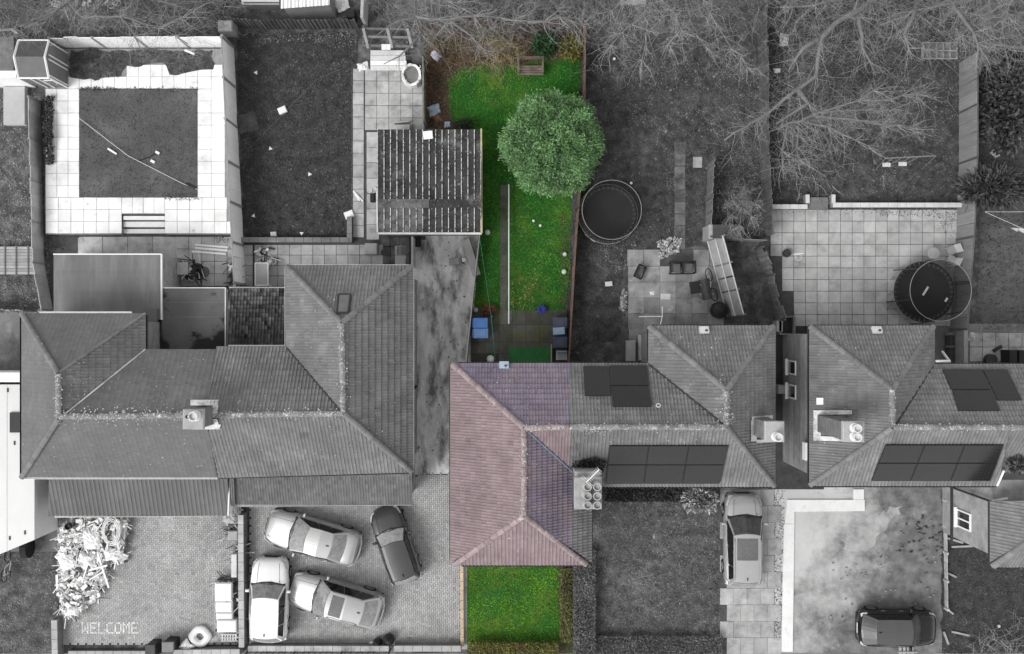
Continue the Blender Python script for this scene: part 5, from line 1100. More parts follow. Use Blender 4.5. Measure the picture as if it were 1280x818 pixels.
# ---------------------------------------------------------------- trampolines
def trampoline(label, lx, ly, r, h0, hn, npole, net_alpha=True, ladder=None, a0=.3):
    c = W(lx, ly, h0); t = thing('trampoline', label, 'trampoline', (c.x, c.y, 0), 0, 'garden trampolines'); P = lambda a, rr, z: Vector((c.x + rr * math.cos(a), c.y + rr * math.sin(a), z))
    A = list(np.linspace(0, 2 * math.pi, 40, False))
    mb = MB(); mb.face([P(a, r * .86, h0) for a in A]); mb.face([P(a, r * .86, h0 - .01) for a in A[::-1]]); mb.build('jump_mat', m_mat, t)
    mb = MB()
    for i in range(40):
        a, b = A[i], A[(i + 1) % 40]; mb.face([P(a, r * .84, h0 + .02), P(a, r, h0 + .03), P(b, r, h0 + .03), P(b, r * .84, h0 + .02)], 0, 1)
    mb.build('safety_pad', m_pad, t)
    mb = MB(); mb.tube([P(a, r * 1.01, h0) for a in A], .018, 6, closed=True); mb.build('frame_ring', m_steel, t)
    mb = MB(); mb.tube([P(a, r * .97, h0 + hn) for a in A], .016, 6, closed=True); mb.build('net_ring', m_steel, t)
    for k in range(npole):
        a = a0 + k * 2 * math.pi / npole; mb = MB(); mb.tube([P(a, r * 1.08, .02), P(a, r * 1.06, h0 + .3), P(a, r * .985, h0 + hn)], .024, 6); mb.build('pole', m_dark, t)
        mb = MB(); b = a + .25; mb.tube([P(a - .25, r * .98, h0), P(a - .22, r * .98, .03), P(b, r * .98, .03), P(b, r * .98, h0)], .025, 6); mb.build('leg', m_steel, t)
    mb = MB()
    for i in range(40):
        a, b = A[i], A[(i + 1) % 40]; mb.face([P(a, r * .93, h0 + .05), P(b, r * .93, h0 + .05), P(b, r * .965, h0 + hn), P(a, r * .965, h0 + hn)])
    mb.build('net', m_net, t)
    for k in range(28): pass
    mb = MB()
    for k in range(36):
        a = k * 2 * math.pi / 36; mb.tube([P(a, r * .85, h0 + .04), P(a, r * .99, h0 + .045)], .007, 4)
    mb.build('springs', m_steel, t, kind='stuff')
    if ladder: mb = MB(); p, q = W(*ladder[0], h0), W(*ladder[1], .02); s = (q - p).cross(Vector((0, 0, 1))).normalized() * .2; mb.tube([p + s, q + s], .02, 5); mb.tube([p - s, q - s], .02, 5); [mb.tube([p.lerp(q, f) + s, p.lerp(q, f) - s], .018, 5) for f in (.3, .6, .9)]; mb.build('ladder', m_steel, t)
    return t
trampoline('round black trampoline with net on the grass below the evergreen', 760, 268, 1.45, .75, 1.75, 6, a0=.9)
t2 = trampoline('netted black trampoline on the big slab patio against the board fence', 1155, 365, 1.5, .8, 1.8, 6, ladder=((1122, 372), (1113, 388)))
for (x, y, ln, nm, lb) in ((1157, 364, .5, 'toy', 'pale stick toy left on the patio trampoline mat'), (1183, 375, .22, 'toy', 'small white toy near the patio trampoline net')):
    mb = MB(); mb.bbox(W(x, y, .86), (ln, .1, .06), .02, 1.0); tag(mb.build(nm, m_offwhite), lb, 'toy')

# ---------------------------------------------------------------- the evergreen in colour
cx, cy, zc, rr, hh = 689, 180, 2.6, 2.32, 4.6
c0 = W(cx, cy, zc); ev = thing('evergreen_tree', 'big rounded evergreen in colour at the middle of the green garden', 'tree', (c0.x, c0.y, 0))
mb = MB(); mb.tube([(c0.x, c0.y, 0), (c0.x + .05, c0.y, 1.5), (c0.x, c0.y + .05, 3.4)], [.2, .15, .05], 8)
for k in range(16): a = k * 2.4; z = .8 + k * .17; mb.tube([(c0.x, c0.y, z), (c0.x + 1.0 * math.cos(a), c0.y + 1.0 * math.sin(a), z + .5), (c0.x + 1.75 * math.cos(a), c0.y + 1.75 * math.sin(a), z + .7)], [.06, .035, .01], 5)
mb.build('trunk', M('bark_brown', (.12, .09, .065), .3, 4, 30), ev)
NC = 480                                              # foliage clumps, each a fan of many sprays
cl = rng.normal(size=(NC, 3)); cl[:, 2] = np.abs(cl[:, 2]) * .9 - .25; cl /= np.linalg.norm(cl, axis=1)[:, None]
rad = .76 + .2 * rng.random(NC) + .09 * np.sin(cl[:, 0] * 6 + 1) * np.cos(cl[:, 1] * 5)
cp = cl * rad[:, None] * np.array([rr * .95, rr, 1.95]) + np.array([c0.x, c0.y, zc]); cs = .55 + .9 * rng.random(NC)
ns = 220; n = NC * ns; base = np.repeat(cp, ns, 0); nd = np.repeat(cl, ns, 0)
dr = nd * .9 + rng.normal(0, .8, (n, 3)); dr[:, 2] += .1; dr /= np.linalg.norm(dr, axis=1)[:, None]
P0 = base + rng.normal(0, .14, (n, 3)); sd = np.cross(dr, rng.normal(size=(n, 3))); sd /= np.linalg.norm(sd, axis=1)[:, None]
ll = (.06 + .11 * rng.random(n))[:, None]; V = np.stack([P0 - dr * .02, P0 + sd * ll * .15 + dr * ll * .5, P0 + dr * ll, P0 - sd * ll * .15 + dr * ll * .5], 1)
tri_mesh('crown', V, np.repeat(cs, ns) * (.75 + .5 * rng.random(n)), m_leaf_g, ev, None, k=4)
ci = rng.normal(size=(9000, 3)); ci /= np.linalg.norm(ci, axis=1)[:, None]; Pi = ci * (.45 + .38 * rng.random((9000, 1))) * np.array([rr, rr, 1.95]) + np.array([c0.x, c0.y, zc]); di = ci + rng.normal(0, .6, (9000, 3)); si = np.cross(di, rng.normal(size=(9000, 3))); si /= np.linalg.norm(si, axis=1)[:, None]
tri_mesh('inner_foliage', np.stack([Pi - si * .09, Pi + di * .1, Pi + si * .09, Pi - di * .1], 1), .6 + .5 * rng.random(9000), m_leaf_g, ev, None, k=4)
# ---------------------------------------------------------------- shrubs and hedges
leafy('small dark green shrub behind the wooden bench', 681, 55, 0, 15, 14, 1.3, 1500, M('shrub_green', (.03, .085, .03), .4, 2, 12, attr=True, bump=0), .14)
leafy('straggly olive shrub in the garden corner by the brown fence', 714, 60, 0, 16, 15, 1.2, 700, m_leaf_y, .12, core=.2)
leafy('low green shrub squeezed beside the garage corner', 581, 154, 0, 10, 5, .6, 420, M('shrub_green2', (.04, .07, .035), .4, 2, 12, attr=True, bump=0), .1)
leafy('dried reddish plant on the mossy patio edge', 611, 388, 0, 9, 7, .5, 420, M('red_leaf', (.17, .07, .04), .4, 3, 12, attr=True, bump=0), .14, cat='plant', name='pot_plant', elong=4)
leafy('large round dark bush over the fence at the right edge', 1262, 135, 0, 36, 50, 2.6, 6500, m_leaf_d, .2, hi=2.3)
leafy('dark bush higher up beside the large round bush', 1262, 92, 0, 26, 26, 2.2, 2600, m_leaf_d, .2, hi=2.2)
leafy('spiky dark shrub spilling over the board fence above the patio', 1240, 235, .2, 38, 25, 2.7, 5200, m_leaf_d, .32, hi=2.4, elong=4, core=.15)
leafy('pale variegated bush on the front lawn near the path', 875, 624, 0, 22, 17, 1.1, 2600, m_leaf_p, .12, lo=.2, hi=1.7)
hedge('dark ivy border along the front wall under the solar panels', 757, 609, 850, 628, .5, 5000, m_leaf_d, .08)
leafy('dark ivy clump on the roof valley beside the chimney pots', 736, 580, ZE + .4, 18, 9, .8, 1500, M('ivy_dark', .035, .5, 2, 12, attr=True, bump=0), .13, cat='ivy', name='ivy', hi=3.0)
leafy('tiny bright green weed in the roof valley', 706, 586, ZE + .5, 5, 5, .25, 160, M('weed_green', (.1, .2, .05), .3, 3, 12, attr=True, bump=0), .1, cat='weed', name='weed')
leafy('dark creeper at the end of the far right solar array', 1271, 580, ZE + .6, 9, 9, .5, 420, m_leaf_d, .13, cat='ivy', name='ivy', hi=2.6)
hedge('clipped dark hedge between green lawn and grey lawn', 717, 690, 745, 830, 1.0, 15000, M('hedge_grey', .16, .35, 1, 12, attr=True, bump=0), .06)
hedge('clipped grey hedge along the foot of the grey front lawn', 746, 797, 905, 830, .6, 11000, M('hedge_grey2', .15, .35, 1, 12, attr=True, bump=0), .06)
hedge('clipped yellow-green hedge along the foot of the green lawn', 584, 806, 698, 830, .9, 9000, M('hedge_yellow', (.17, .17, .05), .35, 1.5, 12, attr=True, bump=0, dirt=((.16, .12, .06), 1, .5, .7)), .06)
hedge('thin brown-green hedge beside the coloured front lawn', 700, 712, 716, 805, .6, 4200, M('hedge_brown', (.15, .15, .06), .4, 1.5, 12, attr=True, bump=0, dirt=((.14, .1, .08), 1, .5, .7)), .06)
# bare trees and brambles
def thicket(label, poly, n, h, mat, ln=1.4, r=.011, depth=1, name='bramble_thicket', dz=.5, lean=(0, 0, 0)):
    mb = MB(); q = pts_in(poly, n)
    for x, y in q:
        p = W(x, y, 0); a = random.random() * 6.283
        twigs(mb, (p.x, p.y, random.random() * h), Vector((math.cos(a), math.sin(a), random.uniform(.05, dz))) + Vector(lean), ln * random.uniform(.5, 1.4), r * random.uniform(.7, 1.5), depth, .6, 3, 1, .05)
    o = mb.build(name, mat, kind='stuff'); return tag(o, label, 'brambles')
thicket('grey bramble thicket filling the top strip above the terrace', [(-10, -15), (300, -15), (290, 40), (180, 47), (-10, 44)], 760, 1.6, m_twig_d, 1.3)
thicket('tangled bare twigs along the top of the coloured garden', [(520, -15), (740, -15), (740, 40), (660, 50), (520, 45)], 620, 2.0, m_twig_d, 1.4)
thicket('bare twiggy growth across the top of the middle lawn', [(740, -15), (950, -15), (950, 30), (740, 40)], 380, 1.6, m_twig_d, 1.4)
thicket('bare undergrowth beneath the trees at the top right', [(955, -15), (1290, -15), (1290, 60), (1190, 80), (1060, 70), (960, 60)], 800, 1.5, m_twig_d, 1.4)
thicket('dry twig litter below the old fence trees', [(965, 160), (1060, 150), (1060, 240), (970, 250)], 110, .6, m_twig, 1.0)
thicket('pale arching stems hanging over the green lawn beside the bench', [(596, 40), (640, 42), (650, 75), (625, 88), (600, 75)], 120, 1.0, m_twig_c, .9, lean=(.1, -.5, 0))
thicket('brown dead stems along the rear of the leafy bed', [(534, 40), (728, 40), (728, 62), (600, 66), (534, 90)], 150, .5, M('twig_brown', (.17, .11, .07), .3, 2, 20, attr=True, bump=0), .8)
thicket('cut branches piled at the lower right corner', [(1215, 785), (1290, 780), (1290, 825), (1215, 825)], 90, .5, m_twig, .9)
thicket('wiry stems in the small soil yard at the left edge', [(-5, 425), (22, 425), (22, 465), (-5, 465)], 26, .6, m_twig, .9)
thicket('weedy stems in the fenced strip with the little tree', [(890, 190), (948, 190), (948, 280), (890, 275)], 60, .4, m_twig_d, .7)
bare_tree('big leafless tree reaching in from the top edge over the old fence', [[(1130, -60, 2), (1108, -12, 3.5), (1072, 14, 4.5), (1045, 28, 5), (1026, 48, 5), (1020, 95, 4.6), (998, 112, 4.4), (960, 140, 4.2), (905, 176, 4)], [(1026, 48, 5), (1004, 60, 5), (985, 90, 4.6)], [(1108, -12, 3.5), (1060, -4, 4.5), (1020, 6, 5), (975, 10, 5)], [(998, 112, 4.4), (1010, 130, 4.2), (970, 155, 4.0)], [(1072, 14, 4.5), (1080, 60, 4.5), (1095, 95, 4.2)]], .19, 8, 1.3, bias=(-.2, -.3, 0))
bare_tree('leafless tree leaning right with its crown fanned over the lawn', [[(960, 163, .2), (1000, 152, 2.2), (1027, 140, 3), (1072, 125, 3.8), (1110, 103, 4.5)], [(1000, 152, 2.2), (1035, 158, 3), (1070, 176, 3.6), (1100, 190, 4)], [(1027, 140, 3), (1080, 138, 3.6), (1130, 138, 4)], [(1000, 152, 2.2), (996, 185, 2.4), (1000, 215, 2.6)], [(1020, 146, 3), (1060, 150, 3.8), (1150, 160, 4.2)], [(1072, 125, 3.8), (1110, 125, 4), (1160, 112, 4.4)], [(985, 157, 2), (978, 190, 2), (980, 225, 2)]], .1, 11, 1.2, bias=(.5, .05, 0))
bare_tree('leafless tree with wide limbs across the top right corner', [[(1290, -20, 2), (1240, -4, 4), (1190, 4, 5), (1145, 14, 5.5), (1100, 32, 5.5)], [(1240, -4, 4), (1215, 30, 5), (1190, 60, 5)], [(1190, 4, 5), (1215, 40, 5.2), (1238, 80, 5)], [(1145, 14, 5.5), (1130, 45, 5.4), (1140, 75, 5)], [(1290, 15, 4), (1250, 22, 5), (1215, 18, 5.3)], [(1290, 60, 4), (1255, 58, 4.6), (1215, 50, 5)]], .16, 9, 1.3, bias=(-.1, -.3, 0))
bare_tree('leafless tree whose thin branches hang down over the middle lawn', [[(830, -60, 3), (818, -10, 5), (812, 20, 5.5), (806, 60, 5.3), (799, 92, 5)], [(818, -10, 5), (845, 20, 5.6), (851, 38, 5.6), (870, 45, 5.3), (893, 75, 5)], [(830, -30, 4), (880, 0, 5.5), (897, 32, 5.4), (915, 60, 5), (945, 96, 4.6)], [(812, 20, 5.5), (790, 30, 5.4), (765, 55, 5), (748, 75, 4.8)], [(818, -10, 5), (780, 0, 5.4), (750, 28, 5)], [(851, 38, 5.6), (838, 55, 5.4), (830, 75, 5)]], .06, 11, 1.1, bias=(0, -.4, 0))
bare_tree('leafless tree behind the bench garden with crossing limbs', [[(525, -40, 1), (518, -5, 3), (520, 22, 4), (526, 44, 4)], [(520, 22, 4), (560, 25, 4.5), (610, 20, 5), (660, 28, 5)], [(518, -5, 3), (548, -2, 4.5), (585, 6, 5)], [(526, 44, 4), (500, 70, 4), (480, 80, 3.8)], [(560, 25, 4.5), (590, 45, 4.5), (605, 70, 4.2)], [(660, 28, 5), (700, 22, 5), (740, 35, 4.8)], [(520, 22, 4), (490, 30, 4), (470, 45, 3.8)]], .1, 10, 1.3, bias=(.1, -.1, 0))
bare_tree('leafless tree at the upper edge above the terrace wall', [[(60, -30, 2), (86, 5, 3.5), (105, 22, 4), (120, 38, 4)], [(86, 5, 3.5), (60, 20, 4), (30, 35, 4)], [(105, 22, 4), (150, 20, 4.4), (200, 35, 4.2), (235, 55, 3.8)], [(150, 20, 4.4), (170, 45, 4), (175, 60, 3.6)], [(200, 35, 4.2), (240, 15, 4.4), (255, 25, 4)], [(0, 38, 2.2), (18, 36, 2.4), (26, 44, 2.2)]], .08, 10, 1.2, bias=(0, -.15, 0))
bare_tree('little leafless tree with pale stem in the narrow fenced strip', [[(931, 223, .1), (931, 240, 1.2), (927, 258, 1.8)], [(927, 258, 1.8), (915, 270, 2.2), (906, 280, 2.3)], [(927, 258, 1.8), (924, 280, 2.2), (926, 298, 2.3)], [(927, 258, 1.8), (938, 272, 2.2), (945, 288, 2.3)], [(929, 250, 1.6), (915, 250, 2), (903, 262, 2.2)], [(929, 250, 1.6), (945, 256, 2), (950, 268, 2)]], .05, 16, .6, bias=(0, -.4, 0))
hedge('dark creeper strip between the terrace and the weathered fence', 52, 118, 62, 205, .9, 1500, m_leaf_d, .1)
# ---------------------------------------------------------------- garden furniture and things left about
def simple(name, label, cat, mb, mat, group=None): return tag(mb.build(name, mat), label, cat, group)
# bench
b = thing('park_bench', 'weathered wooden bench at the head of the green lawn', 'bench', W(663, 87, 0))
for k in range(4): mb = MB(); mb.bbox(W(663, 83.5 + k * 3.1, .44), (1.3, .1, .035), .006); mb.build('seat_slat', m_bench, b)
for k in range(3): mb = MB(); q = W(663, 80, 0); mb.box((q.x, q.y + .08 + k * .015, .58 + k * .13), (1.3, .03, .1), 0, 0, 1, -.15); mb.build('back_slat', m_bench, b)
for x in (648, 678):
    for y in (81, 94): mb = MB(); q = W(x, y, 0); mb.box((q.x, q.y, .3 if y > 90 else .42), (.07, .07, .6 if y > 90 else .84)); mb.build('leg', m_bench, b)
    mb = MB(); q = W(x, 87.5, 0); mb.box((q.x, q.y, .63), (.08, .62, .035)); mb.build('armrest', m_bench, b)
mb = MB(); mb.bbox(W(668, 86, .5), (.5, .08, .03), .01, .3); simple('branch', 'short cut stick lying on the bench seat', 'stick', mb, m_wood_br)
# wheelie bins
def bin_(label, x, y, mat, rz=0, op=False, lidmat=None, sx=.58, sy=.72, h=1.05):
    q = W(x, y, h); t = thing('wheelie_bin', label, 'bin', (q.x, q.y, 0), rz, 'wheelie bins on the coloured patio')
    mb = MB(); a = [(-sx * .42, -sy * .4), (sx * .42, -sy * .4), (sx * .42, sy * .4), (-sx * .42, sy * .4)]; c = [(x_ * 1.14, y_ * 1.14) for x_, y_ in a]
    mb.raw([(p[0], p[1], .06) for p in a] + [(p[0], p[1], h - .06) for p in c], [(3, 2, 1, 0)] + [(i, (i + 1) % 4, 4 + (i + 1) % 4, 4 + i) for i in range(4)]); mb.build('body', mat, t, local=True)
    mb = MB(); mb.bbox((0, 0, h - .02), (sx, sy, .07), .03); mb.bbox((0, -.02, h + .025), (sx * .7, sy * .62, .03), .012); mb.build('lid', lidmat or mat, t, local=True)
    mb = MB(); mb.tube([(-sx * .4, sy * .55, h - .06), (sx * .4, sy * .55, h - .06)], .018, 6); mb.build('handle', mat, t, local=True)
    for s in (-1, 1): mb = MB(); mb.tube([(s * sx * .42, sy * .38, .1), (s * sx * .5, sy * .38, .1)], .1, 10); mb.build('wheel', m_tyre, t, local=True)
m_bin_b = M('bin_blue', (.075, .19, .48), .12, 2, 20, rough=.45, bump=0); m_bin_b2 = M('bin_blue_faded', (.13, .24, .46), .12, 2, 20, rough=.45, bump=0); m_bin_d = M('bin_slate', (.055, .065, .1), .12, 2, 20, rough=.45, bump=0)
bin_('bright blue wheelie bin nearer the lawn, on the mossy patio', 600.5, 404, m_bin_b, R(90), sx=.5); bin_('faded blue wheelie bin nearer the house wall', 601, 417, m_bin_b2, R(90), sx=.48)
bin_('slate wheelie bin nearer the lawn beside the brown fence', 700, 404, m_bin_d, R(-90)); bin_('slate wheelie bin nearer the house beside the brown fence', 700, 428, m_bin_d, R(-90))
mb = MB(); mb.bbox(W(698.5, 414, 1.1), (.58, .36, .3), .03, .06); simple('storage_box', 'light blue plastic box between the two slate bins', 'box', mb, M('box_blue', (.22, .32, .42), .1, 2, 20, rough=.4, bump=0))
ch = thing('garden_chair', 'pale plastic chair by the house wall below the slate bins', 'chair', W(702, 444, 0)); mb = MB(); mb.bbox(W(702, 444, .46), (.5, .5, .05), .02); mb.build('seat', M('chair_pale', (.5, .56, .58), .1), ch); mb = MB(); mb.box(W(702, 438.5, .75), (.52, .06, .5), 0, 0, 1, .15); mb.build('backrest', M('chair_grey', (.3, .32, .33), .1), ch)
for x in (697, 707):
    for y in (439, 449): mb = MB(); q = W(x, y, 0); mb.tube([(q.x, q.y, 0), (q.x, q.y, .45)], .025, 6); mb.build('leg', m_offwhite, ch)
    mb = MB(); mb.box(W(x - 1 if x < 700 else x + 1, 444, .66), (.06, .5, .04)); mb.build('armrest', m_offwhite, ch)
mt = MB(); box_px(mt, 636, 434, 690, 462, .062, .075); simple('grass_mat', 'green artificial grass mat on the dark patio', 'mat', mt, M('mat_green', (.035, .17, .05), .25, 1.5, 60, bump=.5))
mb = MB(); box_px(mb, 688.6, 431, 690, 454, .02, .3); simple('board', 'thin pale board standing at the end of the green mat', 'board', mb, M('board_cream', (.45, .42, .3), .1))
mb = MB(); mb.lathe(W(613, 449, .0) , [(.16, .0), (.2, .2), (.12, .34), (.05, .36)], 10); simple('plant_pot', 'white rounded pot at the wall under the roof edge', 'pot', mb, m_white)
bp = thing('plant_pot', 'violet blue star-leaved plant at the lawn edge', 'pot plant', W(677, 387, 0)); mb = MB(); mb.lathe(W(677, 387, 0), [(.1, 0), (.14, .2), (.13, .22)], 10); mb.build('pot', m_dark, bp); mb = MB()
for k in range(16): a = k * .3927; q = W(677, 387, .22); l = .2 + .1 * (k % 2); d = Vector((math.cos(a), math.sin(a), 0)); s = Vector((-d.y, d.x, 0)) * .05; mb.face([q + d * .02 - s, q + d * l * .6 - s + Vector((0, 0, .1)), q + d * l + Vector((0, 0, .04)), q + d * l * .6 + s + Vector((0, 0, .1)), q + d * .02 + s])
mb.build('leaves', M('violet', (.05, .05, .3), .3, 3, 20), bp)
for x, y, lb in ((667, 276, 'white ball left of centre on the green lawn below the evergreen, the upper one'), (675.5, 282, 'white ball on the green lawn, the lower one of two'), (768, 73.5, 'white ball on the middle lawn under hanging branches'), (789, 229, 'white ball beside the grass trampoline'), (1249, 783, 'white ball by the cut branches')):
    mb = MB(); q = W(x, y, .1); mb.lathe((q.x, q.y, 0), [(.02, 0), (.05, .015), (.075, .05), (.075, .09), (.05, .13), (.02, .145)], 10); tag(mb.build('ball', m_white, smooth=True), lb.replace('left of centre on the', 'on the'), 'ball', 'white balls on the grass')
def rags(name, label, cat, x, y, r, n, mat, h=.2, size=.2, group=None):
    """one crumpled sheet or bag: a single creased surface with torn, folded-in edges"""
    mb = MB(); c = W(x, y, 0); k = 11; s = size * .8 + 2.3 * r; wv = [(random.uniform(-9, 9) / s * .6, random.uniform(-9, 9) / s * .6, random.random() * 6.28, random.uniform(.4, 1)) for _ in range(7)]; rz = random.random() * 3.14; asp = random.uniform(.65, 1)
    ed = [random.uniform(.72, 1.08) for _ in range(12)]; G = []
    for j in range(k + 1):
        row = []
        for i in range(k + 1):
            u, v = i / k * 2 - 1, j / k * 2 - 1; a = math.atan2(v, u); f = (a + math.pi) / (2 * math.pi) * 12; e = ed[int(f) % 12] * (1 - f % 1) + ed[(int(f) + 1) % 12] * (f % 1)
            q = Matrix.Rotation(rz, 3, 'Z') @ Vector((u * s / 2 * e, v * s / 2 * asp * e, 0)); z = sum(abs(math.sin(q.x * wx + q.y * wy + ph)) * am for wx, wy, ph, am in wv) / 7
            d = max(abs(u), abs(v)); row.append(c + q + Vector((random.uniform(-.2, .2) * s / k, random.uniform(-.2, .2) * s / k, max(.02, min(h, .25) * (z * 1.5 * (1 - .75 * d ** 3)) + random.uniform(-.04, .04) * s * (d < 1) + (h - .2 if h > .45 else 0)))))
        G.append(row)
    mb.raw([p for row in G for p in row], [(j * (k + 1) + i, j * (k + 1) + i + 1, (j + 1) * (k + 1) + i + 1, (j + 1) * (k + 1) + i) for j in range(k) for i in range(k)])
    return tag(mb.build(name, mat), label, cat, group)
m_bluew = M('bag_blue_white', (.5, .6, .72), .3, 6, 30)
rags('plastic_bag', 'crumpled white and blue bag in the leafy bed', 'bag', 545, 70, .14, 7, M('bag_lilac', (.62, .6, .72), .25, 8, 30), size=.3); rags('tarpaulin', 'pale blue sheet by the garage corner', 'tarpaulin', 543, 138, .12, 6, m_bluew, size=.42); rags('rubble_sack', 'brown sack under the pale blue sheet', 'sack', 546, 149, .1, 5, M('sack_brown', (.26, .16, .1), .3, 6, 30), size=.35); rags('plastic_bag', 'small light blue bag beside the garage roof edge', 'bag', 559, 156, .06, 4, m_bluew, size=.25)
rags('tarpaulin', 'dark crumpled tarpaulin by the pale panel fence', 'tarpaulin', 308, 152, .28, 10, M('tarp_dark', .09, .4, 4, 25), .3, .6); rags('plastic_bag', 'crumpled white bag among the top right undergrowth', 'bag', 980, 50, .22, 12, m_offwhite, .3, .3); rags('plastic_bag', 'white scrap caught beside the old fence', 'bag', 971, 89, .08, 4, m_white, .2, .22); rags('plastic_bag', 'small white bag at the foot of the tall board fence', 'bag', 1211, 168, .1, 5, m_white, .2, .25); rags('clothing', 'pale cloth on the turf beside the dark bushes', 'cloth', 1243, 193, .1, 5, m_offwhite, .15, .3)
for x, y, rz, sx, sy, lb in ((353, 138, .4, .42, .34, 'white box lid lying on the dark lawn'), (436.5, 268.5, .35, .46, .36, 'white box by the corner of the dark lawn'), (342, 293, .05, .3, .24, 'pale box with dark hole at the lower lawn edge'), (761, 355, .1, .36, .24, 'grey block lying on the grass below the trampoline')):
    mb = MB(); mb.bbox(W(x, y, .08), (sx, sy, .15), .03, rz); simple('box', lb, 'box', mb, m_white if 'white' in lb else m_offwhite)
for i, (x, y) in enumerate(((387, 218), (317, 270), (377, 292), (338, 186), (320, 91))):
    mb = MB(); a = i * 1.3; q = W(x, y, .03); mb.face([q + Vector((math.cos(a + k * 2.1) * .12, math.sin(a + k * 2.1) * .12, .01 * k)) for k in range(3)]); simple('paper_scrap', ('white triangular scrap alone in the middle of the dark lawn', 'white scrap at the lower left of the dark lawn', 'white scrap by the retaining wall of the dark lawn', 'tiny white scrap under the line across the dark lawn', 'pale scrap high on the dark lawn')[i], 'litter', mb, m_white, 'scraps on the dark lawn')
# terrace things
for x0, y0, x1, y1, z, lb in ((135, 186, 146, 193, .47, 'short white plank on the turf square'), (231, 63, 243, 68, 2.0, 'short white plank high against the terrace wall')): mb = MB(); seg_box(mb, W(x0, y0, z), W(x1, y1, z), .09, z, z + .04); simple('plank', lb, 'plank', mb, m_white)
for x, y, lb in ((197, 191, 'small white block on the turf square near the rod'), (191, 202, 'second white block on the turf square under the line')): mb = MB(); mb.bbox(W(x, y, .5), (.22, .13, .08), .02, -.5); simple('block', lb, 'block', mb, m_white)
mb = MB(); mb.tube([W(99, 148, .6), W(160, 195, .55), W(229, 230, .5), W(247, 237, .46)], .011, 5); simple('washing_line', 'long slack white line across the turf square', 'line', mb, m_white)
mb = MB(); mb.tube([W(174, 201, .48), W(188, 196, .52), W(196, 190, .5)], .022, 5); simple('rod', 'dark rod lying beside the white line', 'rod', mb, m_black); mb = MB(); mb.bbox(W(238, 232.5, .5), (.55, .1, .06), .02, -.45); simple('handle_grip', 'black grip at the end of the slack line', 'handle', mb, m_black)
mb = MB(); box_px(mb, 4, 108, 31, 156, .02, .35, bv=.02); simple('table_top', 'tall pale board table beside the plain shed', 'table', mb, M('board_pale', .42, .12, 2, 20))
dk = thing('timber_platform', 'pale slatted timber platform on the end lawn', 'platform', W(22, 325, 0))
for k in range(9): mb = MB(); box_px(mb, -20, 308.5 + k * 3.9, 45, 312 + k * 3.9, .22, .26); mb.build('slat', m_wood_pale, dk)
for x in (5, 19, 34): mb = MB(); box_px(mb, x, 307, x + 1.6, 344, .261, .3); mb.build('batten', m_wood, dk)
for k, (x, y, l) in enumerate(((245, 306.5, 1.65), (245, 310.5, 1.62), (241, 315, 1.68))): mb = MB(); q = W(x, y, 0); mb.tube([(q.x, q.y, .08), (q.x + l, q.y - .12, .08)], .06, 7); simple('white_pole', ('uppermost white pole of three below the terrace', 'middle white pole of three below the terrace', 'lowest white pole of three below the terrace')[k], 'pole', mb, m_white, 'three white poles by the terrace')
mb = MB(); mb.lathe(W(255.5, 340, .03), [(.26, 0), (.27, .03), (.24, .045)], 18); simple('drain_cover', 'round grey cover on the rear yard slabs', 'cover', mb, M('cover_grey', .13, .2, 4, 30))
st = thing('worktable', 'small grey table among tangled tubes in the rear yard', 'table', W(228, 336, 0)); mb = MB(); mb.bbox(W(228, 336, .7), (.55, .6, .04), .01); mb.build('table_top', m_slab, st)
for x, y in ((223, 331), (233, 331), (223, 341), (233, 341)): mb = MB(); q = W(x, y, 0); mb.tube([(q.x, q.y, 0), (q.x, q.y, .69)], .02, 5); mb.build('leg', m_dark, st)
def clutter(label, poly, n, h=.5, dark=True, name='clutter', mats=None, smax=.5, only=False):
    mb = MB(); q = pts_in(poly, n); mats = mats or [m_black, m_dark, m_conc, m_offwhite]
    for x, y in q:
        k = random.random() * (.29 if only else 1); z = random.uniform(.05, h); p = W(x, y, z); m = random.randrange(len(mats))
        if k < .3: mb.bbox(p, (random.uniform(.06, smax), random.uniform(.05, smax * .6), random.uniform(.03, .15)), .01, random.random() * 3.14, m)
        elif k < .8: a = random.random() * 6.28; l = random.uniform(.2, .8); mb.tube([p, p + Vector((math.cos(a) * l, math.sin(a) * l, random.uniform(-.05, .2)))], random.uniform(.012, .03), 5, m)
        else: mb.tube([p + Vector((math.cos(a) * .15, math.sin(a) * .15, 0)) for a in np.linspace(0, 6.28, 10, False)], .02, 5, m, closed=True)
    return tag(mb.build(name, mats, kind='stuff'), label, 'clutter')
clutter('tangle of dark tubes and frames beside the little table', [(224, 345), (252, 350), (250, 328), (240, 322), (236, 342)], 55, .5, mats=[m_black, m_dark, m_offwhite])
clutter('narrow heap of dark odds and ends at the tall fence foot', [(288, 320), (296, 320), (299, 360), (288, 362)], 40, .4)
clutter('oddments and wires at the patio corner by the painted fence', [(318, 314), (342, 310), (345, 322), (338, 335), (325, 330)], 24, .3, mats=[m_black, m_white, m_offwhite], smax=.35)
mb = MB(); mb.box(W(322, 343, .75), (.66, .98, .05)); tt = thing('glass_table', 'white framed table on the narrow rear patio', 'table', W(327, 343, 0)); mb = MB(); mb.bbox(W(327, 343, .7), (.62, 1.08, .03), .008); mb.build('table_top', M('table_glass', .36, .08, 1, 20, rough=.2), tt); mb = MB(); q = [W(x, y, .72) for x, y in ((319, 329), (335, 329), (335, 357), (319, 357))]; [mb.tube([q[i], q[(i + 1) % 4]], .03, 5) for i in range(4)]; mb.build('rim', m_white, tt)
for p in q: mb = MB(); mb.tube([p, (p.x, p.y, 0)], .022, 5); mb.build('leg', m_white, tt)
mb = MB(); mb.bbox(W(465, 312, .4), (.6, .55, .8), .03); simple('chest', 'white square cabinet beside the garage end', 'cabinet', mb, m_conc_pale)
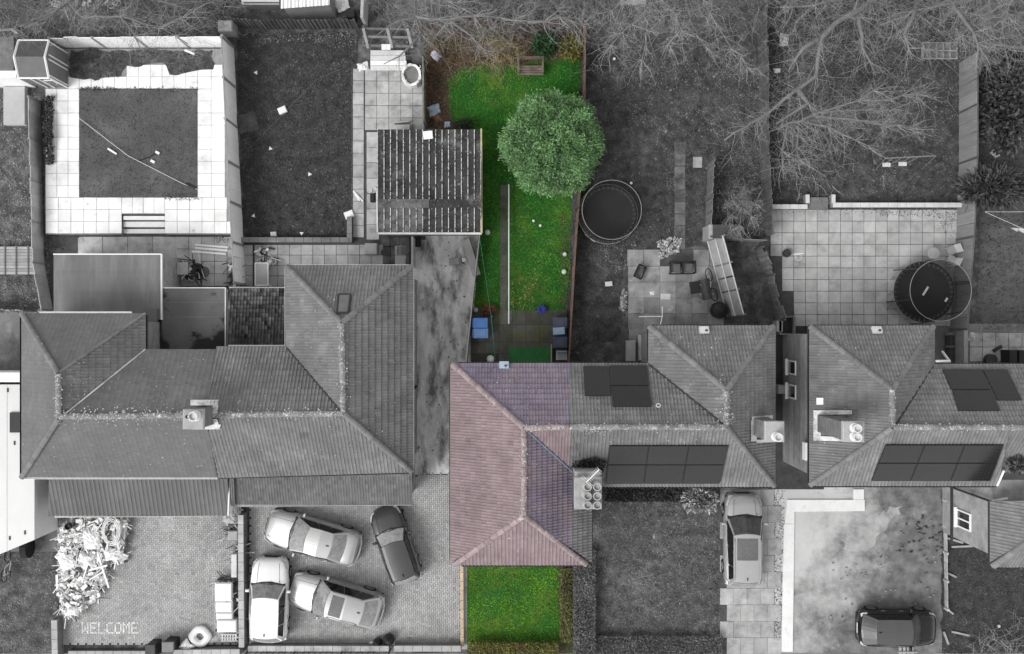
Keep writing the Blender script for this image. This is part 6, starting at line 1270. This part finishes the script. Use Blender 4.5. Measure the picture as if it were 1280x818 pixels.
bicycle('small white bicycle lying on the slab path by the garage', 466, 231, .5, m_white, lie=1.4).scale = (.55, .55, .55)
mb = MB(); mb.tube([W(442, 239, .05), W(448, 246, .12), W(454, 252, .05)], .05, 6); mb.tube([W(444, 243, .05), W(450, 251, .1)], .05, 6); simple('deckchair_frame', 'bent white frame lying on the slab path', 'frame', mb, m_white); mb = MB(); mb.bbox(W(466, 248, .2), (.22, .4, .4), .03); simple('bucket', 'black box by the garage wall', 'box', mb, m_black)
# the bed of pallets, white table top and bulk bag
pb = thing('raised_bed', 'grey raised timber frame at the top of the slab yard', 'frame', W(480, 47, 0))
for y in (36, 46, 57): mb = MB(); seg_box(mb, W(453, y, .6), W(512, y + 1, .6), .1, .5, .62); mb.build('rail', m_wood, pb)
for x in (454, 484, 509): mb = MB(); seg_box(mb, W(x, 36, .7), W(x + 6, 60, .7), .13, .62, .72); mb.build('beam', m_wood_pale, pb)
for x in (456, 510):
    for y in (37, 57): mb = MB(); q = W(x, y, 0); mb.box((q.x, q.y, .25), (.09, .09, .5)); mb.build('leg', m_wood, pb)
wt = thing('board_stack', 'white painted boards and a paper laid by the raised frame', 'boards', W(484, 75, 0))
for k in range(4): mb = MB(); box_px(mb, 463, 63 + k * 6.4, 506 + k, 69 + k * 6.4, .35, .4 + .004 * k, bv=.005); mb.build('board', m_offwhite if k != 2 else m_white, wt)
mb = MB(); box_px(mb, 464, 66, 505, 86, .03, .34); mb.build('base', m_conc, wt)
mb = MB(); mb.bbox(W(482.5, 59, .72), (.44, .28, .02), .005); simple('paper_sheet', 'white sheet lying on the raised timber frame', 'paper', mb, m_white); rags('plastic_sheet', 'white crumpled sheet at the head of the slab path', 'sheet', 453, 84, .12, 7, m_white, .15, .4)
bb = thing('bulk_bag', 'white builders bulk bag of earth beside the mossy fence', 'bag', W(515, 96, 0)); q = W(515, 95, .5); n = 18
mb = MB(); rg = lambda r, z, w=.0: [(q.x + (r + random.uniform(-w, w)) * math.cos(a), q.y + (r * 1.2 + random.uniform(-w, w)) * math.sin(a), z + random.uniform(-w, w)) for a in np.linspace(0, 6.283, n, False)]
A_ = [rg(.42, .02), rg(.5, .4, .03), rg(.47, .8, .05), rg(.38, .78, .04), rg(.36, .6, .02)]
for i in range(4):
    for k in range(n): mb.face([A_[i][k], A_[i][(k + 1) % n], A_[i + 1][(k + 1) % n], A_[i + 1][k]])
mb.build('sack', m_white, bb); mb = MB(); mb.face([(p[0], p[1], .64 + random.uniform(-.03, .05)) for p in A_[4]]); mb.build('earth', m_conc, bb)
for a in (.6, 2.4, 4.0, 5.4): mb = MB(); c = Vector((q.x + .46 * math.cos(a), q.y + .54 * math.sin(a), .8)); mb.tube([c, c + Vector((.08, .02, .12)), c + Vector((.05, .12, .02))], .025, 4); mb.build('strap', m_white, bb)
mb = MB(); seg_box(mb, W(492, 154, .4), W(512, 152, .4), .05, .0, .5); box_px(mb, 492, 156, 512, 166, 0, .38); simple('planter', 'grey planter box with white rim above the garage roof', 'planter', mb, m_slab)
# rail beside the coloured path, clothes line pole
mb = MB(); mb.tube([W(636, 231, .55), W(636, 405, .55)], .034, 6); rl = thing('garden_rail', 'long white rail along the green garden path', 'rail', W(636, 318, 0)); mb.build('top_rail', M('rail_white', (.75, .78, .78), .05), rl)
for y in (231, 290, 350, 404): mb = MB(); p = W(636, y, .55); mb.tube([(p.x, p.y, 0), p], .03, 6); mb.build('post', m_offwhite, rl)
mb = MB(); mb.tube([W(614, 396, 2.0), W(600, 300, 2.3)], .008, 4); mb.tube([W(614, 396, 2.0), W(616, 395, .0)], .03, 6); mb.tube([W(614, 396, 2.0), W(619, 450, 2.2)], .012, 4); simple('washing_line', 'green washing line and pole over the mossy patio', 'washing line', mb, M('line_green', (.05, .22, .16), .1)); mb = MB(); mb.lathe(W(609.5, 291, 0), [(.1, 0), (.15, .1), (.12, .25), (.04, .3)], 10); simple('garden_ornament', 'round pale ornament below the garage corner', 'ornament', mb, M('ornament', (.45, .55, .48), .4, 8, 30)); mb = MB(); [mb.lathe(W(x, y, 0), [(.08, 0), (.12, .08), (.08, .2), (.02, .22)], 8) for x, y in ((706, 318),)]; simple('solar_light', 'pale round garden light by the brown fence, the upper one', 'garden light', mb, m_offwhite); mb = MB(); mb.lathe(W(705, 340, 0), [(.09, 0), (.14, .08), (.1, .2), (.02, .22)], 8); simple('solar_light', 'pale round garden light by the brown fence, the lower one', 'garden light', mb, M('light_green', (.5, .62, .48), .3, 8, 30)); mb = MB(); mb.lathe(W(595, 388, 0), [(.08, 0), (.13, .1), (.1, .22), (.02, .25)], 8); simple('plant_pot', 'pink and white pot at the rail fence by the bins', 'pot', mb, M('pot_pink', (.55, .45, .55), .3, 8, 30))
# middle garden
def chair_frame(label, x, y, w, d, rz, n=1):
    q = W(x, y, .45); t = thing('garden_chair', label, 'chair', (q.x, q.y, 0), rz, 'black rattan seats')
    for k in range(n):
        xo = (k - (n - 1) / 2) * w; mb = MB(); mb.bbox((xo, 0, .38), (w - .16, d - .16, .08), .03); mb.build('seat', M('seat_grey', .12, .2, 3, 30), t, local=True)
        for c, s in (((xo - w / 2, 0, .58), (.08, d, .07)), ((xo + w / 2, 0, .582), (.08, d, .07)), ((xo, d / 2, .68), (w, .08, .25)), ((xo, -d / 2, .41), (w, .06, .08))): mb = MB(); mb.bbox(c, s, .02); mb.build('frame', m_black, t, local=True)
        for sx in (-1, 1):
            for sy in (-1, 1): mb = MB(); mb.box((xo + sx * (w / 2 - .02), sy * (d / 2 - .04), .19), (.05, .05, .38)); mb.build('leg', m_black, t, local=True)
chair_frame('single black framed seat on the middle patio', 800, 340, .62, .4, R(65)); chair_frame('black framed two-seat bench on the middle patio', 853, 335, .62, .58, .02, 2)
rd = thing('rotary_dryer', 'white rotary clothes dryer standing by the tiled roof corner', 'clothes dryer', W(822, 396, 0)); p = W(822, 396, 0); mb = MB(); mb.tube([p, p + Vector((0, 0, 1.5))], .03, 6); mb.build('pole', m_offwhite, rd)
for (x, y) in ((799, 396), (828, 384), (825, 408)): mb = MB(); mb.tube([p + Vector((0, 0, 1.45)), W(x, y, 1.8)], .02, 5); mb.build('arm', m_white, rd)
rags('plastic_sheet', 'white curled strip lying on the middle patio', 'litter', 815, 367, .05, 3, m_white, .1, .3); mb = MB(); mb.bbox(W(832, 371, .06), (.5, .3, .05), .01, -.03); simple('board', 'pale flat board on the middle patio slabs', 'board', mb, m_offwhite)
clutter('scatter of broken pale rubble at the end of the slab path', [(822, 302), (838, 296), (852, 298), (848, 318), (824, 324)], 170, .06, name='rubble', mats=[m_conc_pale, m_slab_mid, m_slab_patio, m_offwhite], smax=.15, only=True); clutter('heap of pale stones and logs on the patio edge', [(778, 362), (784, 360), (783, 390), (773, 388)], 80, .12, name='rubble', mats=[m_slab_patio, m_conc, m_slab], smax=.16, only=True)
for i, (x0, y0, x1, y1, mt_, lb) in enumerate(((783, 426, 795, 452, m_slab_mid, 'grey ribbed storage box against the house wall'), (798, 419, 804, 451, m_offwhite, 'rolled white mat next to the grey storage box'))):
    mb = MB(); box_px(mb, x0, y0, x1, y1, 0, .5 - .2 * i, bv=.04); simple('storage_box' if not i else 'rolled_mat', lb, 'box' if not i else 'mat', mb, mt_)
bq = thing('barbecue', 'black barrel barbecue with chrome handles by the leaning fence', 'barbecue', W(880, 362, 0)); q = W(882, 362, .85); mb = MB(); mb.tube([q + Vector((-.1, .5, 0)), q + Vector((.12, -.5, 0))], .24, 12); mb.build('barrel', m_dark, bq); mb = MB(); mb.bbox(q + Vector((-.5, .1, -.1)), (.5, .6, .04), .01, .15); mb.build('side_shelf', m_black, bq)
for k in (-.25, .2): mb = MB(); mb.tube([q + Vector((-.22, .1 - k - .1, .1)), q + Vector((-.32, -k, .12)), q + Vector((-.2, -k - .1, .12))], .018, 5); mb.build('handle', m_steel, bq)
for dx, dy in ((-.15, .42), (.0, .42), (-.05, -.42), (.15, -.42)): mb = MB(); mb.tube([(q.x + dx, q.y + dy, 0), (q.x + dx, q.y + dy, .7)], .022, 5); mb.build('leg', m_dark, bq)
bicycle('pale framed bicycle propped against the leaning fence', 893, 355, R(-75), m_white, lie=.7); mb = MB(); q = W(897, 388, 0); mb.lathe(q, [(.42, 0), (.44, .4), (.4, .7), (.1, .82)], 8); simple('covered_grill', 'round black covered grill by the house eave', 'grill', mb, m_black)
# big patio
mb = MB(); mb.lathe(W(982.5, 317, .03), [(.19, 0), (.21, .2), (.2, .24), (.15, .2)], 14); simple('plant_pot', 'round dark pot on the big patio', 'pot', mb, m_dark); mb = MB(); q = W(998, 322, .05); mb.tube([q + Vector((.15 * math.cos(a), .15 * math.sin(a), 0)) for a in np.linspace(0, 6.28, 14, False)], .012, 5, closed=True); mb.bbox(q + Vector((0, .18, .03)), (.5, .07, .04), .01, .12); simple('net_toy', 'white hooped toy beside the round dark pot', 'toy', mb, m_white)
rt = thing('round_table', 'small round table beside the patio trampoline', 'table', W(1167, 317, 0)); mb = MB(); mb.lathe(W(1167, 317, .68), [(.3, 0), (.3, .03), (.28, .04)], 20); mb.build('table_top', m_conc_pale, rt)
for a in (0, 2.1, 4.2): mb = MB(); q = W(1167, 317, 0); mb.tube([(q.x + .3 * math.cos(a), q.y + .3 * math.sin(a), 0), (q.x, q.y, .68)], .018, 5); mb.build('leg', m_steel, rt)
for x, y, rz, lb in ((1190, 313, .4, 'pale plastic chair against the fence, nearer the low wall'), (1190, 325, -.5, 'pale plastic chair half under the trampoline ring')):
    q = W(x, y, .45); t = thing('garden_chair', lb, 'chair', (q.x, q.y, 0), rz, 'pale chairs by the trampoline'); mb = MB(); mb.bbox((0, 0, .43), (.42, .42, .04), .015); mb.build('seat', m_conc_pale, t, local=True); mb = MB(); mb.box((.24, 0, .68), (.05, .42, .46), 0, 0, 1, 0, .2); mb.build('backrest', m_offwhite, t, local=True)
    for sx in (-.18, .18):
        for sy in (-.18, .18): mb = MB(); mb.tube([(sx, sy, 0), (sx, sy, .42)], .02, 5); mb.build('leg', m_offwhite, t, local=True)
sw = thing('swing_frame', 'slim metal garden swing with two pale seats on the top right lawn', 'swing', W(1130, 200, 0)); A1, A2 = W(1107, 198, 1.9), W(1170, 195, 1.9)
mb = MB(); mb.tube([A1, A2], .025, 6); mb.build('top_bar', m_steel, sw)
for p, fs in ((A1, ((1090, 188), (1092, 216))), (A2, ((1148, 187), (1152, 212)))):
    for f in fs: mb = MB(); mb.tube([p, W(*f, 0)], .022, 6); mb.build('leg', m_steel, sw)
for f in (.25, .58): mb = MB(); p = A1.lerp(A2, f); mb.bbox((p.x, p.y - .1, .5), (.4, .2, .04), .015); st_ = mb.build('seat', m_offwhite, sw); mb = MB(); [mb.tube([(p.x + s, p.y, p.z), (p.x + s, p.y - .1, .5)], .006, 3) for s in (-.18, .18)]; mb.build('rope', m_offwhite, st_)
pr = thing('cold_frame_crate', 'grey gridded wooden crate frame in the top right undergrowth', 'frame', W(1175, 63, 0))
for k in range(6): mb = MB(); seg_box(mb, W(1154 + k * 8.4, 53, .3), W(1154 + k * 8.4, 74, .3), .05, .1, .32); mb.build('slat', m_conc_pale, pr)
for k in range(3): mb = MB(); seg_box(mb, W(1153, 53.5 + k * 10, .36), W(1197, 53.5 + k * 10, .36), .05, .325, .37); mb.build('rail', m_conc_pale, pr)
mb = MB(); box_px(mb, 1155, 54, 1195, 73, .02, .1); mb.build('base', m_conc, pr)
cl_ = thing('washing_line', 'washing line with one white sheet over the turf garden', 'washing line', W(1260, 280, 0)); mb = MB(); mb.tube([W(1231, 265, 1.9), W(1310, 265, 1.9)], .008, 4); mb.tube([W(1231, 265, 1.9), W(1310, 300, 1.9)], .008, 4); mb.build('line', m_white, cl_); mb = MB(); [mb.face([W(1264 + k * 8, 285 + k * .5, 1.85), W(1272 + k * 8, 285.5 + k * .5, 1.85), W(1272 + k * 8, 290 + k * 2, 1.2), W(1264 + k * 8, 286 + k * 2, 1.2)]) for k in range(5)]; mb.build('hung_sheet', m_white, cl_)
gt = thing('timber_gate', 'dark slatted gate between the two right-hand houses gardens', 'gate', W(1192, 440, 0))
for k in range(6): mb = MB(); box_px(mb, 1184 + k * 3.4, 420, 1187 + k * 3.4, 455, .03, .3); mb.build('board', m_wood_dark, gt)
for y in (416, 432): mb = MB(); box_px(mb, 1182, y, 1210, y + 3, .3, .38); mb.build('rail', m_wood, gt)
mb = MB(); box_px(mb, 1205, 412, 1210, 455, 0, 1.2); simple('gate_post_panel', 'pale upright panel beside the dark slatted gate', 'panel', mb, m_wood_pale); mb = MB(); mb.tube([W(1168, 452, 5.1), W(1187, 452, 4.9)], .07, 6); mb.tube([W(1187, 452, 4.9), W(1178, 440, 3)], .06, 6); simple('drainpipe', 'white bent drainpipe at the inner corner of the right roof', 'pipe', mb, m_white)
rags('plastic_bag', 'crumpled white bag at the yard by the gate', 'bag', 1214, 421, .1, 5, m_offwhite, .2, .3); mb = MB(); mb.bbox(W(1247, 436, .1), (.5, .16, .1), .03, .5); simple('hose_reel', 'small bent tool lying on the pale yard slabs', 'tool', mb, m_dark); mb = MB(); mb.lathe(W(1236, 450, .02), [(.3, 0), (.3, .3), (.26, .32)], 16); simple('water_butt', 'round dark butt under the right eave', 'water butt', mb, m_dark)
for k in range(2): mb = MB(); box_px(mb, 1262 + k * 12, 438, 1272 + k * 12, 454, 0, .9, bv=.03); simple('wheelie_bin', ('black bin by the yard wall, nearer the water butt', 'black bin by the yard wall, cut by the frame')[k], 'bin', mb, m_black)
mb = MB(); box_px(mb, 976, 396, 993, 418, 0, .75); pn = thing('log_store', 'dark open-topped box at the end of the ragged fence', 'box', W(984, 407, 0)); mb = MB(); box_px(mb, 977, 397, 991, 417, 0, .5); mb.build('inside', m_black, pn)
for x0, y0, x1, y1 in ((975, 395, 994, 397), (975, 417, 994, 419), (992, 397, 994.5, 417), (974, 397, 977, 417)): mb = MB(); box_px(mb, x0, y0, x1, y1, 0, .8); mb.build('side', m_wood, pn)
mb = MB(); mb.bbox(W(972, 408, .4), (.3, .55, .8), .03); simple('cabinet', 'pale narrow cabinet beside the dark open-topped box', 'cabinet', mb, m_conc_pale)
# front right yard
pc = thing('pallet', 'broken pale crate under the side of the black hatchback', 'crate', W(1134, 811, 0))
for k in range(4): mb = MB(); box_px(mb, 1124 + k * 5, 807, 1127 + k * 5, 818, .02, .1); mb.build('slat', m_wood_pale, pc)
for y in (808, 815): mb = MB(); box_px(mb, 1123, y, 1146, y + 1.5, .1, .14); mb.build('rail', m_wood_pale, pc)
for k, (x0, y0, x1, y1) in enumerate(((1181, 672, 1204, 679), (1190, 684, 1216, 683), (1181, 715, 1196, 722), (1184, 762, 1192, 768), (1180, 790, 1186, 806), (1190, 790, 1212, 795))):
    mb = MB(); seg_box(mb, W(x0, y0, .1), W(x1, y1, .1), .09, .02, .1); simple('plank', ('pale plank under the house wing wall', 'thin plank on the lawn below the house wing', 'short plank across the lawn edge above', 'short plank on the lawn edge in the middle', 'broken plank beside the black hatchback', 'pale stick beside the cut branches')[k], 'plank', mb, m_wood_pale, 'planks by the lawn edge')
fence('broken low wall line between gravel yard and dark lawn', [(1179, 625), (1180, 690), (1181, 760)], .35, 1.6, .5, m_slab, m_slab, post=.12, name='broken_fence')
clutter('small pale stones strewn over the gravel yard', [(1040, 700), (1170, 690), (1175, 760), (1060, 790), (1030, 790)], 40, .04, name='stones', mats=[m_conc_pale, m_slab_patio, m_slab_dirty], smax=.1, only=True)
clutter('dry leaves and scraps on the dark earth beside the wing wall', [(1130, 640), (1178, 650), (1178, 700), (1120, 690)], 45, .05, name='litter', mats=[m_dark, m_conc, m_slab_dirty], smax=.14, only=True)
# antenna on the coloured house chimney
an = thing('tv_antenna', 'white television antenna on the chimney with six pots', 'antenna', W(738, 597, 8)); p, q = W(733, 603, 8.9), W(749, 587, 8.9); mb = MB(); mb.tube([p, q], .022, 5); mb.build('boom', m_white, an)
d = (q - p).normalized(); s = Vector((-d.y, d.x, 0))
for k in range(10): mb = MB(); c = p.lerp(q, k / 9); l = .13 if k > 1 else .3; mb.tube([c - s * l, c + s * l], .008, 4); mb.build('element', m_offwhite, an)
mb = MB(); mb.tube([W(738, 598, 7.6), p.lerp(q, .3)], .025, 5); mb.build('mast', m_steel, an)
# ---------------------------------------------------------------- the rubbish heap and the welcome drive
random.seed(11)
hp = [(74, 652), (110, 648), (160, 650), (152, 690), (160, 700), (130, 708), (132, 725), (118, 750), (100, 765), (80, 770), (76, 720), (78, 690)]
mb = MB(); ms = [m_white, m_white, m_white, m_offwhite, m_white, m_white, m_conc_pale, m_wood_pale, m_slab_mid, m_conc, m_dark]
for x, y in pts_in(hp, 1500):
    k = random.random(); z = random.uniform(.05, .55); p = W(x, y, z); m = random.randrange(len(ms))
    if k < .3: mb.bbox(p, (random.uniform(.08, .4), random.uniform(.05, .22), random.uniform(.02, .12)), .01, random.random() * 3.14, m, 1)
    elif k < .62: a = random.gauss(1.3, .7); l = random.uniform(.4, 1.6); mb.box(p, (l, random.uniform(.02, .06), .03), a, m, 1, 0, random.uniform(-.12, .12))
    else:
        s = random.uniform(.15, .4); rz = random.random() * 3.14; G = [[p + Matrix.Rotation(rz, 3, 'Z') @ Vector(((i / 3 - .5) * s + random.uniform(-.03, .03), (j / 3 - .5) * s * .7 + random.uniform(-.03, .03), random.uniform(-.03, .03) + (j - 1.5) * .04)) for i in range(4)] for j in range(4)]
        for j in range(3):
            for i in range(3): mb.face([G[j][i], G[j][i + 1], G[j + 1][i + 1], G[j + 1][i]], random.choice((0, 0, 2, 3)))
tag(mb.build('debris', ms, kind='stuff'), 'heap of white rubble, plastic and timber in front of the lean-to', 'rubbish heap')
for i, (x0, y0, x1, y1, w, z, lb) in enumerate(((122, 692, 136, 735, .08, .75, 'long white batten lying down over the rubbish heap'), (112, 713, 134, 707, .09, .82, 'white batten crossing the long batten on the heap'), (112, 725, 130, 714, .06, .7, 'thin white strip on the lower part of the heap'), (68, 675, 82, 674, .04, .4, 'thin stick poking out from the left side of the heap'), (71, 718, 72.5, 745, .12, .3, 'white board upright at the left side of the heap'), (155, 650, 152, 682, .28, .5, 'grey door panel at the upper right of the heap'))):
    mb = MB(); seg_box(mb, W(x0, y0, z), W(x1, y1, z), w, z - .03, z + .02); simple('batten' if i != 5 else 'door_panel', lb, 'board', mb, m_white if i != 5 else m_slab_mid)
for i, (x, y, r, mt_, lb) in enumerate(((120, 672, .3, m_white, 'large white sheet in the middle of the rubbish heap'), (88, 697, .26, m_white, 'white torn sheet at the left of the rubbish heap'), (145, 690, .24, m_white, 'white torn sheet at the right of the rubbish heap'), (98, 760, .12, m_white, 'pale plaster rubble at the foot of the heap'), (113, 695, .2, m_white, 'white folded sheet near the long batten'))): rags('plastic_sheet', lb, 'sheet', x, y, r, 9, mt_, .7, .45)
mb = MB(); q = W(139, 664, .7); [mb.tube([q + Vector((rr_ * math.cos(a) * .8, rr_ * 1.3 * math.sin(a), .03 * j)) for a in np.linspace(0, 6.28, 20, False)], .025, 5, closed=True) for j, rr_ in enumerate((.55, .47, .4))]; simple('hose_coil', 'coiled white hose on top of the rubbish heap', 'hose', mb, m_white)
mb = MB(); mb.lathe(W(87, 657.5, .5), [(.15, 0), (.16, .2), (.14, .24), (.12, .1)], 12); simple('bucket', 'dark bucket on the rubbish heap', 'bucket', mb, m_dark)
# sofa, ring, bins, clutter along the dividing wall
sf = thing('mattress_sofa', 'long white folding sofa bed standing on the welcome drive', 'sofa', W(282, 757, 0))
for k, (x0, y0, x1, y1, z0, z1) in enumerate(((268.5, 729, 290, 752, .1, .55), (269, 752.4, 290.5, 766, .1, .5), (270, 766.4, 291, 775, .1, .53), (271, 775.4, 296, 791, .1, .62))): mb = MB(); box_px(mb, x0, y0, x1, y1, z0, z1, bv=.06); mb.build('cushion', m_white, sf)
for x in (271, 288):
    for y in (731, 788): mb = MB(); q = W(x, y, 0); mb.box((q.x, q.y, .05), (.08, .08, .1)); mb.build('leg', m_dark, sf)
clutter('dark leaves and bags heaped along the foot of the dividing wall', [(270, 722), (292, 722), (303, 735), (303, 800), (296, 800), (293, 740)], 120, .4, mats=[m_black, m_dark, m_black, m_offwhite], smax=.3); clutter('dark branches and bags near the porch corner', [(284, 655), (302, 655), (303, 700), (293, 690)], 60, .4, mats=[m_black, m_conc, m_offwhite], smax=.3)
rags('plastic_sheet', 'pale torn sheet hanging by the porch corner', 'sheet', 293, 642, .15, 8, m_conc_pale, .8, .5)
ir = MB(); q = W(250, 796, .2); N_ = 22
R_ = [[Vector((q.x + (.36 + .19 * math.cos(b)) * math.cos(a) * (1 + .1 * math.cos(4 * a)), q.y + (.36 + .19 * math.cos(b)) * math.sin(a), .17 + .16 * math.sin(b))) for b in np.linspace(0, 6.283, 9, False)] for a in np.linspace(0, 6.283, N_, False)]
for i in range(N_):
    for k in range(9): ir.face([R_[i][k], R_[(i + 1) % N_][k], R_[(i + 1) % N_][(k + 1) % 9], R_[i][(k + 1) % 9]])
o = ir.build('inflatable_ring', m_white, smooth=True); tag(o, 'white inflatable ring beside the sofa bed', 'inflatable'); rags('rubbish_bag', 'white crumpled bags by the inflatable ring', 'bag', 236, 806, .16, 12, m_white, .5, .35); rags('rubbish_bag', 'pale scraps between the ring and the crate', 'bag', 266, 800, .12, 6, m_offwhite, .2, .3)
cr = thing('crate', 'slatted grey crate below the end of the sofa bed', 'crate', W(287, 797, 0))
for k in range(6): mb = MB(); box_px(mb, 277 + k * 3.3, 792.5, 279 + k * 3.3, 802, .05, .3); mb.build('slat', m_offwhite, cr)
for y in (793, 797, 801): mb = MB(); box_px(mb, 276, y, 297, y + 1, .302, .33); mb.build('rail', m_offwhite, cr)
for i, (x0, y0, x1, y1, h_, lb) in enumerate(((202, 803, 217, 816, 1.05, 'dark bin with round lid by the street wall'), (181, 806, 194, 824, 1.0, 'dark bin further along the street wall, cut by the frame'))):
    t = thing('wheelie_bin', lb, 'bin', W((x0 + x1) / 2, (y0 + y1) / 2, 0)); mb = MB(); box_px(mb, x0 + 1, y0 + 1, x1 - 1, y1 - 1, .05, h_ - .05, zp=h_); mb.build('body', m_black, t); mb = MB(); box_px(mb, x0, y0, x1, y1, h_ - .045, h_ + .03, bv=.03); mb.build('lid', m_dark if i else m_conc, t)
for i, (x, y, r, m_, lb) in enumerate(((486, 800, .3, m_black, 'black rubbish bag on the street wall end'), (472, 803, .22, m_black, 'smaller black rubbish bag beside the larger one'))):
    mb = MB(); mb.lathe(W(x, y, .3), [(r * .6, -.3), (r, -.1), (r * .9, .12), (r * .4, .3), (r * .15, .36)], 9); simple('rubbish_bag', lb, 'bag', mb, m_)
mb = MB(); mb.lathe(W(465, 804, 0), [(.1, 0), (.14, .1), (.05, .2)], 8); simple('plant_pot', 'small white pot beside the black bags', 'pot', mb, m_white)
mb = MB(); mb.lathe(W(208, 655, .03), [(.42, 0), (.42, .012), (.36, .014)], 24); simple('drain_cover', 'round worn cover set in the block paving by the porch', 'cover', mb, M('cover_worn', .33, .25, 4, 30)); mb = MB(); mb.bbox(W(293, 668, .3), (.5, .45, .6), .04); simple('armchair_base', 'pale square block beside the dark branches', 'block', mb, m_conc_pale); mb = MB(); box_px(mb, 289, 693, 296, 722, .05, .6, bv=.02); simple('panel', 'pale upright panel above the sofa bed', 'panel', mb, m_offwhite)
clutter('dark debris beside the box trailer and the porch', [(46, 612), (60, 605), (62, 640), (56, 645)], 40, .4, mats=[m_black, m_dark, m_white], smax=.3); mb = MB(); box_px(mb, 52, 648, 60, 660, 0, .8, bv=.03); simple('wheelie_bin', 'black bin behind the trailer locker', 'bin', mb, m_black)
# driveway oddments
for i, (x, y, sx, sy, m_, lb) in enumerate(((522, 303, .35, .5, m_black, 'black box below the garage gutter'), (568, 327, .5, .35, m_conc_pale, 'pale flat stone on the concrete drive'), (580, 325, .2, .2, m_white, 'small white tub on the concrete drive'), (589, 322, .4, 1.9, m_slab, 'grey plank strip beside the rail fence'))): mb = MB(); mb.bbox(W(x, y, .06), (sx, sy, .12 if i else .3), .02, .1 * i); simple('box' if i != 3 else 'plank', lb, 'box' if i < 3 else 'plank', mb, m_)
mb = MB(); box_px(mb, 514, 296, 516.5, 333, 0, 1.2); simple('side_gate', 'thin upright gate panel at the rear corner of the drive', 'gate', mb, m_slab); mb = MB(); seg_box(mb, W(518, 486, 3.4), W(521, 482, 3.4), .12, 3.3, 3.5); simple('wall_lamp', 'small black lamp on the side wall over the drive', 'lamp', mb, m_black)
mb = MB(); q = W(285, 36, .5); mb.bbox(q, (.7, .55, 1.0), .05); simple('concrete_block', 'grey square block at the corner of the top wall', 'block', mb, m_conc_pale)
mb = MB(); box_px(mb, 432, 12, 443, 22, 0, .8, bv=.03); simple('wheelie_bin', 'black bin in the garden beyond the trellis fence', 'bin', mb, m_black); rags('plastic_sheet', 'white sheets beside the black bin beyond the trellis', 'sheet', 428, 8, .2, 9, m_white, .5, .5); mb = MB(); seg_box(mb, W(453, -5, 1.5), W(452, 22, 1.5), .14, 0, 1.5); simple('gate_post_panel', 'pale fence end beyond the trellis corner', 'panel', mb, m_wood_pale)
clutter('white bottles and blocks along the top edge above the terrace', [(64, 0), (150, 0), (150, 7), (64, 7)], 40, .5, mats=[m_white, m_offwhite], smax=.3); mb = MB(); mb.tube([W(0, 38, 1.9), W(14, 37, 1.9), W(22, 42, 1.9)], .06, 6); simple('pipe', 'bent pale pipe above the plain shed', 'pipe', mb, m_conc_pale); mb = MB(); box_px(mb, 775, -4, 808, 6, .5, .6); simple('bench_top', 'pale board lying at the top edge above the middle lawn', 'board', mb, m_conc_pale)
mb = MB(); mb.tube([W(300, 198, .3), W(395, 100, .3), W(432, 84, .3)], .005, 3); simple('washing_line', 'thin line crossing the dark lawn corner to corner', 'line', mb, m_conc)
